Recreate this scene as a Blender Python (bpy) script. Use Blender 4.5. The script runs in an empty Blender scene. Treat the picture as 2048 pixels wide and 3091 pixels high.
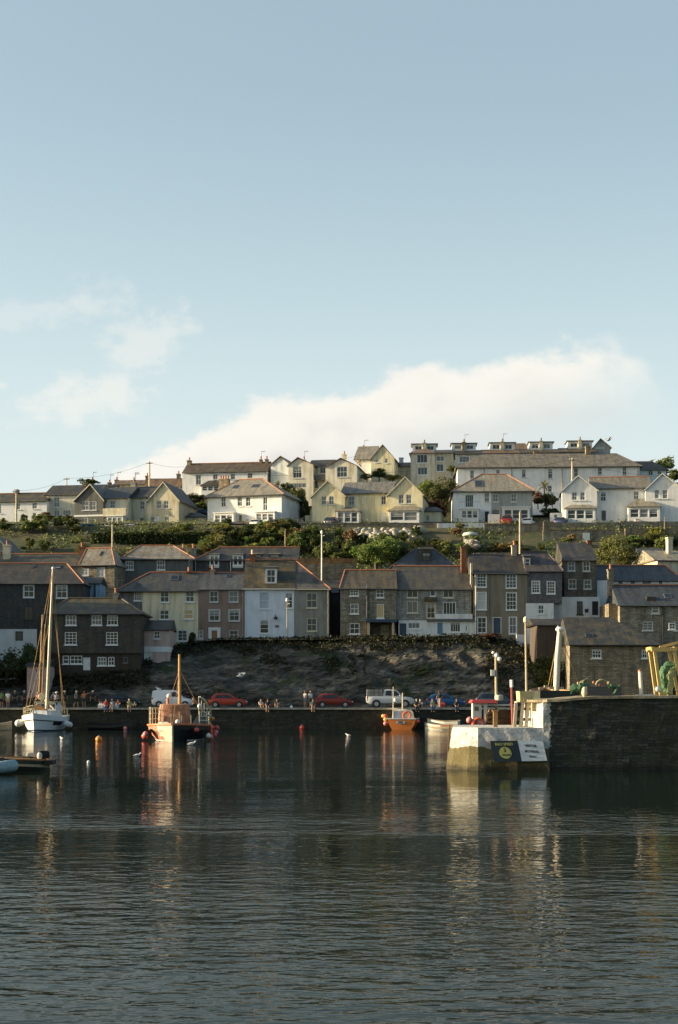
import bpy, bmesh, math, random
from mathutils import Vector, Matrix, noise
SC = bpy.context.scene
COL = SC.collection
R = math.radians
random.seed(7)
# ------------------------------------------------------------------ camera, sky, sun, exposure
F, HY, CX, EYE = 4293.0, 2082.0, 1024.0, 4.0          # focal length in photo pixels, horizon row, centre column, eye height (m)
cam_d = bpy.data.cameras.new('camera'); cam = bpy.data.objects.new('camera', cam_d); COL.objects.link(cam)
cam.location = (0, 0, EYE); cam.rotation_euler = (R(90), 0, 0)
cam_d.sensor_fit = 'VERTICAL'; cam_d.sensor_height = 36.0; cam_d.lens = 36.0 * F / 3091.0
cam_d.shift_y = (HY - 1545.5) / 3091.0
cam_d.clip_start = 0.5; cam_d.clip_end = 6000
SC.camera = cam
SUN_EL, SUN_PHI = R(13.0), R(1.0)                      # low sun from the left, a touch behind the facades
sun_dir = Vector((-math.cos(SUN_EL) * math.cos(SUN_PHI), math.cos(SUN_EL) * math.sin(SUN_PHI), math.sin(SUN_EL)))
sd = bpy.data.lights.new('sun', 'SUN'); sd.energy = 4.7; sd.angle = R(0.6); sd.color = (1.0, 0.80, 0.52)
sun = bpy.data.objects.new('sun', sd); COL.objects.link(sun)
sun.rotation_euler = sun_dir.to_track_quat('Z', 'Y').to_euler(); sun.location = (-60, 60, 80)
SC.view_settings.view_transform = 'Standard'; SC.view_settings.look = 'None'
SC.view_settings.exposure = 1.12; SC.view_settings.gamma = 1.0; SC.view_settings.use_curve_mapping = False
SC.cycles.use_denoising = True
SC.cycles.max_bounces = 6; SC.cycles.diffuse_bounces = 3; SC.cycles.glossy_bounces = 3
SC.cycles.caustics_reflective = False; SC.cycles.caustics_refractive = False
W = bpy.data.worlds.new('World'); SC.world = W; W.use_nodes = True
def world():
    nt = W.node_tree; N = nt.nodes; L = nt.links
    bg = N['Background']; bg.inputs['Strength'].default_value = 0.105
    sky = N.new('ShaderNodeTexSky'); sky.sky_type = 'NISHITA'; sky.sun_disc = False
    sky.sun_elevation = SUN_EL; sky.sun_rotation = math.atan2(sun_dir.x, sun_dir.y)
    sky.air_density = 1.0; sky.dust_density = 3.0; sky.ozone_density = 1.2; sky.altitude = 0
    tc = N.new('ShaderNodeTexCoord'); sp = N.new('ShaderNodeSeparateXYZ'); L.new(tc.outputs['Generated'], sp.inputs[0])
    def m(op, a, b=None, c=None):
        n = N.new('ShaderNodeMath'); n.operation = op
        for i, v in enumerate((a, b, c)):
            if v is None: continue
            if isinstance(v, (int, float)): n.inputs[i].default_value = v
            else: L.new(v, n.inputs[i])
        return n.outputs[0]
    az = m('ARCTAN2', sp.outputs[0], sp.outputs[1]); el = m('ARCSINE', sp.outputs[2])
    cb = N.new('ShaderNodeCombineXYZ'); L.new(az, cb.inputs[0]); L.new(el, cb.inputs[1])
    def nz(scale, detail, rough=.55, w=0.0):
        n = N.new('ShaderNodeTexNoise'); n.inputs['Scale'].default_value = scale; n.inputs['Detail'].default_value = detail
        n.inputs['Roughness'].default_value = rough
        mp = N.new('ShaderNodeMapping'); mp.inputs['Scale'].default_value = (1, 1.5, 1); mp.inputs['Location'].default_value = (w, w * .7, 0)
        L.new(cb.outputs[0], mp.inputs[0]); L.new(mp.outputs[0], n.inputs['Vector']); return n.outputs['Fac']
    n1 = nz(17, 7, .5); n2 = nz(60, 5, .55, 3.1); n3 = nz(7, 3, .5, 9)
    w1 = m('SUBTRACT', n1, .5); w2 = m('SUBTRACT', n2, .5)
    wob = m('ADD', m('MULTIPLY', w1, .05), m('MULTIPLY', w2, .016))
    def ss(x, a, b):
        n = N.new('ShaderNodeMapRange'); n.interpolation_type = 'SMOOTHERSTEP'
        n.inputs['From Min'].default_value = a; n.inputs['From Max'].default_value = b; L.new(x, n.inputs['Value']); return n.outputs[0]
    # long cumulus bank: its top edge climbs to the right; ragged bottom
    fc = N.new('ShaderNodeFloatCurve'); cu = fc.mapping.curves[0]
    pts = [(-.235, -.02), (-.18, .10), (-.155, .150), (-.125, .166), (-.10, .180), (-.06, .200), (0, .209), (.06, .221), (.115, .227), (.16, .233), (.185, .235), (.205, .226), (.235, .19), (.34, .12)]
    s = lambda p: ((p[0] + .4) / .8, p[1] + .1)
    cu.points[0].location = s(pts[0]); cu.points[1].location = s(pts[-1])
    for p in pts[1:-1]: cu.points.new(*s(p))
    fc.mapping.update()
    L.new(m('ADD', m('MULTIPLY', m('ADD', az, .4), 1.25), m('MULTIPLY', w2, .03)), fc.inputs['Value'])
    top = m('SUBTRACT', fc.outputs[0], .1)
    d = m('ADD', m('SUBTRACT', top, el), wob)                       # >0 inside
    edge = ss(d, -.005, .012)
    lo = m('ADD', m('MULTIPLY', az, .34), .135)                     # underside of the bank rises with azimuth
    bot = ss(m('ADD', m('SUBTRACT', el, lo), m('MULTIPLY', wob, 1.4)), -.045, .05)
    bank = m('MULTIPLY', m('MULTIPLY', m('MULTIPLY', edge, bot), .86), ss(m('ADD', az, m('MULTIPLY', w1, .08)), .250, .190))
    def puff(a0, e0, ra, re, k, tilt=0.25):
        da = m('DIVIDE', m('SUBTRACT', az, a0), ra)
        de = m('DIVIDE', m('SUBTRACT', m('SUBTRACT', el, e0), m('MULTIPLY', m('SUBTRACT', az, a0), tilt)), re)
        r = m('SQRT', m('ADD', m('MULTIPLY', da, da), m('MULTIPLY', de, de)))
        r = m('ADD', r, m('ADD', m('MULTIPLY', w1, -4.2), m('MULTIPLY', w2, -2.0)))
        return m('MULTIPLY', ss(r, 1.25, .0), k)
    pf = [puff(-.170, .199, .056, .019, .46), puff(-.134, .235, .038, .019, .36), puff(-.182, .262, .036, .012, .28), puff(-.222, .250, .04, .010, .2), puff(-.245, .208, .018, .010, .7)]
    dens = bank
    for p in pf: dens = m('MAXIMUM', dens, p)
    # sunlit upper parts whiter, undersides greyer
    shade = ss(m('ADD', m('SUBTRACT', top, el), m('MULTIPLY', w1, .12)), .0, .075)
    mixc = N.new('ShaderNodeMix'); mixc.data_type = 'RGBA'
    mixc.inputs['A'].default_value = (4.5, 4.25, 3.85, 1); mixc.inputs['B'].default_value = (3.5, 3.36, 3.18, 1)
    L.new(shade, mixc.inputs['Factor'])
    tint = N.new('ShaderNodeMix'); tint.data_type = 'RGBA'; tint.blend_type = 'MULTIPLY'; tint.inputs['Factor'].default_value = 1
    tint.inputs['B'].default_value = SKY_TINT
    L.new(sky.outputs[0], tint.inputs['A'])
    # thin bright haze veil over the land side of the sky, thinning with height
    veil = m('MULTIPLY', m('MULTIPLY', ss(m('ABSOLUTE', az), 1.5, .5), m('ADD', .33, m('MULTIPLY', ss(el, .46, .08), .52))), ss(el, 1.2, .5))
    vm = N.new('ShaderNodeMix'); vm.data_type = 'RGBA'; L.new(veil, vm.inputs['Factor']); L.new(tint.outputs['Result'], vm.inputs['A']); vm.inputs['B'].default_value = (3.1, 3.74, 3.84, 1)
    hzn = m('MULTIPLY', ss(el, .30, .06), .55); hm = N.new('ShaderNodeMix'); hm.data_type = 'RGBA'; L.new(m('MULTIPLY', hzn, ss(m('ABSOLUTE', az), 1.5, .6)), hm.inputs['Factor']); L.new(vm.outputs['Result'], hm.inputs['A']); hm.inputs['B'].default_value = (3.75, 3.95, 3.85, 1)
    mx = N.new('ShaderNodeMix'); mx.data_type = 'RGBA'
    L.new(dens, mx.inputs['Factor']); L.new(hm.outputs['Result'], mx.inputs['A']); L.new(mixc.outputs['Result'], mx.inputs['B'])
    L.new(mx.outputs['Result'], bg.inputs['Color'])
SKY_TINT = (.95, 1.0, .96, 1)
world()
# ------------------------------------------------------------------ pixels of the photo to points of the place
def P(px, py, Y): return Vector(((px - CX) * Y / F, Y, EYE + (HY - py) * Y / F))
def PX(px, Y): return (px - CX) * Y / F
def PZ(py, Y): return EYE + (HY - py) * Y / F
# ------------------------------------------------------------------ materials
MATS = {}
def nodes(name):
    m = bpy.data.materials.new(name); m.use_nodes = True
    nt = m.node_tree; return m, nt, nt.nodes, nt.links, nt.nodes['Principled BSDF']
def mathn(N, L, op, a, b=None):
    n = N.new('ShaderNodeMath'); n.operation = op
    for i, v in enumerate((a, b)):
        if v is None: continue
        if isinstance(v, (int, float)): n.inputs[i].default_value = v
        else: L.new(v, n.inputs[i])
    return n.outputs[0]
def ramp(N, L, fac, stops):
    r = N.new('ShaderNodeValToRGB'); e = r.color_ramp.elements
    e[0].position, e[0].color = stops[0][0], (*stops[0][1], 1); e[1].position, e[1].color = stops[-1][0], (*stops[-1][1], 1)
    for p, c in stops[1:-1]:
        x = e.new(p); x.color = (*c, 1)
    L.new(fac, r.inputs[0]); return r.outputs[0]
def mixrgb(N, L, fac, a, b, mode='MIX'):
    n = N.new('ShaderNodeMix'); n.data_type = 'RGBA'; n.blend_type = mode
    for k, v in (('Factor', fac), ('A', a), ('B', b)):
        if isinstance(v, (int, float)): n.inputs[k].default_value = v
        elif isinstance(v, tuple): n.inputs[k].default_value = (*v[:3], 1)
        else: L.new(v, n.inputs[k])
    return n.outputs['Result']
def mul(c, k): return tuple(min(1, x * k) for x in c)
def uvvec(N, L, scale=(1, 1, 1)):
    u = N.new('ShaderNodeUVMap'); oi = N.new('ShaderNodeObjectInfo')
    mp = N.new('ShaderNodeMapping'); mp.inputs['Scale'].default_value = scale
    ad = N.new('ShaderNodeVectorMath'); ad.operation = 'ADD'; sc = N.new('ShaderNodeVectorMath'); sc.operation = 'SCALE'
    cb = N.new('ShaderNodeCombineXYZ'); L.new(oi.outputs['Random'], cb.inputs[0]); L.new(oi.outputs['Random'], cb.inputs[1])
    L.new(cb.outputs[0], sc.inputs[0]); sc.inputs['Scale'].default_value = 37.0
    L.new(u.outputs[0], ad.inputs[0]); L.new(sc.outputs[0], ad.inputs[1]); L.new(ad.outputs[0], mp.inputs[0]); return mp.outputs[0]
def noisen(N, L, vec, scale, detail=4, rough=.55):
    n = N.new('ShaderNodeTexNoise'); n.inputs['Scale'].default_value = scale; n.inputs['Detail'].default_value = detail
    n.inputs['Roughness'].default_value = rough; L.new(vec, n.inputs['Vector']); return n.outputs['Fac']
def bump(N, L, b, h, strength, dist):
    n = N.new('ShaderNodeBump'); n.inputs['Strength'].default_value = strength; n.inputs['Distance'].default_value = dist
    L.new(h, n.inputs['Height']); L.new(n.outputs[0], b.inputs['Normal'])
def M(name, col=(.5, .5, .5), kind='plain', rough=.6, metal=0.0, **k):
    if name in MATS: return MATS[name]
    m, nt, N, L, b = nodes(name); MATS[name] = m
    b.inputs['Roughness'].default_value = rough; b.inputs['Metallic'].default_value = metal
    if kind == 'plain':
        v = uvvec(N, L); a = noisen(N, L, v, k.get('scale', 3.0), 4)
        d = k.get('var', .18)
        L.new(ramp(N, L, a, [(.3, mul(col, 1 - d)), (.7, mul(col, 1 + d * .5))]), b.inputs['Base Color'])
    elif kind == 'stucco':
        b.inputs['Roughness'].default_value = .92
        v = uvvec(N, L); vs = uvvec(N, L, (1.3, .16, 1))
        a = noisen(N, L, v, .7, 5); s = noisen(N, L, vs, 1.4, 4); f = noisen(N, L, v, 9, 3)
        c = ramp(N, L, a, [(.3, mul(col, .86)), (.46, mul(col, .98)), (.7, mul(col, 1.06))])
        dirt = ramp(N, L, s, [(.46, (1, 1, 1)), (.72, k.get('dirt', (.62, .58, .5)))])
        c = mixrgb(N, L, 1.0, c, dirt, 'MULTIPLY')
        L.new(c, b.inputs['Base Color']); bump(N, L, b, f, .3, .01)
    elif kind in ('slates', 'stone', 'brick', 'planks'):
        b.inputs['Roughness'].default_value = k.get('rough', .55 if kind == 'slates' else .9)
        w, h = {'slates': (.34, .2), 'stone': (.55, .2), 'brick': (.23, .08), 'planks': (3.0, .16)}[kind]
        w, h = k.get('size', (w, h))
        v = uvvec(N, L)
        if kind == 'stone':
            nn = N.new('ShaderNodeTexNoise'); nn.inputs['Scale'].default_value = 2.2; nn.inputs['Detail'].default_value = 3; L.new(v, nn.inputs['Vector'])
            sc = N.new('ShaderNodeVectorMath'); sc.operation = 'SCALE'; sc.inputs['Scale'].default_value = .30; L.new(nn.outputs['Color'], sc.inputs[0])
            ad = N.new('ShaderNodeVectorMath'); ad.operation = 'ADD'; L.new(v, ad.inputs[0]); L.new(sc.outputs[0], ad.inputs[1]); vb = ad.outputs[0]
        else: vb = v
        br = N.new('ShaderNodeTexBrick'); L.new(vb, br.inputs['Vector'])
        br.inputs['Scale'].default_value = 1; br.inputs['Brick Width'].default_value = w; br.inputs['Row Height'].default_value = h
        br.inputs['Mortar Size'].default_value = k.get('mortar', .012 if kind != 'stone' else .02); br.inputs['Mortar Smooth'].default_value = .3
        br.offset = .5; br.squash = k.get('squash', 1.0)
        d = k.get('var', .3)
        br.inputs['Color1'].default_value = (*mul(col, 1 - d), 1); br.inputs['Color2'].default_value = (*mul(col, 1 + d), 1)
        br.inputs['Mortar'].default_value = (*k.get('mcol', mul(col, .45)), 1); br.inputs['Bias'].default_value = 0
        a = noisen(N, L, v, .8, 5, .6); a2 = noisen(N, L, v, 6, 4, .6)
        lich = k.get('lichen', (.20, .15, .06)); lf = k.get('lf', .35 if kind == 'slates' else .2)
        c = mixrgb(N, L, mathn(N, L, 'MULTIPLY', ramp(N, L, a, [(.44, (0, 0, 0)), (.60, (1, 1, 1))]), lf), br.outputs['Color'], lich)
        st = noisen(N, L, uvvec(N, L, (1.6, .22, 1)), 1.2, 4, .6); c = mixrgb(N, L, .8, c, ramp(N, L, st, [(.38, (1.15, 1.13, 1.1)), (.5, (.9, .9, .9)), (.66, (.5, .5, .48))]), 'MULTIPLY')
        c = mixrgb(N, L, .8, c, ramp(N, L, a2, [(.25, (.55, .55, .55)), (.75, (1.25, 1.22, 1.15))]), 'MULTIPLY')
        L.new(c, b.inputs['Base Color'])
        hgt = mathn(N, L, 'ADD', mathn(N, L, 'MULTIPLY', br.outputs['Fac'], -1.0), mathn(N, L, 'MULTIPLY', a2, .7))
        bump(N, L, b, hgt, .6, .03 if kind == 'stone' else .015)
    elif kind == 'glass':
        b.inputs['Base Color'].default_value = (*col, 1); b.inputs['Roughness'].default_value = rough
        b.inputs['Specular IOR Level'].default_value = .7
    elif kind == 'leaf':
        geo = N.new('ShaderNodeNewGeometry'); oi = N.new('ShaderNodeObjectInfo')
        a = noisen(N, L, geo.outputs['Position'], k.get('scale', .9), 3); a2 = noisen(N, L, geo.outputs['Position'], 4.5, 2)
        c2 = k.get('col2', mul(col, 1.6))
        c = ramp(N, L, mathn(N, L, 'ADD', mathn(N, L, 'MULTIPLY', a, .6), mathn(N, L, 'MULTIPLY', a2, .4)), [(.34, mul(col, .6)), (.5, col), (.66, c2)])
        hs = N.new('ShaderNodeHueSaturation'); L.new(c, hs.inputs['Color'])
        L.new(mathn(N, L, 'ADD', mathn(N, L, 'MULTIPLY', oi.outputs['Random'], .07), .448), hs.inputs['Hue'])
        L.new(mathn(N, L, 'ADD', mathn(N, L, 'MULTIPLY', oi.outputs['Random'], .6), .95), hs.inputs['Value'])
        L.new(hs.outputs[0], b.inputs['Base Color']); b.inputs['Roughness'].default_value = .7
        tr = N.new('ShaderNodeBsdfTranslucent'); L.new(hs.outputs[0], tr.inputs['Color'])
        mx = N.new('ShaderNodeMixShader'); mx.inputs[0].default_value = .35
        L.new(b.outputs[0], mx.inputs[1]); L.new(tr.outputs[0], mx.inputs[2]); L.new(mx.outputs[0], N['Material Output'].inputs[0])
    elif kind == 'rust':
        v = uvvec(N, L); a = noisen(N, L, v, 2.2, 6, .65)
        L.new(ramp(N, L, a, [(.35, mul(col, .6)), (.5, col), (.68, k.get('col2', (.35, .28, .2)))]), b.inputs['Base Color'])
    return m
def two_tone(name, c1, c2, lo, hi, scale=1.0, fine=8.0, rough=.95, bs=.5, bd=.08, pos=True):
    """ground-like material: two colours mixed by noise over the place"""
    if name in MATS: return MATS[name]
    m, nt, N, L, b = nodes(name); MATS[name] = m; b.inputs['Roughness'].default_value = rough
    geo = N.new('ShaderNodeNewGeometry'); v = geo.outputs['Position']
    a = noisen(N, L, v, scale, 6, .6); f = noisen(N, L, v, fine, 4, .6)
    c = mixrgb(N, L, ramp(N, L, a, [(lo, (0, 0, 0)), (hi, (1, 1, 1))]), c1, c2)
    c = mixrgb(N, L, .85, c, ramp(N, L, f, [(.25, (.5, .5, .5)), (.75, (1.3, 1.3, 1.25))]), 'MULTIPLY')
    L.new(c, b.inputs['Base Color']); bump(N, L, b, mathn(N, L, 'ADD', a, mathn(N, L, 'MULTIPLY', f, .4)), bs, bd); return m
# ------------------------------------------------------------------ mesh builder
class MB:
    def __init__(s): s.v = []; s.f = []; s.m = []; s.mi = 0
    def face(s, pts):
        i = len(s.v); s.v += [tuple(p) for p in pts]; s.f.append(tuple(range(i, i + len(pts)))); s.m.append(s.mi)
    def box(s, x0, x1, y0, y1, z0, z1, bev=0):
        i = len(s.v)
        s.v += [(x0, y0, z0), (x1, y0, z0), (x1, y1, z0), (x0, y1, z0), (x0, y0, z1), (x1, y0, z1), (x1, y1, z1), (x0, y1, z1)]
        for q in ((0, 3, 2, 1), (4, 5, 6, 7), (0, 1, 5, 4), (1, 2, 6, 5), (2, 3, 7, 6), (3, 0, 4, 7)):
            s.f.append(tuple(i + k for k in q)); s.m.append(s.mi)
    def ring(s, rings, close=True, caps=True):
        """loft: list of rings (lists of points, same count)"""
        n = len(rings[0]); i = len(s.v)
        for r in rings: s.v += [tuple(p) for p in r]
        for a in range(len(rings) - 1):
            for j in range(n if close else n - 1):
                k = (j + 1) % n
                s.f.append((i + a * n + j, i + a * n + k, i + (a + 1) * n + k, i + (a + 1) * n + j)); s.m.append(s.mi)
        if caps:
            s.f.append(tuple(i + j for j in reversed(range(n)))); s.m.append(s.mi)
            s.f.append(tuple(i + (len(rings) - 1) * n + j for j in range(n))); s.m.append(s.mi)
    def tube(s, pts, r, n=8, caps=True):
        pts = [Vector(p) for p in pts]; rr = r if isinstance(r, (list, tuple)) else [r] * len(pts); rings = []
        up = None
        for i, p in enumerate(pts):
            t = (pts[min(i + 1, len(pts) - 1)] - pts[max(i - 1, 0)]).normalized()
            if up is None: up = Vector((0, 0, 1)) if abs(t.z) < .9 else Vector((1, 0, 0))
            a = t.cross(up).normalized(); b = a.cross(t).normalized(); up = b
            rings.append([p + (a * math.cos(2 * math.pi * k / n) + b * math.sin(2 * math.pi * k / n)) * rr[i] for k in range(n)])
        s.ring(rings, True, caps)
    def bar(s, p, q, w, h=None):
        h = h or w; p = Vector(p); q = Vector(q); t = (q - p).normalized()
        up = Vector((0, 0, 1)) if abs(t.z) < .95 else Vector((0, 1, 0))
        a = t.cross(up).normalized(); b = a.cross(t).normalized()
        s.ring([[c + a * sx * w / 2 + b * sy * h / 2 for sx, sy in ((-1, -1), (1, -1), (1, 1), (-1, 1))] for c in (p, q)])
    def lathe(s, prof, n=16, c=(0, 0, 0), axis='z'):
        rings = []
        for r, z in prof:
            ring = []
            for k in range(n):
                a = 2 * math.pi * k / n; x, y = r * math.cos(a), r * math.sin(a)
                p = (x, y, z) if axis == 'z' else ((z, x, y) if axis == 'x' else (y, z, x))
                ring.append((p[0] + c[0], p[1] + c[1], p[2] + c[2]))
            rings.append(ring)
        s.ring(rings)
    def ball(s, c, r, n=12, sq=(1, 1, 1)):
        rings = []
        for i in range(1, n // 2 + 3):
            th = math.pi * i / (n // 2 + 3)
            rings.append([(c[0] + sq[0] * r * math.sin(th) * math.cos(2 * math.pi * k / n), c[1] + sq[1] * r * math.sin(th) * math.sin(2 * math.pi * k / n), c[2] - sq[2] * r * math.cos(th)) for k in range(n)])
        s.ring(rings)
    def prism(s, poly, y0, y1):
        """polygon in the x,z plane extruded along y"""
        s.ring([[(x, y0, z) for x, z in poly], [(x, y1, z) for x, z in poly]])
    def build(s, name, mats, parent=None, smooth=False, uv=True, loc=None):
        me = bpy.data.meshes.new(name); me.from_pydata(s.v, [], s.f); me.update()
        mats = mats if isinstance(mats, (list, tuple)) else [mats]
        for m in mats: me.materials.append(m)
        if len(mats) > 1: me.polygons.foreach_set('material_index', s.m)
        if smooth:
            me.polygons.foreach_set('use_smooth', [True] * len(me.polygons))
            try: me.set_sharp_from_angle(angle=R(40))
            except Exception: pass
        if uv: add_uv(me)
        o = bpy.data.objects.new(name, me); COL.objects.link(o)
        if parent: o.parent = parent
        if loc is not None: o.location = loc
        return o
def fix_normals(o):
    bm = bmesh.new(); bm.from_mesh(o.data); bmesh.ops.recalc_face_normals(bm, faces=bm.faces); bm.to_mesh(o.data); bm.free()
def add_uv(me):
    uvl = me.uv_layers.new(name='UVMap'); co = me.vertices; dat = [0.0] * (2 * len(me.loops))
    for p in me.polygons:
        n = p.normal
        if abs(n.z) > .98: t = (1, 0, 0); b = (0, 1, 0)
        else:
            l = math.hypot(n.x, n.y); t = (-n.y / l, n.x / l, 0)
            b = (n.y * t[2] - n.z * t[1], n.z * t[0] - n.x * t[2], n.x * t[1] - n.y * t[0])
        for li in p.loop_indices:
            c = co[me.loops[li].vertex_index].co
            dat[2 * li] = c.x * t[0] + c.y * t[1] + c.z * t[2]; dat[2 * li + 1] = c.x * b[0] + c.y * b[1] + c.z * b[2]
    uvl.data.foreach_set('uv', dat)
def tag(o, label=None, cat=None, group=None, kind=None):
    if label: o['label'] = label
    if cat: o['category'] = cat
    if group: o['group'] = group
    if kind: o['kind'] = kind
    return o
def empty(name, loc, rz=0.0, label=None, cat=None, group=None):
    o = bpy.data.objects.new(name, None); COL.objects.link(o); o.location = loc; o.rotation_euler = (0, 0, rz)
    o.empty_display_size = .3
    return tag(o, label, cat, group)
def dup(root, loc=None, rz=None, scale=None, label=None, swap=None):
    """a copy of a thing with copies of its parts and sub-parts (mesh data shared)"""
    def cp(o, par):
        c = o.copy(); COL.objects.link(c)
        if par: c.parent = par
        if swap and c.type == 'MESH':
            for i, sl in enumerate(c.material_slots):
                m_ = sl.material
                for k, v in swap.items():
                    if m_ and m_.name.startswith(k): sl.link = 'OBJECT'; sl.material = v
        for ch in list(o.children): cp(ch, c)
        return c
    r = cp(root, None)
    if loc is not None: r.location = loc
    if rz is not None: r.rotation_euler = (0, 0, rz)
    if scale is not None: r.scale = scale if isinstance(scale, (tuple, list)) else (scale,) * 3
    if label: r['label'] = label
    return r
# ------------------------------------------------------------------ the palette
WHITE = M('white_paint', (.78, .78, .75), 'plain', .5, var=.08)
TRIM = M('window_white', (.80, .80, .77), 'plain', .45, var=.05)
CREAMTRIM = M('cream_trim', (.68, .62, .46), 'plain', .5)
OFFTRIM = M('off_white_trim', (.68, .665, .60), 'plain', .5); GREYTRIM = M('greyed_white_trim', (.58, .59, .58), 'plain', .5); SKYGLASS = M('skylit_window_glass', (.05, .065, .08), 'glass', .08)  # bluish panes: sky light mixed into the glass colour
GLASS = M('window_glass', (.018, .022, .026), 'glass', .06)
CURTAIN = M('curtained_glass', (.16, .16, .155), 'glass', .12)
BLIND = M('drawn_blind', (.55, .55, .52), 'glass', .3)
YBLIND = M('yellow_blind', (.62, .42, .17), 'glass', .4)
SLATE = M('slate_roof', (.055, .065, .073), 'slates', lf=.2)
SLATEB = M('blue_slate_roof', (.058, .072, .088), 'slates', lf=.12)
SLATEM = M('mossy_slate_roof', (.062, .058, .044), 'slates', lf=.8, lichen=(.13, .10, .032))
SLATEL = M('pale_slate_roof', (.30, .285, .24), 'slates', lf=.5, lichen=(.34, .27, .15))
SLATED = M('dark_slate_roof', (.045, .045, .045), 'slates', lf=.25)
SLATEBR = M('brown_tiled_roof', (.20, .125, .07), 'slates', lf=.5, lichen=(.26, .17, .07))
HUNGD = M('dark_hung_slate', (.055, .058, .062), 'slates', lf=.12, size=(.26, .16))
HUNGB = M('blackish_brown_hung_slate', (.052, .049, .043), 'slates', lf=.2, size=(.26, .16))
HUNGG = M('grey_hung_slate', (.19, .195, .20), 'slates', lf=.15, size=(.26, .16))
HUNGP = M('purple_hung_slate', (.14, .135, .155), 'slates', lf=.08, size=(.26, .16))
STONE = M('brown_rubble_stone', (.28, .235, .165), 'stone')
STONEG = M('grey_rubble_stone', (.31, .28, .22), 'stone')
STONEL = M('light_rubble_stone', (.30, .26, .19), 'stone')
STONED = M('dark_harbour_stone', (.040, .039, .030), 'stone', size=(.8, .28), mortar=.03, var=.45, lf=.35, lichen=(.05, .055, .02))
REDTILE = M('terracotta_ridge', (.42, .17, .085), 'plain', .8)
BRICK = M('red_brick', (.34, .14, .08), 'brick')
STW = M('white_render', (.85, .85, .835), 'stucco', dirt=(.86, .84, .79))
STWL = M('whitewash_wall', (.76, .765, .75), 'stucco', dirt=(.75, .73, .68))
STC = M('cream_render', (.66, .60, .44), 'stucco')
STY = M('yellow_render', (.80, .70, .48), 'stucco'); STYV = M('pale_lemon_render', (.80, .73, .49), 'stucco')
STCB = M('pale_cream_render', (.70, .66, .54), 'stucco')
STCR = M('buttermilk_render', (.62, .56, .32), 'stucco')
STBL = M('pale_blue_render', (.70, .75, .82), 'stucco', dirt=(.82, .8, .76))
STSK = M('sky_blue_render', (.36, .52, .66), 'stucco')
STPK = M('pink_render', (.64, .46, .41), 'stucco')
STBR = M('brown_pink_render', (.29, .205, .165), 'stucco')
STG = M('grey_render', (.29, .285, .25), 'stucco')
STGB = M('brown_grey_render', (.25, .215, .16), 'stucco')
STGL = M('light_grey_render', (.36, .38, .37), 'stucco')
STDG = M('dark_grey_render', (.135, .14, .135), 'stucco')
BLACKP = M('black_paint', (.015, .015, .016), 'plain', .5)
DKBLUE = M('dark_blue_paint', (.04, .07, .11), 'plain', .5)
BLUED = M('blue_door_paint', (.12, .25, .36), 'plain', .5)
OAK = M('orange_oak', (.36, .17, .05), 'plain', .6)
WOOD = M('weathered_wood', (.30, .20, .11), 'plain', .8, scale=6)
POLEW = M('pale_pole_wood', (.52, .44, .30), 'plain', .8, scale=5)
LEAD = M('lead_grey', (.12, .125, .13), 'plain', .6)
RUBBER = M('black_rubber', (.012, .012, .012), 'plain', .8)
CHROME = M('grey_metal', (.35, .36, .37), 'plain', .35, .7)
# ------------------------------------------------------------------ terrain
def lerp(a, b, t): return a + (b - a) * t
def interp(tab, x):
    if x <= tab[0][0]: return tab[0][1]
    for (a, u), (b, v) in zip(tab, tab[1:]):
        if x <= b: return lerp(u, v, (x - a) / (b - a))
    return tab[-1][1]
def sstep(x, a, b):
    t = max(0, min(1, (x - a) / (b - a))); return t * t * (3 - 2 * t)
ZBASE = [(150, 9.6), (166, 10.2), (172, 10.5), (180, 13.0), (186, 16.0), (194, 20.3), (204, 25.0), (212, 28.6), (217, 29.6), (224, 30.2), (234, 30.9), (246, 37.5), (258, 39.2), (266, 42.5), (276, 44.6), (292, 44.2), (340, 38.0), (420, 20.0), (700, 5.0)]
DXF = [(-75, -5.5), (-36, -4.6), (-25, -1.6), (-14, 0), (18, 0), (24, -1.6), (29, -6.0), (40, -7.5), (80, -7)]
CAPX = [(-90, 34.5), (-40, 35.5), (-28, 37.0), (-22, 39.0), (-14, 42), (0, 47), (120, 47)]
def Zt(x, y):
    z = interp(ZBASE, y) + interp(DXF, x) * (1 - sstep(y, 172, 196))
    z = min(z, interp(CAPX, x) + 0.02 * (z - 35))
    z += 18 * sstep(-x, 46, 66) * (1 - sstep(y, 176, 205)) * sstep(y, 148, 156)          # wooded shoulder beyond the left edge of the picture
    z -= .012 * max(0, x - 60) ** 1.3 * sstep(y, 200, 260)
    return z
def grid(name, xs, ys, fz, mat, skirt=None, smooth=True):
    mb = MB(); nx = len(xs)
    for y in ys:
        for x in xs: mb.v.append(fz(x, y))
    for j in range(len(ys) - 1):
        for i in range(nx - 1):
            a = j * nx + i; mb.f.append((a, a + 1, a + nx + 1, a + nx)); mb.m.append(0)
    return mb.build(name, mat, smooth=smooth, uv=False)
GROUND = two_tone('hillside_ground', (.045, .062, .018), (.105, .085, .045), .42, .62, .16, 1.8, bs=.6, bd=.2)
xs = [-140 + 2.0 * i for i in range(146)]; ys = [164.5 + 1.5 * i for i in range(40)] + [226 + 4 * i for i in range(30)] + [360 + 30 * i for i in range(14)]
def hz(x, y):
    n = noise.noise(Vector((x * .12, y * .12, 0))) * .5
    k = 0.0 if 170 > y else 1.0
    return (x, y, Zt(x, y) - .12 + n * .5 * k - (.0 if y > 166 else .25))
hill = tag(grid('hillside', xs, ys, hz, GROUND), kind='structure')
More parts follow.
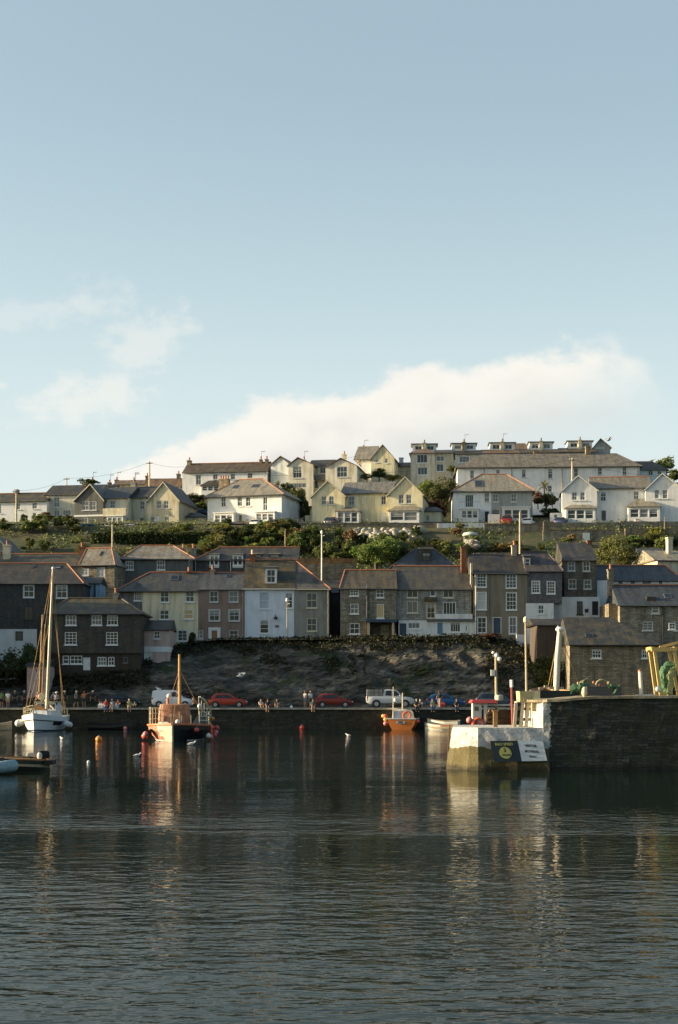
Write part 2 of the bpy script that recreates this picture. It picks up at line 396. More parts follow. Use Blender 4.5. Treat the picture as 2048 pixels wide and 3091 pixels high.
# water: one sheet out to the horizon
def water():
    m, nt, N, L, b = nodes('harbour_water')
    b.inputs['Base Color'].default_value = (.006, .013, .010, 1); b.inputs['Roughness'].default_value = .035; b.inputs['IOR'].default_value = 1.12; b.inputs['Specular Tint'].default_value = (.74, 1, .91, 1)
    geo = N.new('ShaderNodeNewGeometry')
    def tex(sx, sy, detail, rough, seed=0, rot=0):
        mp = N.new('ShaderNodeMapping'); mp.inputs['Scale'].default_value = (sx, sy, 1); mp.inputs['Location'].default_value = (seed, seed * 1.7, seed); mp.inputs['Rotation'].default_value = (0, 0, rot)
        L.new(geo.outputs['Position'], mp.inputs[0]); n = N.new('ShaderNodeTexNoise'); n.inputs['Scale'].default_value = 1; n.inputs['Detail'].default_value = detail
        n.inputs['Roughness'].default_value = rough; L.new(mp.outputs[0], n.inputs['Vector']); return n.outputs['Fac']
    fine = tex(3.4, 5.6, 2.0, .5, 1, .10); fine2 = tex(1.35, 2.4, 2.0, .5, 5, -.12); swell = tex(.3, .6, 2, .5, 9, .08)
    patch = tex(.012, .055, 3, .5, 13); patch2 = tex(.05, .16, 3, .5, 23)
    pr = ramp(N, L, mathn(N, L, 'ADD', mathn(N, L, 'MULTIPLY', patch, .7), mathn(N, L, 'MULTIPLY', patch2, .3)), [(.40, (.22, .22, .22)), (.50, (.58, .58, .58)), (.60, (1.0, 1.0, 1.0))])
    # calmer in the lee of the quay and the pier, livelier towards the open middle of the basin
    sy = N.new('ShaderNodeSeparateXYZ'); L.new(geo.outputs['Position'], sy.inputs[0])
    lee = N.new('ShaderNodeMapRange'); lee.interpolation_type = 'SMOOTHSTEP'; L.new(sy.outputs[1], lee.inputs[0])
    lee.inputs['From Min'].default_value = 14; lee.inputs['From Max'].default_value = 48; lee.inputs['To Min'].default_value = 1.05; lee.inputs['To Max'].default_value = .72
    # a strip of wind-ruffled water right across the basin
    dy = mathn(N, L, 'ADD', mathn(N, L, 'MULTIPLY', mathn(N, L, 'SUBTRACT', sy.outputs[1], 43.0), .42), mathn(N, L, 'MULTIPLY', mathn(N, L, 'SUBTRACT', patch2, .5), 4.0))
    bell = mathn(N, L, 'DIVIDE', 1.0, mathn(N, L, 'ADD', 1.0, mathn(N, L, 'POWER', mathn(N, L, 'MULTIPLY', dy, dy), 2.0)))
    amp = mathn(N, L, 'ADD', mathn(N, L, 'MULTIPLY', pr, lee.outputs[0]), mathn(N, L, 'MULTIPLY', bell, .9))
    h = mathn(N, L, 'ADD', mathn(N, L, 'MULTIPLY', fine, .34), mathn(N, L, 'ADD', mathn(N, L, 'MULTIPLY', fine2, 1.0), mathn(N, L, 'MULTIPLY', swell, 1.2)))
    h = mathn(N, L, 'MULTIPLY', h, amp)
    bp = N.new('ShaderNodeBump'); bp.inputs['Strength'].default_value = 1.0; bp.inputs['Distance'].default_value = .034
    L.new(h, bp.inputs['Height']); L.new(bp.outputs[0], b.inputs['Normal'])
    mb = MB(); mb.face([(-2500, -400, 0), (2500, -400, 0), (2500, 2600, 0), (-2500, 2600, 0)])
    return tag(mb.build('harbour_water', m), kind='structure')
water()
# ------------------------------------------------------------------ quay: wall, road, coping
QY = 145.0
QZ = PZ(2137, QY)
mb = MB(); n = 90
qw = []
for i in range(n + 1):
    x = -80 + 130 * i / n; row = []
    for j in range(9):
        z = -1.5 + (QZ + 1.32) * j / 8
        dy = .12 * noise.noise(Vector((x * .6, z * 1.3, 3))) + .10 * (1 - j / 8)
        row.append((x, QY + .16 - dy, z))
    qw.append(row)
mb.ring(qw, close=False, caps=False)
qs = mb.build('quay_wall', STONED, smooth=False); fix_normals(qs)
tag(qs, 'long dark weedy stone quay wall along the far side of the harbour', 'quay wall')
mb = MB(); mb.box(-80, 50, QY - .06, QY + .55, QZ - .17, QZ)
tag(mb.build('quay_coping', M('coping_stone', (.46, .44, .37), 'stone', size=(1.2, .6), var=.12), qs))
ROAD = two_tone('road_asphalt', (.055, .055, .052), (.09, .085, .075), .4, .65, .5, 20, bs=.2, bd=.01)
mb = MB(); mb.face([(-80, QY + .5, QZ - .02), (70, QY + .5, QZ - .02), (70, 162, QZ + .02), (-80, 162, QZ + .02)])
tag(mb.build('quay_road', ROAD), kind='structure')
# ------------------------------------------------------------------ cliff behind the quay
def cliff_mat():
    m, nt, N, L, b = nodes('shaded_rock'); b.inputs['Roughness'].default_value = .95
    geo = N.new('ShaderNodeNewGeometry'); v = geo.outputs['Position']
    mp = N.new('ShaderNodeMapping'); mp.inputs['Rotation'].default_value = (0, .45, 0); mp.inputs['Scale'].default_value = (.8, 1, 2.6); L.new(v, mp.inputs[0])
    a = noisen(N, L, mp.outputs[0], .42, 7, .68); f = noisen(N, L, mp.outputs[0], 2.2, 5, .65); g = noisen(N, L, v, .22, 5, .6)
    rock = ramp(N, L, a, [(.32, (.022, .021, .017)), (.44, (.054, .051, .040)), (.54, (.115, .105, .082)), (.66, (.27, .245, .195))])
    rock = mixrgb(N, L, .9, rock, ramp(N, L, f, [(.28, (.35, .35, .35)), (.72, (1.35, 1.33, 1.28))]), 'MULTIPLY')
    ivy = mixrgb(N, L, f, (.016, .024, .007), (.060, .075, .022))
    c = mixrgb(N, L, ramp(N, L, g, [(.55, (0, 0, 0)), (.64, (1, 1, 1))]), rock, ivy)
    L.new(c, b.inputs['Base Color']); bump(N, L, b, mathn(N, L, 'ADD', f, a), .9, .35); return m
CLIFFTOP = [(-80, 8.0), (-44, 4.6), (-36, 4.9), (-30, 6.2), (-22, 8.6), (-14.5, 9.75), (-5, 9.95), (6, 10.15), (17, 10.3), (20, 9.7), (24.5, 8.2), (30, 6.5), (40, 4.0), (60, 3.5)]
def cz(u, v):
    top = interp(CLIFFTOP, u); lean = 10.5 * sstep(top, 3, 10) + 2.2
    if v <= 1:
        z = lerp(QZ - .3, top, v); y = 153.2 + lean * (v ** 1.35)
        k = math.sin(math.pi * min(1, v * 1.02)) ** .5 if 0 < v < 1 else 0
        q = Vector((u * .16 + z * .07, z * .5, 1.7)); w = Vector((u * .42 + z * .3, z * 1.0, 7)); g = Vector((u * 1.1 + z * .6, z * 2.2, 3))
        y -= k * (1.5 * noise.noise(q) + 1.1 * (.35 - abs(noise.noise(w))) + .6 * (.3 - abs(noise.noise(g))) + .22 * noise.noise(g * 2.3))
        z += k * .15 * noise.noise(w * 1.7)
        return (u, y, z)
    return (u, 153.2 + lean + (v - 1) * 10, top + (v - 1) * .8)
cl = grid('cliff', [-80 + .36 * i for i in range(390)], [i / 56 for i in range(57)] + [1.3, 1.6], cz, cliff_mat(), smooth=False)
tag(cl, kind='structure')
# rocky bluff added out of view, shaped to cast its shadow on quay and cliff
def shade_bluff(x, y):
    k = sstep(-x, 41, 50) * sstep(y, 145.7, 147.2) * (1 - sstep(y, 158, 166))
    return (x, y, QZ - .4 + (12.6 + 13 * sstep(y, 152, 154) * sstep(-x, 45, 52) + 1.6 * noise.noise(Vector((x * .3, y * .3, 2)))) * k - .3 * (1 - k))
tag(grid('shade_headland', [-80 + .8 * i for i in range(50)], [145.6 + .5 * i for i in range(44)], shade_bluff, GROUND), kind='structure')
# ------------------------------------------------------------------ house builder
class House:
    def __init__(s, name, label, cat, px0, yb, Y, th=0.0, group=None):
        s.th = R(th); s.c, s.s = math.cos(s.th), math.sin(s.th)
        s.A = Vector((PX(px0, Y), Y)); s.zb = PZ(yb, Y); s.yb = yb
        s.root = empty(name, (s.A.x, s.A.y, s.zb), -s.th, label, cat, group)
        s.blocks = []; s.trim = random.choice([TRIM, TRIM, TRIM, OFFTRIM, GREYTRIM]); s.wins = []; s.d = 7.0
    def uz(s, px, py, w=0.0):
        k = (px - CX) / F; ax = s.A.x + w * s.s; ay = s.A.y + w * s.c
        u = (k * ay - ax) / (s.c + k * s.s); t = ay - u * s.s
        return u, EYE + (HY - py) * t / F - s.zb
    def u(s, px, w=0.0): return s.uz(px, HY, w)[0]
    def z(s, py, u, w=0.0): return EYE + (HY - py) * (s.A.y + w * s.c - u * s.s) / F - s.zb
    def block(s, px0, px1, ytop, ybot, mat, y0=0.0, y1=None, sink=3.0, name='wall', gable=None):
        y1 = s.d if y1 is None else y1
        u0, u1 = s.u(px0, y0), s.u(px1, y0); um = (u0 + u1) / 2
        b = dict(u0=u0, u1=u1, z1=s.z(ytop, um, y0), z0=s.z(ybot, um, y0) - sink, y0=y0, y1=y1, mat=mat, name=name, gable=gable, ga=None, sides=[])
        s.blocks.append(b); return b
    def win(s, px0, py0, px1, py1, nx=2, ny=2, y=0.0, mat=None, pane=None, trim=0, sill=True, fw=.085, bar=.045, name='window', label=None):
        u0, z1 = s.uz(px0, py0, y); u1, z0 = s.uz(px1, py1, y)
        s.wins.append(dict(u0=u0, u1=u1, z0=z0, z1=z1, nx=nx, ny=ny, y=y, mat=mat or s.trim, pane=pane, trim=trim, sill=sill, fw=fw, bar=bar, name=name, used=False, label=label))
    def door(s, px0, py0, px1, py1, mat, y=0.0, frame=None, glazed=False):
        u0, z1 = s.uz(px0, py0, y); u1, z0 = s.uz(px1, py1, y)
        s.wins.append(dict(u0=u0, u1=u1, z0=z0, z1=z1, y=y, door=mat, frame=frame or TRIM, glazed=glazed, used=False))
    def mesh(s, name, mb, mat, parent=None): return mb.build(name, mat, parent or s.root)
    def roof(s, e0, e1, ye, r0, r1, yr, mat=None, y0=0.0, y1=None, over=.22, verge=.12, ridge=REDTILE, gutter=True, name='roof', ym=None, gmat=None, hipl=None, hipr=None):
        """ridge parallel to the front; r0 / r1 = photo column of a ridge end, or None for a gable there"""
        mat = mat or SLATE; y1 = s.d if y1 is None else y1; ym = (y0 + y1) / 2 if ym is None else ym
        u0, u1 = s.u(e0, y0), s.u(e1, y0); ze = s.z(ye, (u0 + u1) / 2, y0) + .10
        ru0 = u0 - verge if r0 is None else s.u(r0, ym); ru1 = u1 + verge if r1 is None else s.u(r1, ym)
        zr = s.z(yr, (ru0 + ru1) / 2, ym); sf = (zr - ze) / (ym - y0); t = .13
        L0 = u0 - (verge if r0 is None else over); L1 = u1 + (verge if r1 is None else over)
        zf = ze - over * sf; zk = zr - (y1 + over - ym) * (zr - ze) / max(.1, (y1 - ym))
        A, B, C, D = (L0, y0 - over, zf), (L1, y0 - over, zf), (L1, y1 + over, zk), (L0, y1 + over, zk)
        E, G = (ru0, ym, zr), (ru1, ym, zr)
        mb = MB(); dn = lambda p: (p[0], p[1], p[2] - t)
        for q in ((A, B, G, E), (C, D, E, G), (D, A, E), (B, C, G)): mb.face(q)
        for q in ((A, B, G, E), (C, D, E, G)): mb.face([dn(p) for p in reversed(q)])
        for p, q in ((A, B), (C, D), (B, C), (D, A)):
            if (p, q) in ((B, C), (D, A)):
                hip = (r1 if p is B else r0) is not None
                if hip: mb.face((p, dn(p), dn(q), q))
                continue
            mb.face((p, dn(p), dn(q), q))
        rf = s.mesh(name, mb, mat)
        if r0 is None or r1 is None:                              # gable wall triangle
            gm = MB()
            for r, uu in ((r0, u0), (r1, u1)):
                if r is None:
                    gm.ring([[(uu + dx, y0 + .02, ze - .12), (uu + dx, y1 - .02, ze - .12), (uu + dx, ym, zr - .16)] for dx in (-.0, .2 if uu == u0 else -.2)])
            s.mesh('gable_wall', gm, gmat or s.blocks[0]['mat'])
        if ridge:
            rb = MB(); rb.tube([(ru0, ym, zr + .02), (ru1, ym, zr + .02)], .11, 6)
            if r0 is not None: rb.tube([(L0 + .05, y0 - over + .05, zf + .03), E], .085, 6)
            if r1 is not None: rb.tube([(L1 - .05, y0 - over + .05, zf + .03), G], .085, 6)
            s.mesh('ridge_tiles', rb, ridge, rf)
        if gutter:
            gb = MB(); gb.tube([(L0, y0 - over - .05, zf - .08), (L1, y0 - over - .05, zf - .08)], .06, 6); s.mesh('gutter', gb, LEAD if gutter is True else gutter, rf)
        s.rf = rf; s.slope = (u0, u1, y0, ze, ym, zr); return rf
    def on_roof(s, px, py):
        """point on the front slope of the last roof under a photo pixel"""
        u0, u1, y0, ze, ym, zr = s.slope; lo, hi = 0.0, 1.0
        for _ in range(30):
            k = (lo + hi) / 2; w = lerp(y0, ym, k); u, z = s.uz(px, py, w)
            if z > lerp(ze, zr, k): lo = k
            else: hi = k
        return u, w, z
    def skylight(s, px0, py0, px1, py1):
        u0, u1, y0, ze, ym, zr = s.slope
        a = s.on_roof(px0, py1); b = s.on_roof(px1, py0); nrm = Vector((0, -(zr - ze), ym - y0)).normalized() * .07
        P0, P1, P2, P3 = (a[0], a[1], a[2]), (b[0], a[1], a[2]), (b[0], b[1], b[2]), (a[0], b[1], b[2])
        mb = MB(); mb.ring([[P0, P1, P2, P3], [tuple(Vector(p) + nrm) for p in (P0, P1, P2, P3)]])
        sk = s.mesh('skylight', mb, LEAD); c = sum((Vector(p) for p in (P0, P1, P2, P3)), Vector()) / 4
        g = MB(); g.face([tuple(c + (Vector(p) - c) * .82 + nrm * 1.08) for p in (P0, P1, P2, P3)]); s.mesh('pane', g, GLASS, sk)
    def gable(s, px0, px1, ye, pxa, ya, mat, y0=-.3, y1=None, ybot=None, roofm=None, over=.25, ridge=None, barge=None, ylow=None):
        """block with a gable to the front, roof ridge running back"""
        y1 = s.d if y1 is None else y1
        b = s.block(px0, px1, ye, ybot or s.yb, mat, y0, y1)
        ua = s.u(pxa, y0); za = s.z(ya, ua, y0); b['ga'] = (ua, za - .12)
        sl = (za - b['z1']) / (ua - b['u0']); sr = (za - b['z1']) / (b['u1'] - ua)
        o = over; t = .13; yf = y0 - .22; yk = y1
        Lp = (b['u0'] - o, b['z1'] - o * sl); Rp = (b['u1'] + o, b['z1'] - o * sr); Ap = (ua, za)
        mb = MB()
        for p, q in ((Lp, Ap), (Ap, Rp)):
            mb.ring([[(p[0], y, p[1]), (q[0], y, q[1]), (q[0], y, q[1] + t), (p[0], y, p[1] + t)] for y in (yf, yk)])
        rf = s.mesh('roof', mb, roofm or SLATE)
        if barge:
            bb = MB()
            for p, q in ((Lp, Ap), (Ap, Rp)):
                bb.ring([[(p[0], y, p[1] - .1), (q[0], y, q[1] - .1), (q[0], y, q[1] + .08), (p[0], y, p[1] + .08)] for y in (yf - .05, yf + .01)])
            s.mesh('bargeboard', bb, barge, rf)
        if ridge:
            rb = MB(); rb.tube([(ua, yf, za + t), (ua, yk, za + t)], .1, 6); s.mesh('ridge_tiles', rb, ridge, rf)
        return b
    def chimney(s, px0, px1, yt, yb, w, mat, pots=2, depth=.8, potm=None):
        u0, u1 = s.u(px0, w), s.u(px1, w); um = (u0 + u1) / 2; zt = s.z(yt, um, w); zb = s.z(yb, um, w)
        ph = .55 if pots else 0; zt -= ph
        mb = MB(); mb.box(u0, u1, w - depth / 2, w + depth / 2, zb - 1.2, zt - .18); mb.box(u0 - .07, u1 + .07, w - depth / 2 - .07, w + depth / 2 + .07, zt - .18, zt)
        c = s.mesh('chimney', mb, mat)
        if pots and random.random() < .6:
            ab = MB(); x = u1 - .1; ab.tube([(x, w, zt - .3), (x, w, zt + 1.5)], .028, 5); ab.bar((x - .05, w, zt + 1.4), (x + .75, w - .3, zt + 1.4), .03)
            for k in range(5): q = x + .05 + .15 * k; ab.bar((q, w - .3 * k / 5 - .25, zt + 1.4), (q, w - .3 * k / 5 + .25, zt + 1.4), .022); ab.bar((q, w - .3 * k / 5, zt + 1.28), (q, w - .3 * k / 5, zt + 1.52), .022)
            s.mesh('aerial', ab, LEAD, c)
        for i in range(pots):
            x = u0 + (u1 - u0) * (i + .5) / pots; pb = MB(); pb.lathe([(.15, zt - .01), (.12, zt + ph * .75), (.15, zt + ph * .8), (.15, zt + ph)], 8, (x, w, 0)); s.mesh('chimney_pot', pb, potm or REDTILE, c)
    def boxp(s, name, px0, px1, yt, yb, y0, y1, mat, parent=None):
        u0, u1 = s.u(px0, y0), s.u(px1, y0); um = (u0 + u1) / 2
        mb = MB(); mb.box(u0, u1, y0, y1, s.z(yb, um, y0), s.z(yt, um, y0)); return s.mesh(name, mb, mat, parent)
    def pipe(s, px, yt, yb, y=-.09, mat=None, r=.055):
        u = s.u(px, y); mb = MB(); mb.tube([(u, y, s.z(yb, u, y)), (u, y, s.z(yt, u, y))], r, 6); return s.mesh('drainpipe', mb, mat or LEAD)
    def dormer(s, px0, py0, px1, py1, w, wallm, roofm, depth=2.2, over=.12, nx=2, ny=2, pane=None, rise=.35):
        """flat-fronted dormer at depth w whose lean-to roof runs back into the slope"""
        u0, u1 = s.u(px0, w), s.u(px1, w); um = (u0 + u1) / 2; z1 = s.z(py0, um, w); z0 = s.z(py1, um, w)
        b = dict(u0=u0, u1=u1, z0=z0 - .25, z1=z1, y0=w, y1=w + depth, mat=wallm, name='dormer', gable=None, ga=None, sides=[]); s.blocks.append(b)
        mb = MB(); mb.ring([[(u0 - over, w - over, z1), (u1 + over, w - over, z1), (u1 + over, w - over, z1 + .12), (u0 - over, w - over, z1 + .12)], [(u0 - over, w + depth, z1 + rise), (u1 + over, w + depth, z1 + rise), (u1 + over, w + depth, z1 + rise + .12), (u0 - over, w + depth, z1 + rise + .12)]])
        s.mesh('dormer_roof', mb, roofm)
    def bay(s, px0, px1, yt, yb, proj, wallm, lights=3, roofy=None, roofm=None, ysill=None, ytop=None):
        """box bay projecting from the front with a row of lights; hipped lean-to roof if roofy is given"""
        y0 = -proj; b = s.block(px0, px1, yt, yb, wallm, y0, .05, name='bay', sink=.3)
        ysill = ysill or lerp(yt, yb, .66); ytop = ytop or lerp(yt, yb, .12); m = (px1 - px0) * .05
        w = (px1 - px0 - 2 * m) / lights
        for i in range(lights): s.win(px0 + m + w * i + m * .3, ytop, px0 + m + w * (i + 1) - m * .3, ysill, 1, 2, y=y0, sill=False, pane=random.choice([GLASS, CURTAIN]))
        u0, u1, z1 = b['u0'], b['u1'], b['z1']; o = .2
        mb = MB()
        if roofy:
            zt = s.z(roofy, (u0 + u1) / 2, 0)
            A, B = (u0 - o, y0 - o, z1), (u1 + o, y0 - o, z1); C, D = (u1 + o, .02, z1), (u0 - o, .02, z1); h = min(proj, (u1 - u0) * .3)
            E, G = (u0 + h, .02, zt), (u1 - h, .02, zt)
            for q in ((A, B, G, E), (D, A, E), (B, C, G)): mb.face(q)
            mb.box(u0 - o, u1 + o, y0 - o, .02, z1 - .12, z1 - .002)
        else: mb.box(u0 - .15, u1 + .15, y0 - .15, .02, z1, z1 + .14)
        s.mesh('bay_roof', mb, roofm or TRIM)
    def finish(s):
        for b in s.blocks:
            mb = MB(); hs = []
            for w in s.wins:
                cu, cz_ = (w['u0'] + w['u1']) / 2, (w['z0'] + w['z1']) / 2
                if not w['used'] and abs(w['y'] - b['y0']) < .02 and b['u0'] < cu < b['u1'] and b['z0'] < cz_ < b['z1']:
                    w['used'] = True; w['z0'] = max(w['z0'], b['z0'] + .02); w['z1'] = min(w['z1'], b['z1'] - .02); w['u0'] = max(w['u0'], b['u0'] + .02); w['u1'] = min(w['u1'], b['u1'] - .02)
                    hs.append((w['u0'], w['u1'], w['z0'], w['z1']))
            us = sorted({b['u0'], b['u1'], *[h[0] for h in hs], *[h[1] for h in hs]}); zs = sorted({b['z0'], b['z1'], *[h[2] for h in hs], *[h[3] for h in hs]})
            y = b['y0']
            for i in range(len(us) - 1):
                for j in range(len(zs) - 1):
                    cu, cv = (us[i] + us[i + 1]) / 2, (zs[j] + zs[j + 1]) / 2
                    if any(h[0] < cu < h[1] and h[2] < cv < h[3] for h in hs): continue
                    mb.face([(us[i], y, zs[j]), (us[i + 1], y, zs[j]), (us[i + 1], y, zs[j + 1]), (us[i], y, zs[j + 1])])
            for a, c, e, g in hs:
                k = y + .22
                mb.face([(a, y, e), (a, y, g), (a, k, g), (a, k, e)]); mb.face([(c, y, g), (c, y, e), (c, k, e), (c, k, g)])
                mb.face([(a, y, g), (c, y, g), (c, k, g), (a, k, g)]); mb.face([(c, y, e), (a, y, e), (a, k, e), (c, k, e)])
                mb.face([(a, k, e), (c, k, e), (c, k, g), (a, k, g)])
            u0, u1, z0, z1, y1 = b['u0'], b['u1'], b['z0'], b['z1'], b['y1']
            mb.face([(u0, y1, z0), (u0, y, z0), (u0, y, z1), (u0, y1, z1)]); mb.face([(u1, y, z0), (u1, y1, z0), (u1, y1, z1), (u1, y, z1)])
            mb.face([(u1, y1, z0), (u0, y1, z0), (u0, y1, z1), (u1, y1, z1)]); mb.face([(u0, y, z1), (u1, y, z1), (u1, y1, z1), (u0, y1, z1)])
            if b['ga']:
                ua, za = b['ga']; mb.face([(u0, y, z1), (u1, y, z1), (ua, y, za)]); mb.face([(u1, y1, z1), (u0, y1, z1), (ua, y1, za)])
            s.mesh(b['name'], mb, b['mat'])
        for w in s.wins:
            u0, u1, z0, z1, y = w['u0'], w['u1'], w['z0'], w['z1'], w['y']
            if u1 - u0 < .1 or z1 - z0 < .1: continue
            if 'door' in w:
                f = .07; mb = MB(); mb.box(u0 + f, u1 - f, y + .08, y + .14, z0, z1 - f)
                if (u1 - u0) > .5:
                    for a, c in ((.12, .48), (.54, .92)):
                        for k in (0, 1):
                            xa = lerp(u0 + f, u1 - f, .12 + .42 * k); mb.box(xa, xa + (u1 - u0) * .3, y + .065, y + .08, lerp(z0, z1, a), lerp(z0, z1, c))
                d = s.mesh('door', mb, w['door'])
                mb = MB(); mb.box(u0, u0 + f, y - .02, y + .15, z0, z1); mb.box(u1 - f, u1, y - .02, y + .15, z0, z1); mb.box(u0 + f, u1 - f, y - .02, y + .15, z1 - f, z1); s.mesh('door_frame', mb, w['frame'], d)
                mb = MB(); mb.ball((u1 - f - .1, y + .04, lerp(z0, z1, .5)), .04, 8); s.mesh('handle', mb, CHROME, d); continue
            f, br = w['fw'], w['bar']; mb = MB(); ya, yb = y + .03, y + .11
            mb.box(u0, u0 + f, ya, yb, z0, z1); mb.box(u1 - f, u1, ya, yb, z0, z1); mb.box(u0 + f, u1 - f, ya, yb, z1 - f, z1); mb.box(u0 + f, u1 - f, ya, yb, z0, z0 + f)
            for i in range(1, w['nx']):
                x = lerp(u0 + f, u1 - f, i / w['nx']); mb.box(x - br / 2, x + br / 2, ya + .012, yb - .004, z0 + f, z1 - f)
            xs_ = [lerp(u0 + f, u1 - f, i / w['nx']) for i in range(w['nx'] + 1)]
            for j in range(1, w['ny']):
                zz = lerp(z0 + f, z1 - f, j / w['ny']); hb = br * (1.5 if j * 2 == w['ny'] else 1)
                for i in range(w['nx']): mb.box(xs_[i] + (br / 2 if i else 0), xs_[i + 1] - (br / 2 if i < w['nx'] - 1 else 0), ya + .012, yb - .004, zz - hb / 2, zz + hb / 2)
            if w['trim']:
                t = w['trim']; yo = y - .03
                mb.box(u0 - t, u0, yo, y + .04, z0 - t, z1 + t); mb.box(u1, u1 + t, yo, y + .04, z0 - t, z1 + t); mb.box(u0, u1, yo, y + .04, z1, z1 + t); mb.box(u0, u1, yo, y + .04, z0 - t, z0)
            fr = s.mesh(w['name'], mb, w['mat'])
            if w['label']: fr['label'] = w['label']
            pm = w['pane'] or random.choice([GLASS, GLASS, GLASS, CURTAIN, SKYGLASS])
            mb = MB(); mb.box(u0 + f * .6, u1 - f * .6, y + .085, y + .10, z0 + f * .6, z1 - f * .6); s.mesh('pane', mb, pm, fr)
            if pm is GLASS and random.random() < .35 and z1 - z0 > .8:
                mb = MB(); h = random.uniform(.2, .45); mb.box(u0 + f, u1 - f, y + .115, y + .125, lerp(z1, z0, h), z1 - f)
                # a part-drawn blind seen through the upper sash is modelled just in front of the glass plane's back
                mb = MB(); mb.box(u0 + f, u1 - f, y + .08, y + .084, lerp(z1, z0, h), z1 - f); s.mesh('blind', mb, M('half_blind', (.30, .30, .28), 'glass', .25), fr)
            if w['sill']:
                mb = MB(); mb.box(u0 - .09, u1 + .09, y - .1, y + .03, z0 - .12, z0 - .003); s.mesh('sill', mb, w['mat'] if w['mat'] is not None else TRIM, fr)
        return s
# ------------------------------------------------------------------ the front row above the cliff
ROW1 = 'cottages in the terrace above the cliff'
def h1():
    h = House('slate_hung_house', 'big black slate-hung house at the water end with a hipped roof and white ground floor', 'house', -60, 1940, 166)
    h.d = 9
    h.block(-60, 250, 1760, 1899, HUNGD, sink=0); b = h.block(-60, 112, 1899, 1940, STW, y0=-.06); h.block(112, 250, 1899, 1945, HUNGD)
    h.win(72, 1767, 103, 1803, 2, 2, trim=.06); h.win(171, 1767, 203, 1805, 2, 2, trim=.06); h.win(73, 1830, 100, 1870, 2, 2, mat=M('dark_frame', (.06, .055, .05)))
    h.win(47, 1906, 70, 1934, 1, 1, y=-.06, mat=BLACKP, sill=False)
    h.roof(-60, 250, 1760, -30, 203, 1701, SLATED); h.skylight(95, 1707, 108, 1715); h.skylight(170, 1707, 186, 1716)
    h.finish()
h1()
def h2():
    h = House('slate_hung_house', 'black slate-hung house with five white sashes, lowest of the row, behind the white yacht', 'house', 143, 2032, 158)
    h.d = 7.5
    h.block(143, 425, 1850, 1972, HUNGB, sink=0); h.block(150, 425, 1972, 2036, M('dark_brown_wall', (.055, .042, .030), 'stucco'), y0=.25)
    for q in ((199, 1857, 231, 1887), (277, 1857, 308, 1887), (324, 1857, 356, 1887)): h.win(*q, 3, 2)
    for q in ((196, 1908, 232, 1946), (321, 1908, 356, 1946)): h.win(*q, 3, 4)
    for q, n in (((190, 1979, 209, 2004), 1), ((212, 1979, 249, 2004), 3), ((295, 1983, 322, 2009), 3), ((327, 1983, 346, 2009), 2)): h.win(*q, n, 2, y=.25)
    h.win(373, 1983, 386, 2001, 1, 1, y=.25, mat=LEAD)
    h.door(252, 1985, 273, 2023, STW and WHITE, y=.25)
    h.roof(143, 425, 1850, 209, 366, 1806, SLATEM, ridge=M('slate_ridge', (.12, .10, .06)), over=.35)
    h.chimney(343, 357, 1775, 1812, 3.9, STL_CH, 1)
    h.pipe(146, 1853, 2030, mat=POLEW)
    h.finish()
STL_CH = M('rendered_chimney', (.42, .36, .27), 'stucco')
h2()
def h2b():
    h = House('pink_annex', 'small pink lean-to house with a white band, tucked beside the black slate-hung house', 'house', 425, 1995, 161)
    h.d = 5
    h.block(425, 513, 1900, 1952, STPK, sink=0); h.block(425, 513, 1952, 1968, STW, y0=-.05, sink=0); h.block(425, 513, 1968, 1996, STPK)
    h.win(465, 1905, 484, 1928, 2, 2); h.door(436, 1969, 460, 1995, WHITE)
    h.roof(423, 515, 1900, None, None, 1872, SLATED, ym=3.0, ridge=None)
    h.finish()
h2b()
def h2c():
    h = House('pink_outhouse', 'small pink lean-to with two pale windows, half hidden by the yacht mast', 'house', 82, 2055, 154.5)
    h.d = 3.5
    h.block(82, 146, 2010, 2056, STPK); h.win(107, 2018, 116, 2048, 1, 2, pane=CURTAIN); h.win(121, 2018, 134, 2046, 1, 2, pane=CURTAIN)
    h.roof(80, 147, 2010, None, None, 1990, SLATED, ym=2.6, ridge=None, gutter=False)
    h.finish()
h2c()
def h3():
    h = House('cream_house', 'pale yellow three-storey cottage with white sashes and a slate-hung side', 'house', 358, 1950, 168)
    h.block(358, 430, 1783, 1950, HUNGG, y0=.3); h.block(430, 599, 1781, 1950, STY)
    h.win(405, 1784, 428, 1813, 3, 4, y=.3)
    for q in ((484, 1785, 511, 1818), (561, 1784, 587, 1817), (483, 1841, 511, 1870)): h.win(*q, 2, 2)
    h.win(556, 1841, 584, 1869, 1, 2, pane=YBLIND); h.win(537, 1902, 566, 1935, 2, 3); h.win(484, 1902, 508, 1935, 2, 2)
    h.roof(356, 599, 1781, 452, None, 1728, SLATE, over=.3); h.skylight(513, 1737, 542, 1752)
    h.chimney(344, 356, 1788, 1806, 1, STL_CH, 1); h.chimney(566, 575, 1712, 1728, 3.5, BRICK, 1)
    h.finish()
h3()
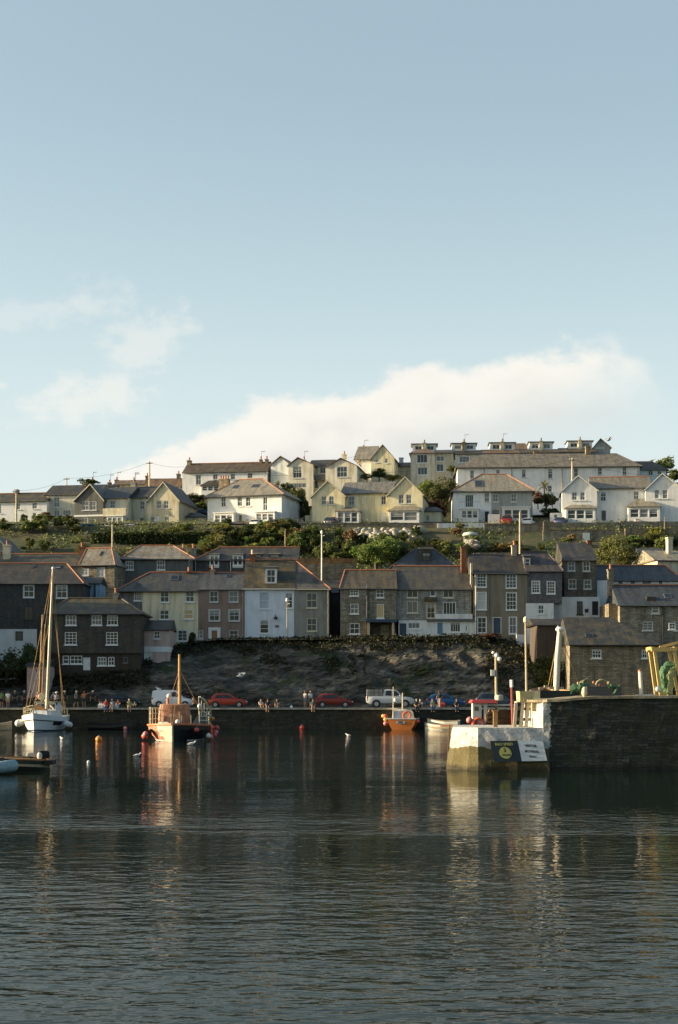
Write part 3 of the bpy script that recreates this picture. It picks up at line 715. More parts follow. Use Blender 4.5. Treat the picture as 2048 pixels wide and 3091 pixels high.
def h4():
    h = House('brown_house', 'brown-pink rendered cottage with white surrounds and an orange wooden front door', 'house', 599, 1945, 168)
    h.block(599, 738, 1779, 1946, STBR)
    for q in ((634, 1784, 659, 1817), (693, 1784, 719, 1817)): h.win(*q, 2, 2, trim=.05)
    for q in ((633, 1842, 663, 1874), (693, 1842, 723, 1874)): h.win(*q, 2, 2, trim=.12)
    h.door(638, 1902, 658, 1946, OAK); h.boxp('door_surround', 630, 638, 1894, 1947, -.06, .03, WHITE); h.boxp('door_surround', 658, 666, 1894, 1947, -.06, .03, WHITE); h.boxp('door_surround', 638, 658, 1894, 1902, -.06, .03, WHITE)
    h.win(602, 1902, 614, 1927, 1, 2); h.win(693, 1902, 720, 1930, 2, 2)
    h.roof(599, 738, 1779, None, None, 1729, M('blue_grey_slate', (.095, .105, .118), 'slates', lf=.1), over=.15); h.chimney(637, 648, 1706, 1730, 3.5, STL_CH, 1); h.pipe(734, 1782, 1944, mat=M('pinkish_pipe', (.40, .30, .25)))
    h.skylight(683, 1735, 697, 1744)
    h.finish()
h4()
def h5():
    h = House('pale_blue_house', 'pale blue rendered house with a blocked-up window and a tall white attic dormer', 'house', 739, 1933, 168)
    h.d = 8
    h.block(739, 889, 1775, 1934, STBL)
    h.win(784, 1788, 813, 1838, 1, 2, mat=STBL, pane=M('blocked_window', (.46, .52, .60), 'plain', .9), sill=True)
    h.win(862, 1789, 884, 1836, 2, 2); h.win(785, 1871, 812, 1912, 1, 3)
    h.roof(737, 889, 1775, None, None, 1690, SLATEM, ym=4.6, gutter=M('white_gutter', (.7, .7, .66))); h.dormer(802, 1716, 836, 1763, .7, WHITE, SLATED, 2.0); h.win(805, 1718, 833, 1760, 2, 2, y=.7, fw=.12)
    h.chimney(755, 771, 1660, 1704, 4.6, BRICK, 1, potm=POLEW)
    mb = MB(); mb.lathe([(.02, -.2), (.2, -.16), (.24, .06), (.06, .2), (.03, .35)], 8, (h.u(833), -.45, h.z(1866, 4))); mb.bar((h.u(833), 0, h.z(1860, 4)), (h.u(833), -.5, h.z(1855, 4)), .05)
    h.mesh('wall_lantern', mb, BLACKP)
    h.boxp('name_plate', 831, 843, 1887, 1894, -.03, -.003, LEAD); h.finish()
    h = House('grey_house', 'grey rendered house with cream corner trim and terracotta hip, next to the pale blue house', 'house', 890, 1918, 168)
    h.d = 8
    h.block(890, 994, 1776, 1918, STG)
    h.win(926, 1789, 958, 1835, 2, 2, mat=CREAMTRIM); h.win(927, 1866, 957, 1905, 2, 2, mat=CREAMTRIM)
    h.roof(890, 994, 1776, None, 893, 1692, M('mottled_slate', (.10, .10, .098), 'slates'), ym=4.6, gutter=CREAMTRIM); h.pipe(991, 1777, 1915, mat=CREAMTRIM, r=.1); h.boxp('eaves_board', 890, 994, 1774, 1780, -.04, -.002, CREAMTRIM)
    h.finish()
h5()
def h5c():
    h = House('back_cottage', 'dark slate cottage set back in the gap beside the cream-trimmed grey house', 'house', 994, 1915, 174)
    h.block(985, 1032, 1788, 1916, HUNGD); h.roof(980, 1040, 1788, None, None, 1752, SLATE, ridge=None); h.finish()
h5c()
def h6():
    h = House('stone_house', 'brown stone cottage with a dark blue shopfront canopy', 'house', 1028, 1917, 167)
    h.block(1028, 1109, 1775, 1876, STONEG, sink=0); h.block(1028, 1109, 1876, 1918, STONE, y0=.002); h.block(1109, 1197, 1776, 1872, STONEG, y0=.12, sink=0); h.block(1109, 1197, 1872, 1917, M('porch_recess_wall', (.10, .075, .05), 'stone'), y0=.9)
    h.win(1058, 1780, 1083, 1799, 3, 2); h.win(1136, 1779, 1160, 1804, 2, 2, y=.12); h.win(1058, 1822, 1083, 1853, 2, 2); h.win(1138, 1823, 1160, 1866, 1, 1, y=.12, pane=YBLIND); h.win(1056, 1881, 1086, 1914, 2, 2, y=.002)
    h.win(1150, 1886, 1173, 1913, 2, 2, y=.9, mat=WOOD)
    h.boxp('canopy', 1104, 1200, 1869, 1878, -.5, .13, DKBLUE); h.boxp('post', 1110, 1117, 1878, 1917, -.3, -.1, POLEW); h.boxp('post', 1184, 1191, 1878, 1917, -.3, -.1, POLEW)
    h.roof(1028, 1197, 1776, 1042, None, 1721, M('ochre_slate', (.10, .09, .07), 'slates', lf=.6, lichen=(.16, .12, .05)), over=.15); h.pipe(1108, 1765, 1876)
    h.finish()
h6()
def h7():
    h = House('stone_house', 'long grey slate house with a white ground floor and a cream first-floor doorway', 'house', 1197, 1916, 167.5)
    h.d = 8
    h.block(1197, 1428, 1777, 1873, HUNGGR, sink=0); h.block(1204, 1434, 1873, 1916, STWL, y0=-.1)
    for q in ((1229, 1779, 1262, 1804), (1338, 1779, 1370, 1804), (1229, 1814, 1262, 1850)): h.win(*q, 2, 1, mat=CREAMTRIM)
    h.win(1299, 1780, 1315, 1800, 1, 1); h.win(1287, 1816, 1316, 1868, 2, 3, mat=CREAMTRIM, fw=.16, sill=False); h.win(1338, 1817, 1377, 1861, 4, 1, sill=False)
    h.boxp('door_canopy', 1283, 1320, 1802, 1814, -.55, .02, SLATEM); h.boxp('terrace_parapet', 1315, 1427, 1853, 1869, -.35, -.12, STWL); h.boxp('terrace_floor', 1290, 1434, 1868, 1875, -.4, -.001, LEAD)
    h.door(1204, 1880, 1229, 1916, DKBLUE, y=-.1); h.win(1232, 1879, 1269, 1898, 3, 1, y=-.1); h.door(1319, 1878, 1339, 1914, BLUED, y=-.1, glazed=True); h.win(1360, 1877, 1391, 1908, 4, 1, y=-.1); h.win(1405, 1888, 1412, 1906, 1, 1, y=-.1, sill=False)
    h.roof(1195, 1428, 1777, None, None, 1709, M('brown_grey_slate', (.078, .080, .078), 'slates', lf=.25), over=.2)
    h.finish()
    h = House('dormer_house', 'big dark pyramid-roofed house with one dark dormer behind the terrace', 'house', 1175, 1740, 180)
    h.d = 11
    h.block(1170, 1395, 1722, 1760, HUNGD); h.roof(1170, 1395, 1722, 1258, 1304, 1653, SLATEB, ridge=M('slate_ridge', (.12, .10, .06))); h.dormer(1268, 1657, 1304, 1702, 2.2, HUNGB, SLATEL, 4.5, rise=.5); h.win(1275, 1668, 1299, 1698, 2, 1, y=2.2, mat=BLACKP, sill=False)
    h.finish()
HUNGGR = M('pale_grey_stonework', (.37, .37, .345), 'stone', size=(.5, .22), var=.18)
h7()
def h8():
    h = House('tall_grey_house', 'tall brown-grey house with three storeys of white sashes and a sunlit gable verge', 'house', 1426, 1920, 167)
    h.d = 7
    h.block(1438, 1592, 1729, 1920, STGB); h.block(1424, 1438, 1740, 1920, STGB, y0=.5)
    for q in ((1440, 1732, 1469, 1772), (1528, 1732, 1560, 1775), (1529, 1789, 1560, 1841)): h.win(*q, 3, 4, trim=.05)
    h.win(1441, 1788, 1469, 1840, 1, 2, pane=BLIND, trim=.05); h.win(1442, 1863, 1469, 1911, 2, 3, trim=.06); h.door(1488, 1863, 1514, 1912, DKBLUE); h.win(1538, 1863, 1560, 1913, 2, 2, trim=.07)
    h.boxp('gable_verge', 1421, 1427, 1700, 1764, -.2, .3, STCB)
    h.roof(1424, 1592, 1729, None, 1576, 1672, SLATED, ridge=None, over=.2); h.pipe(1436, 1731, 1915, mat=WHITE); h.pipe(1476, 1731, 1880, mat=LEAD)
    h.chimney(1392, 1409, 1650, 1712, 3.5, BRICK, 0); h.finish()
h8()
def h9():
    h = House('slate_hung_cottage', 'purple-grey slate-hung cottage over a white ground floor, with a small attic dormer', 'house', 1592, 1905, 167)
    h.block(1592, 1697, 1722, 1821, HUNGP, sink=0); h.block(1588, 1672, 1821, 1906, STWL, y0=-.02); h.block(1672, 1697, 1821, 1900, STGL, y0=.5)
    for q in ((1606, 1754, 1630, 1790), (1652, 1755, 1676, 1792)): h.win(*q, 3, 4, trim=.05)
    h.win(1625, 1826, 1643, 1853, 2, 2, y=-.02)
    h.roof(1590, 1697, 1722, None, 1652, 1666, SLATEP, ridge=M('dark_ridge', (.09, .07, .06))); h.dormer(1583, 1681, 1603, 1714, .9, HUNGP, SLATED, 2.0); h.win(1585, 1684, 1601, 1711, 1, 2, y=.9)
    h.chimney(1545, 1560, 1632, 1672, 3.5, STL_CH, 1); h.finish()
SLATEP = M('purple_slate_roof', (.082, .072, .084), 'slates', lf=.25)
h9()
def h10():
    h = House('tall_stone_house', 'tall dark stone house with four half-open white sashes and a white ground floor', 'house', 1697, 1862, 170)
    h.d = 6.5
    h.block(1704, 1801, 1690, 1802, STONED2, sink=0); h.block(1697, 1813, 1802, 1862, STW, y0=-.05)
    for q in ((1715, 1693, 1736, 1723), (1760, 1694, 1781, 1724), (1717, 1748, 1740, 1777), (1763, 1750, 1785, 1778)): h.win(*q, 2, 2, trim=.03)
    h.win(1742, 1815, 1760, 1855, 2, 2, y=-.05, mat=BLACKP); h.door(1788, 1815, 1806, 1857, BLACKP, y=-.05, frame=BLACKP); h.boxp('letter_box', 1767, 1777, 1838, 1848, -.2, -.05, BLACKP)
    h.roof(1704, 1801, 1690, None, None, 1637, SLATED, ridge=None, gmat=STCB, ym=5.2); h.chimney(1773, 1786, 1632, 1650, 5, BRICK, 0); h.finish()
STONED2 = M('dark_brown_stone', (.17, .155, .125), 'stone')
h10()
def h11():
    h = House('blue_slate_cottage', 'long low white cottage under a dark blue slate roof with a terracotta ridge', 'house', 1800, 1790, 172)
    h.block(1800, 2060, 1751, 1806, STWL); h.block(1803, 1836, 1752, 1810, STW, y0=-1.2)
    for q in ((1868, 1754, 1880, 1762), (1905, 1754, 1916, 1762), (1940, 1753, 1965, 1762), (1990, 1754, 2000, 1762)): h.win(*q, 1, 1, mat=BLACKP, sill=False)
    h.roof(1798, 2062, 1751, None, 2010, 1707, SLATEB); h.finish()
h11()
def h12():
    h = House('stone_cottage', 'long grey stone cottage with a sunlit brown gable end and a slim red-potted chimney', 'house', 1872, 1950, 163)
    h.d = 8.5
    h.block(1872, 2090, 1826, 1960, STONEG)
    h.win(1968, 1826, 1991, 1852, 1, 2, pane=CURTAIN, fw=.12); h.win(1941, 1876, 1972, 1903, 2, 3); h.win(2036, 1876, 2066, 1904, 2, 3); h.boxp('dormer_roof', 1953, 1982, 1801, 1815, .7, 1.6, SLATED)
    rf = h.roof(1870, 2092, 1826, None, None, 1766, SLATEB, gmat=STONE); h.skylight(2008, 1793, 2024, 1806); h.pipe(2002, 1829, 1950, mat=BLACKP, r=.08)
    h.chimney(1835, 1851, 1704, 1768, 4.2, STONEL, 1); h.block(1838, 1872, 1822, 1960, STONE, y0=1.2, y1=8.2); h.finish()
h12()
def h13():
    h = House('stone_net_loft', 'low brown stone net loft behind the pier with a sunlit end wall', 'building', 1722, 2120, 150)
    h.d = 8
    h.block(1722, 1985, 1943, 2120, STONE)
    mb = MB(); mb.box(-.06, -.003, .0, 8.0, -2, h.z(1943, 0)); h.mesh('brightened_end_wall', mb, STONEL)  # thin skin of paler stone, brightening the sunlit end by colour
    h.win(1788, 1961, 1816, 1987, 3, 2); h.win(1938, 1961, 1955, 1987, 2, 2); h.win(2020, 1880, 2040, 1900, 2, 2)
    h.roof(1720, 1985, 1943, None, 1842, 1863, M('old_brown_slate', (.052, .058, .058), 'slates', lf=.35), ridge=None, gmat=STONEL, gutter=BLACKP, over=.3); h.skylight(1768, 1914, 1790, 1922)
    h.chimney(1850, 1860, 1912, 1925, 2.2, WHITE, 0, .3)
    h.finish()
    h = House('dark_shed', 'dark brown rendered shed with a slate roof wedged behind the net loft gable', 'shed', 1622, 1990, 156)
    h.d = 6; h.block(1622, 1700, 1886, 1990, M('brown_shed_wall', (.085, .065, .05), 'stucco')); h.roof(1612, 1704, 1886, None, None, 1868, SLATED, ridge=None); h.finish()
h13()
# ------------------------------------------------------------------ the second row
ROW2 = 'houses peering over the front terrace'
def r2():
    h = House('end_house', 'house showing only its long brown roof and a bright terracotta ridge', 'house', -30, 1730, 181, 3)
    h.block(-40, 245, 1708, 1760, STG); h.roof(-40, 248, 1708, None, None, 1672, SLATEM, ym=4); h.chimney(239, 257, 1638, 1690, 4, BRICK, 1); h.chimney(12, 32, 1632, 1690, 2.5, STC, 1); h.finish()
    h = House('grey_gable_house', 'grey gabled house end with pale bargeboards, cut by the picture edge over the brown roof', 'house', -30, 1690, 188, 3)
    h.gable(-60, 30, 1662, -12, 1618, STG, barge=CREAMTRIM, roofm=SLATE); h.win(0, 1655, 9, 1680, 1, 2, y=-.3); h.finish()
    h = House('stone_house', 'stone house with brick arches and two white blinds in its sunlit front', 'house', 245, 1752, 178, 11)
    h.d = 6
    h.block(245, 346, 1704, 1765, STONEL); h.win(247, 1714, 268, 1737, 2, 2, pane=BLIND); h.win(294, 1712, 318, 1756, 2, 3, pane=BLIND)
    for a, c, y in ((246, 270, 1710), (293, 320, 1708)): h.boxp('brick_arch', a, c, y, y + 4, -.02, .03, BRICK)
    h.roof(243, 346, 1704, 262, 338, 1655, M('pale_grey_slate', (.27, .25, .21), 'slates', lf=.4)); h.skylight(300, 1665, 312, 1678); h.finish()
    h = House('sky_blue_house', 'sliver of a sky-blue rendered house squeezed between the black house and the stone house', 'house', 245, 1812, 171)
    h.d = 4; h.block(245, 302, 1760, 1812, STSK); h.pipe(287, 1762, 1812, mat=DKBLUE, r=.12); h.roof(243, 304, 1760, None, None, 1742, SLATED, ridge=None); h.finish()
    h = House('grey_house', 'dark grey house under a broad hipped roof with terracotta hips and two white sashes', 'house', 372, 1725, 181)
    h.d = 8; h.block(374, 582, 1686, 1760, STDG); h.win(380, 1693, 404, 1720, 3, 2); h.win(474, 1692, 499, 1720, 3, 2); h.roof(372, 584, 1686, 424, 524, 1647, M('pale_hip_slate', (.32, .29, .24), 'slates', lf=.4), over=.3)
    h.chimney(548, 560, 1642, 1665, 5, STL_CH, 1); h.chimney(577, 592, 1642, 1680, 3.5, STG, 1); h.finish()
    h = House('dormer_house', 'black slate-hung house with a row of pale-roofed attic dormers', 'house', 590, 1725, 182)
    h.d = 8; h.block(590, 900, 1690, 1760, HUNGD)
    h.roof(590, 900, 1690, 665, None, 1652, SLATED)
    for a, b_ in ((633, 662), (703, 734)):
        h.dormer(a, 1674, b_, 1708, -.05, WHITE, SLATEL, 4.0, rise=.45); h.win(a + 1, 1676, b_ - 1, 1707, 2, 1, y=-.05, fw=.13, bar=.16)
    for a, b_ in ((768, 790), (815, 845)):
        h.dormer(a, 1674, b_, 1700, .9, HUNGD, SLATEL, 3.2, rise=.45); h.win(a + 3, 1677, b_ - 3, 1693, 2, 1, y=.9, pane=CURTAIN)
    h.pipe(590, 1692, 1724, mat=CHROME); h.pipe(697, 1692, 1724, mat=CHROME)
    h.chimney(757, 766, 1660, 1690, 1.5, POLEW, 1, .4); h.chimney(886, 899, 1655, 1690, 4, STL_CH, 0); h.finish()
    h = House('corner_house', 'grey-roofed house with a sunlit cream end wall and tall pale chimney, at the far right', 'house', 1985, 1740, 176, -8)
    h.d = 8; h.block(1985, 2090, 1692, 1745, STC); h.roof(1978, 2095, 1692, None, None, 1662, SLATEL, ridge=None, gmat=STC); h.chimney(2014, 2028, 1622, 1688, 3, STC, 0, .8); h.finish()
    h = House('grey_shed', 'low grey slate-roofed shed between the golden bush and the cream corner house', 'shed', 1942, 1705, 186)
    h.block(1942, 2005, 1682, 1710, STG); h.roof(1940, 2008, 1682, None, None, 1655, SLATE, ridge=None); h.win(1962, 1686, 1968, 1704, 1, 1, pane=CURTAIN); h.finish()
r2()
# ------------------------------------------------------------------ the row of villas along the upper street
VIL = 'villas along the upper street'
def villas():
    h = House('white_cottage', 'long white cottage with brown roof at the town end of the upper street', 'house', -30, 1572, 232, 8)
    h.block(-30, 142, 1513, 1575, STW); h.win(0, 1520, 5, 1550, 1, 2); h.win(98, 1517, 113, 1536, 2, 2, pane=CURTAIN); h.win(50, 1518, 62, 1538, 2, 2); h.win(99, 1548, 111, 1556, 1, 1)
    h.roof(-30, 142, 1513, None, None, 1489, SLATEM); h.chimney(48, 56, 1478, 1492, 3.5, STONEG, 0); h.finish()
    h = House('cream_house', 'tall cream house with a dark brown roof behind the clipped bushes', 'house', 141, 1560, 232, 8)
    h.block(141, 238, 1492, 1572, STCB); h.win(163, 1500, 181, 1531, 2, 2, pane=CURTAIN); h.win(163, 1539, 181, 1556, 2, 1, pane=CURTAIN); h.win(190, 1539, 215, 1556, 3, 1, pane=CURTAIN)
    h.roof(138, 300, 1492, 160, None, 1464, SLATED, ridge=None); h.chimney(251, 263, 1459, 1480, 3.5, STONE, 0); h.finish()
    h = House('gabled_villa', 'dark grey gabled villa with twin gable window and plant-filled balcony', 'house', 226, 1600, 222, 12)
    h.d = 9
    h.block(312, 388, 1503, 1600, STCB, y0=.6)
    h.roof(300, 388, 1503, None, None, 1471, SLATE, y0=.6, ridge=None)
    b = h.gable(226, 312, 1509, 274, 1462, STDG, y0=-.4, y1=6, barge=CREAMTRIM, roofm=SLATE, ylow=1600)
    h.win(249, 1513, 270, 1540, 2, 2, y=-.4, pane=CURTAIN); h.win(272, 1513, 291, 1540, 2, 2, y=-.4, pane=CURTAIN); h.boxp('string_course', 224, 312, 1554, 1559, -.46, -.4, TRIM)
    h.win(247, 1563, 266, 1592, 2, 2, y=-.4, pane=CURTAIN); h.win(273, 1567, 289, 1590, 2, 2, y=-.4, pane=CURTAIN)
    h.win(333, 1512, 348, 1533, 2, 2, y=.6); h.bay(323, 372, 1558, 1592, 1.2, WHITE, 3)
    h.boxp('balcony', 311, 380, 1534, 1558, -1.3, -1.1, STC); h.finish()
    h = House('gabled_villa', 'cream gabled villa with dark tiled roof and white front door', 'house', 386, 1590, 222, 12)
    h.d = 9
    h.block(386, 470, 1501, 1592, STC, y0=.5); h.roof(386, 480, 1501, None, None, 1468, SLATED, y0=.5, ridge=None)
    h.gable(446, 540, 1511, 494, 1456, STC, y0=-.3, barge=CREAMTRIM, roofm=SLATE)
    for q in ((473, 1508, 488, 1535), (495, 1508, 510, 1535), (497, 1558, 512, 1588)): h.win(*q, 2, 2, y=-.3, pane=CURTAIN)
    h.win(423, 1513, 438, 1538, 2, 2, y=.5); h.win(423, 1562, 437, 1587, 2, 2, y=.5); h.win(455, 1560, 468, 1580, 1, 2, y=-.3); h.door(469, 1558, 482, 1588, WHITE, y=-.3)
    h.chimney(398, 412, 1447, 1475, 4, STG, 1); h.finish()
    h = House('garage', 'small cream garage with a low roof between the cream villa and the white hipped house', 'shed', 560, 1592, 223, 10)
    h.d = 5; h.block(556, 624, 1560, 1594, STC); h.win(568, 1568, 577, 1585, 1, 2); h.roof(553, 626, 1560, 570, 600, 1548, SLATE, ridge=None); h.finish()
    h = House('conservatory_shed', 'blue-grey glass lean-to roof above the cream garage', 'shed', 576, 1556, 229, 10)
    h.d = 4; h.block(576, 636, 1546, 1560, M('dark_timber', (.05, .045, .04))); h.roof(574, 638, 1546, None, None, 1534, M('solar_glass', (.05, .08, .13), 'glass', .15), ridge=None, gutter=False); h.finish()
    h = House('hipped_house', 'large white house with a grey hipped roof, two skylights and two flat-roofed bays', 'house', 627, 1594, 221, 17)
    h.d = 11
    h.block(627, 851, 1494, 1594, STW)
    for q in ((668, 1500, 683, 1530), (718, 1500, 732, 1528), (743, 1500, 757, 1528)): h.win(*q, 2, 2)
    h.win(795, 1500, 808, 1541, 2, 2, sill=False); h.bay(646, 706, 1549, 1593, 1.1, WHITE, 3); h.bay(771, 830, 1546, 1582, 1.2, WHITE, 3); h.door(720, 1554, 732, 1586, OAK)
    mb = MB(); u0, u1 = h.u(774, -1.2), h.u(828, -1.2); z = h.z(1546, 8, -1.2) + .14
    for u in [lerp(u0, u1, i / 8) for i in range(9)]: mb.bar((u, -1.25, z), (u, -1.25, z + .9), .035)
    mb.bar((u0, -1.25, z + .92), (u1, -1.25, z + .92), .05); h.mesh('balcony_railing', mb, WHITE)
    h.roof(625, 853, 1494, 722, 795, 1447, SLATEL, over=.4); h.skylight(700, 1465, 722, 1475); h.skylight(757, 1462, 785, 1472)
    h.chimney(664, 693, 1436, 1482, 6.5, STONE, 4); h.finish()
    h = House('twin_gabled_villa', 'pale yellow double-gabled villa with a white conservatory and a hip-roofed bay', 'house', 940, 1582, 219, 9)
    h.d = 10
    h.block(1030, 1180, 1488, 1584, STYV, y0=.5); h.roof(1030, 1182, 1488, None, None, 1455, M('two_tone_slate', (.23, .22, .20), 'slates', lf=.3), y0=.5, ridge=None, over=.3)
    h.gable(942, 1041, 1497, 990, 1451, STYV, y0=-.6, y1=7, roofm=SLATE, barge=CREAMTRIM); h.gable(1172, 1276, 1492, 1224, 1440, STYV, y0=-.6, y1=9, roofm=SLATE, barge=CREAMTRIM)
    for q in ((971, 1498, 986, 1523), (994, 1498, 1009, 1523), (1204, 1493, 1220, 1520), (1227, 1493, 1243, 1520)): h.win(*q, 2, 2, y=-.6, pane=CURTAIN)
    h.win(1053, 1498, 1071, 1525, 2, 2, y=.5); h.win(1151, 1497, 1166, 1523, 2, 2, y=.5); h.door(1151, 1547, 1166, 1580, TRIM, y=.5)
    h.bay(1174, 1266, 1540, 1580, 2.0, WHITE, 2, roofy=1523, roofm=SLATEL, ysill=1571, ytop=1546); h.bay(1016, 1084, 1541, 1580, 2.2, WHITE, 3, roofy=1531, roofm=SLATEL, ysill=1576, ytop=1546)
    h.block(1278, 1332, 1543, 1582, STYV, y0=2, y1=7); h.win(1286, 1555, 1297, 1572, 1, 1, y=2); h.roof(1276, 1334, 1543, None, 1320, 1531, SLATE, y0=2, y1=7, ridge=None); h.block(921, 942, 1556, 1582, STC, y0=1, y1=5); h.finish()
    h = House('hipped_house', 'house in two halves, white and grey, under one pale hipped roof with a tile-red ridge', 'house', 1369, 1585, 218, 3)
    h.d = 11
    h.block(1369, 1484, 1480, 1586, STW); h.block(1484, 1608, 1482, 1586, STGL, y0=.03)
    h.win(1405, 1493, 1430, 1531, 4, 1, sill=False); h.win(1463, 1487, 1478, 1515, 2, 2); h.win(1488, 1491, 1505, 1515, 2, 2, y=.03, pane=CURTAIN); h.win(1543, 1490, 1560, 1515, 2, 2, y=.03, pane=CURTAIN)
    h.bay(1391, 1446, 1536, 1578, 1.3, WHITE, 3); h.door(1463, 1542, 1478, 1582, BLACKP); h.win(1488, 1540, 1506, 1551, 1, 1, y=.03, mat=BLACKP); h.bay(1518, 1600, 1532, 1584, 1.2, WHITE, 3)
    h.boxp('garden_gate_panel', 1474, 1509, 1552, 1584, -3.0, -2.9, WHITE)
    mb = MB(); u0, u1 = h.u(1387, -1.4), h.u(1450, -1.4); z = h.z(1535, 2, -1.4) + .1
    for i in range(9): u = lerp(u0, u1, i / 8); mb.bar((u, -1.4, z), (u, -1.4, z + .9), .035)
    mb.bar((u0, -1.4, z + .92), (u1, -1.4, z + .92), .05); h.mesh('balcony_railing', mb, CHROME)
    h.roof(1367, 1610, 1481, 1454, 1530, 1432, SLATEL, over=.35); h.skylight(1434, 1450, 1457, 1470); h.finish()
    h = House('twin_gabled_villa', 'white double-gabled villa with a slate roof between its gables and two sunroom bays', 'house', 1697, 1577, 216, 7)
    h.d = 10
    h.block(1790, 1960, 1473, 1580, STW, y0=.5); h.roof(1785, 1965, 1473, None, None, 1440, M('grey_range_slate', (.24, .22, .18), 'slates', lf=.35), y0=.5, over=.3)
    h.gable(1697, 1803, 1480, 1746, 1436, STW, y0=-.6, y1=7, roofm=SLATE, barge=TRIM); h.gable(1949, 2062, 1476, 1999, 1430, STW, y0=-.6, y1=7, roofm=SLATE, barge=TRIM)
    for q in ((1727, 1485, 1743, 1510), (1752, 1485, 1767, 1510), (1977, 1478, 1991, 1505), (2001, 1478, 2016, 1505)): h.win(*q, 2, 2, y=-.6, pane=CURTAIN)
    h.win(1813, 1485, 1830, 1513, 2, 2, y=.5); h.win(1913, 1482, 1929, 1508, 2, 2, y=.5, pane=CURTAIN); h.door(1815, 1540, 1831, 1570, LEAD, y=.5)
    h.bay(1708, 1798, 1533, 1577, 1.8, WHITE, 3, roofy=1519, roofm=SLATEL, ysill=1566, ytop=1539); h.bay(1897, 1993, 1528, 1576, 1.8, WHITE, 3, roofy=1507, roofm=SLATEL, ysill=1562, ytop=1536)
    h.block(1661, 1697, 1548, 1577, STW, y0=2, y1=6); h.win(1672, 1552, 1684, 1565, 1, 1, y=2); h.finish()
villas()
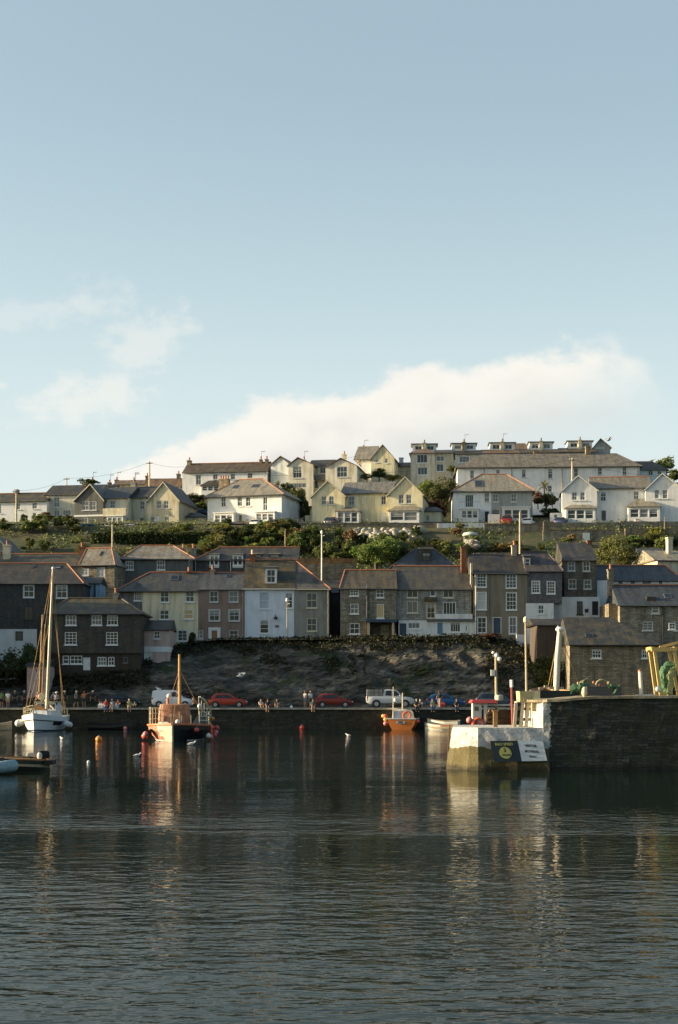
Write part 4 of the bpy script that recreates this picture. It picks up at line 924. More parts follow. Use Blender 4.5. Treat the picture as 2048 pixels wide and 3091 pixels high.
# ------------------------------------------------------------------ the hilltop
def hilltop():
    h = House('white_terrace', 'long low white terrace with a brown roof near the crest, with chimneys at both ends', 'house', 551, 1488, 246, 8)
    h.block(551, 806, 1424, 1492, STW)
    for q in ((592, 1433, 608, 1463), (644, 1432, 658, 1447), (697, 1430, 711, 1447), (748, 1428, 763, 1443)): h.win(*q, 2, 2)
    h.roof(553, 806, 1424, None, None, 1398, SLATEBRD); h.chimney(567, 578, 1381, 1406, 3.5, STONEL, 1); h.chimney(785, 792, 1378, 1402, 3.5, STONEL, 1); h.chimney(802, 810, 1377, 1402, 3.5, STONEL, 1)
    h.bay(608, 664, 1465, 1490, 1.6, WHITE, 3, roofy=1450, roofm=SLATED); h.finish()
    h = House('gable_end_house', 'narrow house with a pale blue gable joined to the white terrace', 'house', 812, 1470, 245, 14)
    h.gable(818, 873, 1402, 848, 1378, STSKP, roofm=SLATEBR, y1=8); h.roof; h.finish()
    h = House('twin_gabled_house', 'cream house with two gables and a dormer between them, near the crest', 'house', 872, 1475, 242, 10)
    h.d = 9
    h.block(935, 995, 1410, 1478, STC, y0=1.2); h.roof(930, 1000, 1410, None, None, 1388, SLATED, y0=1.2, ridge=None)
    h.gable(871, 946, 1404, 900, 1382, STCB, y0=-.4, roofm=SLATEBR); h.gable(983, 1078, 1408, 1030, 1384, STCB, y0=-.4, roofm=SLATEBR)
    h.win(885, 1408, 912, 1443, 3, 2, y=-.4, fw=.1); h.win(1018, 1405, 1049, 1440, 3, 2, y=-.4); h.win(875, 1459, 926, 1472, 4, 1, y=-.4, sill=False); h.win(948, 1450, 962, 1475, 1, 1, y=1.2)
    h.dormer(961, 1408, 989, 1432, .9, STCB, SLATED, 3, nx=2); h.win(966, 1411, 985, 1429, 2, 1, y=.9); h.boxp('balcony', 945, 988, 1434, 1448, .3, .5, LEAD); h.chimney(915, 922, 1378, 1395, 4, STC, 1); h.finish()
    h = House('yellow_gable_house', 'pale yellow gabled house with a long pale roof, standing tall on the skyline', 'house', 1120, 1432, 248, 10)
    h.d = 16
    h.gable(1121, 1191, 1384, 1156, 1343, STYP, roofm=SLATEL, y1=12, over=.3); h.win(1133, 1383, 1142, 1396, 1, 2, y=-.3); h.win(1163, 1383, 1172, 1398, 1, 2, y=-.3)
    h.block(1092, 1122, 1388, 1432, STW, y0=2, y1=9); h.roof(1070, 1130, 1386, None, None, 1347, SLATEL, y0=2.0, y1=12, ridge=None); h.chimney(1092, 1103, 1344, 1368, 8, STC, 1); h.chimney(1034, 1046, 1362, 1385, 6, STC, 1); h.finish()
    h = House('small_cream_house', 'small cream house with a brown roof and white chimney in the dip of the skyline', 'house', 1188, 1440, 252, 6)
    h.d = 6; h.block(1188, 1240, 1408, 1442, STC); h.roof(1186, 1242, 1408, None, None, 1396, SLATEBR, ridge=None); h.chimney(1206, 1218, 1382, 1402, 3, WHITE, 0); h.finish()
    h = House('flat_block', 'tall cream block with an orange hipped roof and wide windows on the hilltop', 'house', 1240, 1446, 250, 6)
    h.d = 8; h.block(1240, 1312, 1368, 1448, STCB); h.win(1259, 1372, 1291, 1397, 3, 1); h.win(1261, 1410, 1291, 1433, 3, 1); h.block(1312, 1368, 1368, 1448, STC, y0=.6); h.win(1318, 1376, 1342, 1392, 2, 1, y=.6); h.win(1318, 1400, 1340, 1423, 2, 1, y=.6)
    h.roof(1239, 1313, 1368, 1270, 1290, 1355, SLATEBR, ridge=None); h.roof(1312, 1370, 1367, None, None, 1358, SLATED, y0=.6, ridge=None); h.finish()
    def flat(label, px0, px1, y_roof, y_wall, ybot, roofm, wm, dorm, wins, Y=262):
        h = House('hilltop_flat', label, 'house', px0, ybot, Y, 3, 'row of flats along the crest'); h.d = 7
        h.block(px0, px1, y_wall, ybot, wm)
        for q in wins: h.win(*q, 3, 1)
        h.roof(px0, px1, y_wall, None, None, y_roof, roofm, ridge=None, ym=3.0, verge=0)
        a, t, b_, bt = dorm; h.dormer(a, t, b_, bt + 8, 2.4, WHITE, LEAD, 4, over=.3, rise=.05); m = (a + b_) / 2; q = (b_ - a) * .1
        h.win(a + q, t + 5, m - q, bt - 2, 2, 1, y=2.4, sill=False); h.win(m + q, t + 5, b_ - q, bt - 2, 2, 1, y=2.4, sill=False); h.chimney(m - 5, m + 5, t - 13, bt, 2.2, STC if dorm[0] != 1365 else STONE, 1, .5, potm=STONE); h.finish()
    flat('hilltop flat with a lone boxy dormer above the orange hipped block', 1242, 1322, 1362, 1372, 1440, SLATED, STC, (1246, 1341, 1318, 1361), [])
    flat('hilltop flat with a blue picture window under its boxy dormer', 1322, 1455, 1359, 1370, 1425, SLATED, STCB, (1365, 1339, 1437, 1358), [(1387, 1377, 1418, 1396)])
    flat('hilltop flat with a white twin chimney in its dormer, before the orange gable', 1455, 1570, 1357, 1368, 1420, SLATEBR, STW, (1480, 1337, 1554, 1358), [])
    flat('hilltop flat with a brown roof and dormer behind the long white building', 1570, 1690, 1356, 1366, 1418, SLATEBRD, STC, (1599, 1335, 1669, 1356), [])
    flat('last hilltop flat with a boxy dormer, beside the skyline gable', 1690, 1800, 1352, 1364, 1416, SLATEBRD, STGL, (1715, 1332, 1788, 1352), [])
    h = House('skyline_gable_house', 'small grey-green house with a pointed glazed gable at the end of the crest', 'house', 1792, 1400, 264, 3)
    h.gable(1792, 1843, 1350, 1813, 1325, STGL, y1=7, roofm=M('grey_green_roof', (.25, .27, .22), 'slates')); h.win(1803, 1340, 1824, 1352, 3, 1, y=-.3); h.finish()
    h = House('orange_roof_house', 'house showing only an orange gabled roof between the boxy dormers', 'house', 1553, 1380, 272, 3)
    h.block(1553, 1592, 1356, 1385, STC); h.roof(1552, 1594, 1356, None, 1586, 1338, SLATEBR, ridge=None); h.finish()
    h = House('long_white_building', 'very long white building with a patched hipped roof stretching along the hilltop', 'building', 1382, 1490, 238, 3)
    h.d = 12
    h.block(1382, 1932, 1408, 1500, STW)
    for q in ((1420, 1420, 1432, 1445), (1498, 1418, 1510, 1429), (1576, 1417, 1588, 1441), (1655, 1415, 1668, 1444), (1733, 1413, 1746, 1440), (1805, 1412, 1818, 1433), (1880, 1410, 1892, 1434), (1655, 1466, 1667, 1485)): h.win(*q, 2, 2)
    for px in (1462, 1545, 1697, 1932 - 6): h.pipe(px, 1412, 1490, mat=M('rusty_pipe', (.35, .25, .18)))
    h.roof(1380, 1934, 1408, 1458, 1862, 1370, M('patched_slate', (.26, .22, .16), 'slates', lf=.6, lichen=(.10, .10, .10)), ridge=None, over=.35)
    h.chimney(1768, 1782, 1347, 1382, 6, STONE, 0, 1.4); h.chimney(1612, 1626, 1362, 1382, 6.5, STONE, 0); h.finish()
    h = House('small_white_house', 'small white house with a dark hipped roof touching the long white building', 'house', 1933, 1445, 240, 3)
    h.d = 8; h.block(1933, 2012, 1418, 1448, STW); h.win(1957, 1421, 1972, 1435, 2, 1); h.win(1985, 1421, 1998, 1433, 2, 1); h.roof(1925, 2016, 1418, None, 1968, 1392, SLATED, ridge=None); h.finish()
    for px0, px1, ye, yr, Y, mt, lab, ch in ((268, 350, 1470, 1462, 262, SLATEM, 'far house with a low mossy roof and white chimney behind the grey gable', [(275, 284, 1440, 1464), (327, 336, 1448, 1466)]), (345, 450, 1462, 1449, 264, SLATEBR, 'far house with an orange-brown roof beside the telegraph pole', [(348, 358, 1440, 1455), (400, 410, 1441, 1455)]), (440, 545, 1470, 1444, 256, SLATEBR, 'far brick-roofed house with a tall dark chimney against the cloud', [(441, 450, 1428, 1450), (535, 545, 1422, 1462)])):
        h = House('far_house', lab, 'house', px0, 1495, Y, 5); h.d = 7; h.block(px0, px1, ye, 1495, STC); h.roof(px0, px1, ye, None, None, yr, mt, ridge=None); 
        for c in ch: h.chimney(*c, 3.5, STONE, 1)
        h.finish()
SLATEBRD = M('dark_brown_roof', (.105, .08, .055), 'slates', lf=.4)
STSKP = M('misty_blue_render', (.60, .66, .68), 'stucco'); STYP = M('pale_yellow_render', (.70, .64, .44), 'stucco')
hilltop()
# ------------------------------------------------------------------ planting
LEAFD = M('dark_leaf', (.045, .065, .016), 'leaf'); LEAFG = M('green_leaf', (.10, .14, .03), 'leaf'); LEAFY = M('golden_leaf', (.18, .18, .04), 'leaf')
LEAFB = M('brown_leaf', (.14, .095, .035), 'leaf'); LEAFO = M('olive_leaf', (.11, .13, .036), 'leaf'); BLOSSOM = M('white_blossom', (.62, .60, .52), 'leaf', col2=(.75, .72, .65)); BARK = M('bark', (.10, .075, .05), 'plain', .9)
def leaf_quads(mb, c, n, size, nrm=None):
    for _ in range(n):
        p = c(); d = Vector((random.gauss(0, 1), random.gauss(0, 1), random.gauss(0, 1) + .5)).normalized()
        a = d.orthogonal().normalized(); a = (Matrix.Rotation(random.random() * 6.3, 3, d) @ a); b = d.cross(a)
        s = size * random.uniform(.6, 1.3)
        mb.face([p - a * s * .5, p + b * s * .38, p + a * s * .62, p - b * s * .38])
def crown_mesh(kind, seed, nleaf, size):
    random.seed(seed); mb = MB(); clumps = []
    for i in range(26 if kind != 'tall' else 22):
        while True:
            q = Vector((random.uniform(-1, 1), random.uniform(-1, 1), random.uniform(-1, 1)))
            if .35 < q.length < .95: break
        if kind == 'round': p = Vector((q.x * .42, q.y * .42, .5 + q.z * .42)); r = random.uniform(.10, .19)
        elif kind == 'tall': k = 1 - .55 * (q.z * .5 + .5); p = Vector((q.x * .42 * k, q.y * .42 * k, .5 + q.z * .48)); r = random.uniform(.08, .15)
        else: p = Vector((q.x * .46, q.y * .46, .42 + q.z * .36)); r = random.uniform(.10, .2)
        clumps.append((p, r))
    def pick():
        p, r = random.choice(clumps); d = Vector((random.gauss(0, 1), random.gauss(0, 1), random.gauss(0, 1))).normalized()
        q = p + d * r * (random.random() ** .35); q.z = max(q.z, .0); return q
    leaf_quads(mb, pick, nleaf, size)
    me = MB.build(mb, 'crown', LEAFG, uv=False).data
    return me
CR = {}
def crowns():
    for nm, kind, n, s in (('round', 'round', 2200, .075), ('round2', 'round', 2200, .075), ('spread', 'spread', 2000, .08), ('tall', 'tall', 1800, .07), ('big', 'round', 5200, .045), ('big2', 'spread', 5200, .045), ('small', 'round', 900, .11), ('small2', 'spread', 800, .12)):
        CR[nm] = crown_mesh(kind, len(nm) * 7 + n + len(CR), n, s)
    for o in [o for o in COL.objects if o.type == 'MESH' and o.data in CR.values()]: bpy.data.objects.remove(o)
crowns(); random.seed(11)
def ground(px, py, lo=166.0, hi=300.0):
    """first point of the hillside seen under a photo pixel"""
    y = lo
    while y < hi:
        p = P(px, py, y)
        if p.z <= Zt(p.x, p.y): return p
        y += .25
    return P(px, py, 215)
def plant(name, label, cat, px, py, w, h, kind, mat, Y=None, group=None, trunk=.12, lean=0):
    p = P(px, py, Y) if Y else ground(px, py)
    s = p.y / F; W_, H_ = w * s, h * s
    r = empty(name, p, random.random() * 6.28, label, cat, group)
    c = bpy.data.objects.new('crown', CR[kind]); COL.objects.link(c); c.parent = r; c.scale = (W_, W_, H_ * (1 - trunk * .6)); c.location = (0, 0, H_ * trunk * .6)
    c.material_slots[0].link = 'OBJECT'; c.material_slots[0].material = mat
    mb = MB(); k = max(.05, W_ * .035)
    mb.tube([(0, 0, -.4), (0.02 * W_, 0, H_ * .2), (0, .02 * W_, H_ * .5)], [k * 1.3, k, k * .5], 6)
    for i in range(4):
        a = i * 1.6; mb.tube([(0, 0, H_ * (.16 + .06 * i)), (math.cos(a) * W_ * .22, math.sin(a) * W_ * .22, H_ * (.42 + .08 * i))], [k * .6, k * .2], 5)
    mb.build('trunk' if 'tree' in name else 'stem', BARK, r); return r
T, B = 'tree', 'bush'
for a in (
    ('tree', 'big bushy green tree standing above the brown stone cottage roof', T, 1138, 1727, 150, 135, 'big', LEAFG, 184),
    ('tree', 'darker tree hugging the big bushy green tree by the pyramid roof', T, 1205, 1725, 90, 85, 'big2', LEAFD, 186),
    ('bush', 'huge golden-green bush over the dark blue slate roof', B, 1868, 1716, 158, 112, 'big2', LEAFO, 184),
    ('tree', 'large dark tree filling the gap beside the yellow double-gabled villa', T, 1335, 1560, 112, 145, 'big', LEAFD, 232),
    ('tree', 'spreading green tree below the cream hilltop block', T, 1280, 1530, 115, 90, 'big2', LEAFG, 236),
    ('bush', 'brownish bush between the yellow villa and the half-grey house', B, 1318, 1575, 80, 70, 'round', LEAFB, 226),
    ('tree', 'tall dark shrub squeezed between the white hipped house and the yellow villa', T, 920, 1585, 58, 105, 'tall', LEAFD, 226),
    ('tree', 'yellowish tree rising behind the white hipped house roof', T, 900, 1530, 55, 72, 'big', LEAFY, 236),
    ('bush', 'dark bush behind the right roof slope of the white hipped house', B, 866, 1510, 62, 55, 'round', LEAFD, 236),
    ('tree', 'slender golden conifer beside the pale blue hilltop gable', T, 838, 1492, 22, 50, 'tall', LEAFY, 238),
    ('bush', 'big dark rounded hedge-bush between the cream and the white hipped villas', B, 588, 1532, 92, 48, 'big', LEAFD, 236),
    ('bush', 'low dark bush under the glass lean-to roof', B, 610, 1545, 70, 30, 'round2', LEAFG, 231),
    ('tree', 'flat-topped tree on the skyline behind the tall cream house', T, 268, 1466, 66, 26, 'spread', LEAFD, 262),
    ('tree', 'wispy bare-branched tree against the sky at the end of the hilltop', T, 2012, 1432, 62, 58, 'small', LEAFO, 244),
    ('bush', 'dark bush at the right end of the hilltop, cut by the picture edge', B, 2035, 1455, 60, 40, 'round', LEAFG, 236),
    ('bush', 'dark bush below the yellow skyline gable', B, 1145, 1447, 52, 36, 'round', LEAFD, 243),
    ('bush', 'golden bush at the foot of the yellow skyline gable house', B, 1185, 1452, 60, 24, 'spread', LEAFY, 243),
    ('bush', 'small green bush on the bank left of the yellow skyline gable', B, 1108, 1452, 40, 24, 'round2', LEAFG, 243),
    ('bush', 'bush under the flat with the blue picture window', B, 1365, 1428, 38, 24, 'round', LEAFG, 247),
    ('bush', 'dark bush between the half-grey house and the white villa', B, 1650, 1535, 70, 48, 'round2', LEAFD, 227),
    ('bush', 'pale yellow bush in front of the dark one beside the white villa', B, 1668, 1528, 26, 32, 'small', LEAFY, 224),
    ('bush', 'drooping dark creeper bush over the wall beside the half-grey house', B, 1662, 1562, 62, 36, 'spread', LEAFD, 222),
    ('bush', 'brown bush behind the lamp on the half-grey house corner', B, 1625, 1530, 40, 50, 'round', LEAFB, 228),
    ('bush', 'white flowering bush beside the round garden pavilion', B, 1423, 1666, 66, 40, 'round', BLOSSOM, 200),
    ('bush', 'clipped brown dome bush in front of the tall cream house', B, 138, 1572, 52, 28, 'round', LEAFB, 222),
    ('bush', 'clipped olive dome bush below the brown dome bush', B, 148, 1580, 48, 28, 'round2', LEAFO, 219),
    ('tree', 'narrow dark shrub left of the clipped domes', T, 74, 1588, 34, 44, 'tall', LEAFD, 221),
    ('tree', 'second narrow dark shrub touching the clipped domes', T, 104, 1588, 26, 42, 'tall', LEAFG, 221),
    ('bush', 'low olive hedge under the tall cream house windows', B, 195, 1572, 62, 20, 'spread', LEAFD, 223),
    ('bush', 'rusty-leaved bush above the parking wall', B, 170, 1606, 90, 26, 'spread', LEAFB, 216),
    ('bush', 'yellow-green bush beside the dark grey gable villa', B, 205, 1592, 52, 32, 'small', LEAFY, 219),
    ('bush', 'green bush at the picture edge below the white cottage', B, 12, 1622, 62, 42, 'round', LEAFG, 214),
    ('bush', 'dark low bush at the picture edge under the white cottage', B, 10, 1600, 50, 30, 'round2', LEAFD, 220),
    ('bush', 'tall leafy bush in front of the pale parking wall', B, 128, 1675, 56, 48, 'round', LEAFO, 206),
    ('bush', 'green bush hanging past the end of the pale parking wall', B, 236, 1672, 80, 66, 'big', LEAFG, 206),
    ('bush', 'low dark bush left of the brick chimney', B, 72, 1682, 56, 34, 'round2', LEAFD, 203),
    ('bush', 'red-berried bush beside the dormer balcony villa', B, 288, 1610, 40, 40, 'small', LEAFG, 216),
    ('bush', 'dark ball-shaped bush in front of the white hipped house', B, 685, 1598, 40, 36, 'round', LEAFD, 214),
    ('bush', 'yellow-green shrub left of the dark ball-shaped bush', B, 662, 1614, 42, 34, 'small', LEAFY, 213),
    ('bush', 'bright green shrub near the parked dark car before the white house', B, 850, 1588, 44, 28, 'small2', LEAFG, 214),
    ('bush', 'green shrub in front of the white garden wall', B, 1388, 1597, 34, 20, 'small', LEAFG, 209),
    ('bush', 'pinkish brown shrub left of the round garden pavilion', B, 1378, 1616, 36, 26, 'small2', LEAFB, 207),
    ('bush', 'dark upright shrub on the pale rockery', B, 1258, 1628, 40, 42, 'round', LEAFD, 205),
    ('bush', 'second dark shrub lower on the pale rockery', B, 1222, 1640, 36, 38, 'round2', LEAFD, 203),
    ('bush', 'bush of tangled orange flowers before the grey garden wall', B, 1728, 1636, 30, 28, 'small', LEAFB, 203),
    ('bush', 'olive shrub beside the orange flowering bush', B, 1706, 1640, 34, 22, 'small2', LEAFO, 203),
    ('bush', 'loose golden shrub on the bank above the far right shed', B, 1978, 1630, 66, 40, 'round', LEAFY, 206),
    ('bush', 'small bright shrub beside the sunlit white gable of the tall stone house', B, 1633, 1664, 28, 26, 'small', LEAFG, 186),
    ('bush', 'dark potted shrub between the cream and the brown cottages', B, 580, 1950, 32, 44, 'round', LEAFD, 166.2),
    ('bush', 'dark green bush mass at the waterside, left of the white yacht mast', B, 20, 2075, 170, 145, 'big', LEAFD, 156.5),
    ('bush', 'dark bush behind the pink outhouse', B, 98, 2040, 86, 110, 'big2', LEAFD, 157.2),
    ('bush', 'dark foliage clump beside the net loft end wall', B, 1650, 2090, 110, 125, 'big2', LEAFD, 153.8),
    ('bush', 'ochre tuft on top of the cliff in front of the tall brown-grey house', B, 1478, 1930, 60, 24, 'spread', LEAFB, 165.2),
): plant(*a[:9], Y=a[9])
# the gardens between the street wall and the cottages: many shrubs no one can tell apart
KIN = [('olive garden shrub among others on the terraced slope', LEAFO), ('dark evergreen garden shrub among others on the terraced slope', LEAFD), ('fresh green garden shrub among others on the terraced slope', LEAFG), ('sunburnt yellow garden shrub among others on the terraced slope', LEAFY), ('rusty brown garden shrub among others on the terraced slope', LEAFB)]
def gardens():
    random.seed(5)
    zones = [(570, 960, 1612, 1668, 46), (960, 1080, 1612, 1690, 16), (1080, 1330, 1632, 1700, 22), (1330, 1480, 1635, 1680, 9), (300, 580, 1668, 1700, 10), (20, 260, 1650, 1675, 5), (1900, 2060, 1628, 1655, 8), (1500, 1640, 1640, 1660, 5), (0, 230, 1586, 1602, 9), (460, 620, 1602, 1614, 5), (640, 900, 1596, 1618, 14)]
    for x0, x1, y0, y1, n in zones:
        for i in range(n):
            px, py = random.uniform(x0, x1), random.uniform(y0, y1); k = random.choices(range(5), [4, 4, 6, 2, 1])[0]
            w = random.uniform(28, 62); plant('shrub', KIN[k][0], 'shrub', px, py + 8, w, w * random.uniform(.5, .95), random.choice(['round', 'round2', 'spread', 'small', 'small2', 'tall']), KIN[k][1], group='%s on the terraced slope' % KIN[k][0].split(' among')[0].replace('shrub', 'shrubs'))
gardens()
def leaf_mass(name, pts, n, size, mat):
    mb = MB(); leaf_quads(mb, lambda: random.choice(pts)() if callable(pts[0]) else pts[0], n, size); return mb.build(name, mat, uv=False)
def hedge(label, px0, px1, yt, yb, Y, mat, n=5000, dep=1.6):
    mb = MB(); x0, x1 = PX(px0, Y), PX(px1, Y); z0, z1 = PZ(yb, Y), PZ(yt, Y)
    def pk():
        x = random.uniform(x0, x1); y = Y + random.uniform(0, dep); z = lerp(z0, z1, random.random()); top = z1 + .35 * noise.noise(Vector((x * .5, Y, 2)))
        e = random.random()
        if e < .5: y = Y + random.gauss(0, .18)
        elif e < .8: z = top + random.gauss(0, .12)
        return Vector((x, y, min(z, top + .1)))
    leaf_quads(mb, pk, n, .3); o = mb.build('hedge', mat, uv=False); tag(o, label, 'hedge')
    c = MB(); c.box(x0 + .1, x1 - .1, Y + .15, Y + dep - .1, z0 - .8, z1 - .3); c.build('hedge_core', M('hedge_core', (.012, .018, .006), 'plain', .9), o); return o
hedge('long dark clipped hedge below the street, above the grey hipped roof', 272, 610, 1608, 1668, 204, LEAFD, 6500)
hedge('dark hedge line at far right above the grey shed', 1890, 2060, 1630, 1650, 203, LEAFD, 2200)
hedge('low hedge beside the bushes at the street wall before the white hipped house', 735, 812, 1588, 1602, 211, LEAFD, 1500)
def scatter():
    random.seed(3); mb = MB()
    def pk():
        while True:
            x = random.uniform(-58, 62); y = random.uniform(184, 216)
            if noise.noise(Vector((x * .12, y * .12, 4))) > -.12: return Vector((x, y, Zt(x, y) + random.random() ** 2 * .7 - .1))
    leaf_quads(mb, pk, 16000, .32); tag(mb.build('undergrowth', LEAFO, uv=False), kind='stuff')
    mb = MB()
    def pk2():
        while True:
            u = random.uniform(-40, 33); v = random.random() ** .6
            lim = .80 + .12 * noise.noise(Vector((u * .25, 0, 0))) + (-.45 if -30 < u < -21 else 0) + (-.75 if 22 < u < 30 else 0)
            if v > lim or noise.noise(Vector((u * .14, v * 2.2, 8))) > .43 or (-1.5 < u < 3 and v > .45 and noise.noise(Vector((u * .8, v * 3, 8))) > 0):
                p = Vector(cz(u, min(1.0, v * 1.02))); return p + Vector((0, -.12 - random.random() * .35, random.uniform(-.1, .3)))
    leaf_quads(mb, pk2, 15000, .28); tag(mb.build('ivy', M('ivy_leaf', (.020, .028, .008), 'leaf', col2=(.06, .05, .015)), uv=False), kind='stuff')
scatter()
def palm(label, px, py, Y, h_px):
    s = Y / F; r = empty('palm', P(px, py, Y), 0, label, 'palm'); H_ = h_px * s
    mb = MB(); mb.tube([(0, 0, -.3), (.1, 0, H_ * .4), (.05, 0, H_ * .62)], [.16, .13, .1], 7); mb.build('trunk', BARK, r)
    mb = MB()
    for i in range(46):
        a = random.random() * 6.28; e = random.uniform(-.4, 1.3); L_ = H_ * .42; p0 = Vector((.05, 0, H_ * .64)); d = Vector((math.cos(a) * math.cos(e), math.sin(a) * math.cos(e), math.sin(e)))
        p1 = p0 + d * L_ * .6; p2 = p0 + d * L_ + Vector((0, 0, -.25 * L_)); sd_ = d.cross(Vector((0, 0, 1))).normalized() * .09
        mb.face([p0 - sd_ * .5, p0 + sd_ * .5, p1 + sd_, p1 - sd_]); mb.face([p1 - sd_, p1 + sd_, p2])
    mb.build('crown', LEAFO, r, uv=False)
palm('spiky-headed palm between the half-grey house and the white villa', 1642, 1512, 226, 68)
palm('small palm behind the white hipped house', 880, 1515, 233, 44)
# ------------------------------------------------------------------ garden and street walls
def gwall(label, px0, px1, yt, yb, Y, mat, dep=.4, yt2=None, cop=None, parts=None):
    x0, x1 = PX(px0, Y), PX(px1, Y); a, b = PZ(yt, Y), PZ(yt2 or yt, Y); z0 = PZ(yb, Y) - 2.5
    mb = MB(); n = max(2, int((x1 - x0) / 1.2)); rows = []
    for i in range(n + 1):
        t = i / n; x = lerp(x0, x1, t); top = lerp(a, b, t) + .07 * noise.noise(Vector((x * .8, Y, 1)))
        rows.append([(x, Y, z0), (x, Y + dep, z0), (x, Y + dep, top), (x, Y, top)])
    mb.ring(rows); o = mb.build('garden_wall', mat); fix_normals(o); tag(o, label, 'wall')
    if cop:
        mb = MB(); rows = [[(r[3][0], Y - .07, r[3][2] + .002), (r[3][0], Y + dep + .07, r[2][2] + .002), (r[3][0], Y + dep + .07, r[2][2] + .14), (r[3][0], Y - .07, r[3][2] + .14)] for r in rows]; mb.ring(rows); c = mb.build('coping', cop, o); fix_normals(c)
    return o
CONC = M('pale_concrete', (.38, .36, .31), 'stucco')
gwall('dark stone street wall below the yellow double-gabled villa', 884, 1332, 1581, 1606, 211.5, STONEG, cop=STONEL)
gwall('low white garden wall in front of the half-grey house', 1322, 1462, 1580, 1596, 211, STWL, yt2=1578)
gwall('tall dark stone retaining wall below the red parked car', 1462, 1641, 1585, 1655, 209, STONEG, yt2=1583, cop=STONE)
gwall('upper dark stone wall in front of the white double-gabled villa', 1643, 1872, 1577, 1602, 211, STONEG)
w_ = gwall('grey stone garden wall with a white plank door', 1640, 1857, 1602, 1642, 205, STONEG, yt2=1600, cop=STONEL)
mb = MB(); mb.box(PX(1760, 204.9), PX(1781, 204.9), 204.86, 204.99, PZ(1640, 205), PZ(1609, 205)); mb.build('door', WHITE, w_)
gwall('dark stone street wall at far right under the silver hatchback', 1872, 2075, 1574, 1606, 211.5, STONEG)
gwall('lower stepped stone wall at far right above the grey shed', 1888, 2060, 1594, 1632, 207, STONE)
gwall('pale concrete parking wall at the town end of the street', 52, 266, 1613, 1655, 209, CONC, yt2=1609, cop=STONEL)
gwall('low stone street wall below the cream gabled villa', 445, 626, 1588, 1608, 212, STONEG)
gwall('rubble pillar wall beside the white villa', 1641, 1660, 1573, 1602, 208, STONE)
gwall('small ruined stone garden wall among the shrubs under the white hipped house', 735, 800, 1612, 1632, 206, STONE)
gwall('stone garden wall between the orchard shrubs and the big bushy tree', 1285, 1365, 1632, 1650, 203, STONEL)
gwall('white-topped wall on the lawn behind the tall brown-grey house', 1430, 1545, 1668, 1676, 188, STONEL)
gwall('brown stone wall behind the cottages between shrubs and dark alley', 900, 1075, 1702, 1722, 178, STONE)
gwall('low pale-coped wall along the top of the cliff', 590, 1035, 1934, 1944, 165.5, STONED2, dep=.3, yt2=1933, cop=CONC)
gwall('low wall along the cliff top before the stone cottages', 1035, 1440, 1931, 1943, 165.5, STONED2, dep=.3, yt2=1916)
gwall('white rendered wall sloping down past the tall brown-grey house', 1560, 1622, 1914, 1948, 165.2, STWL, yt2=1921)
def fence():
    Y = 181; x0, x1 = PX(900, Y), PX(1070, Y); r = empty('timber_fence', (0, 0, 0), 0, 'orange-brown timber fence behind the cottages, left of the big bushy tree', 'fence')
    mb = MB(); n = 34; zt, z0 = PZ(1685, Y), PZ(1712, Y) - 1
    for i in range(n): a = lerp(x0, x1, i / n); mb.box(a + .01, a + (x1 - x0) / n - .01, Y, Y + .03, z0, zt + random.uniform(-.04, .04))
    mb.build('fence_boards', M('orange_fence', (.33, .16, .07), 'planks'), r)
    for i in range(5): a = lerp(x0, x1, i / 4); mb = MB(); mb.box(a - .06, a + .06, Y + .03, Y + .15, z0, zt + .1); mb.build('post', WOOD, r)
fence()
def rockery():
    random.seed(9); r = []
    for i in range(46):
        px = random.uniform(1072, 1275); py = random.uniform(1602, 1632) + (px - 1170) * -.03; p = ground(px, py)
        if i < 6:
            mb = MB(); rings = []; n = 9
            for k in range(1, 7):
                th = math.pi * k / 7; rings.append([Vector((math.sin(th) * math.cos(6.283 * j / n), math.sin(th) * math.sin(6.283 * j / n), -math.cos(th))) * (.5 + .14 * noise.noise(Vector((k, j, i * 5)))) for j in range(n)])
            mb.ring(rings); o = mb.build('rockery_stone', M('rockery_limestone', (.42, .38, .30), 'plain', .9, scale=6, var=.4)); r.append(o)
        else: o = r[i % 6].copy(); COL.objects.link(o)
        o.location = p + Vector((0, -.3, .1)); o.scale = (random.uniform(.9, 2.2), .9, random.uniform(.6, 1.2)); o.rotation_euler = (random.random(), random.random(), random.random() * 6)
        tag(o, 'pale rough stone of the rockery below the street wall', 'stone', 'pale rockery stones')
rockery()
def pavilion():
    Y = 203; p = P(1420, 1640, Y); s = Y / F; r = empty('garden_pavilion', p, 0, 'small round garden pavilion with a pale green domed canopy', 'pavilion')
    R_ = 22 * s; H_ = 34 * s
    mb = MB(); mb.lathe([(R_ * 1.05, H_ * .66), (R_ * 1.08, H_ * .75), (R_ * .9, H_ * .92), (R_ * .4, H_), (.02, H_ * 1.02)], 18); mb.build('canopy', M('pale_green_canvas', (.50, .56, .48), 'plain', .8), r, smooth=True)
    for i in range(6):
        a = i * 1.047 + .3; mb = MB(); mb.tube([(math.cos(a) * R_ * .95, math.sin(a) * R_ * .95, -1), (math.cos(a) * R_ * .95, math.sin(a) * R_ * .95, H_ * .7)], .04, 6); mb.build('post', POLEW, r)
    mb = MB(); mb.lathe([(R_ * .9, -.8), (R_ * .9, H_ * .32), (R_ * .85, H_ * .32)], 18); mb.build('side_curtain', M('grey_green_canvas', (.25, .29, .25), 'plain', .8), r)
pavilion()
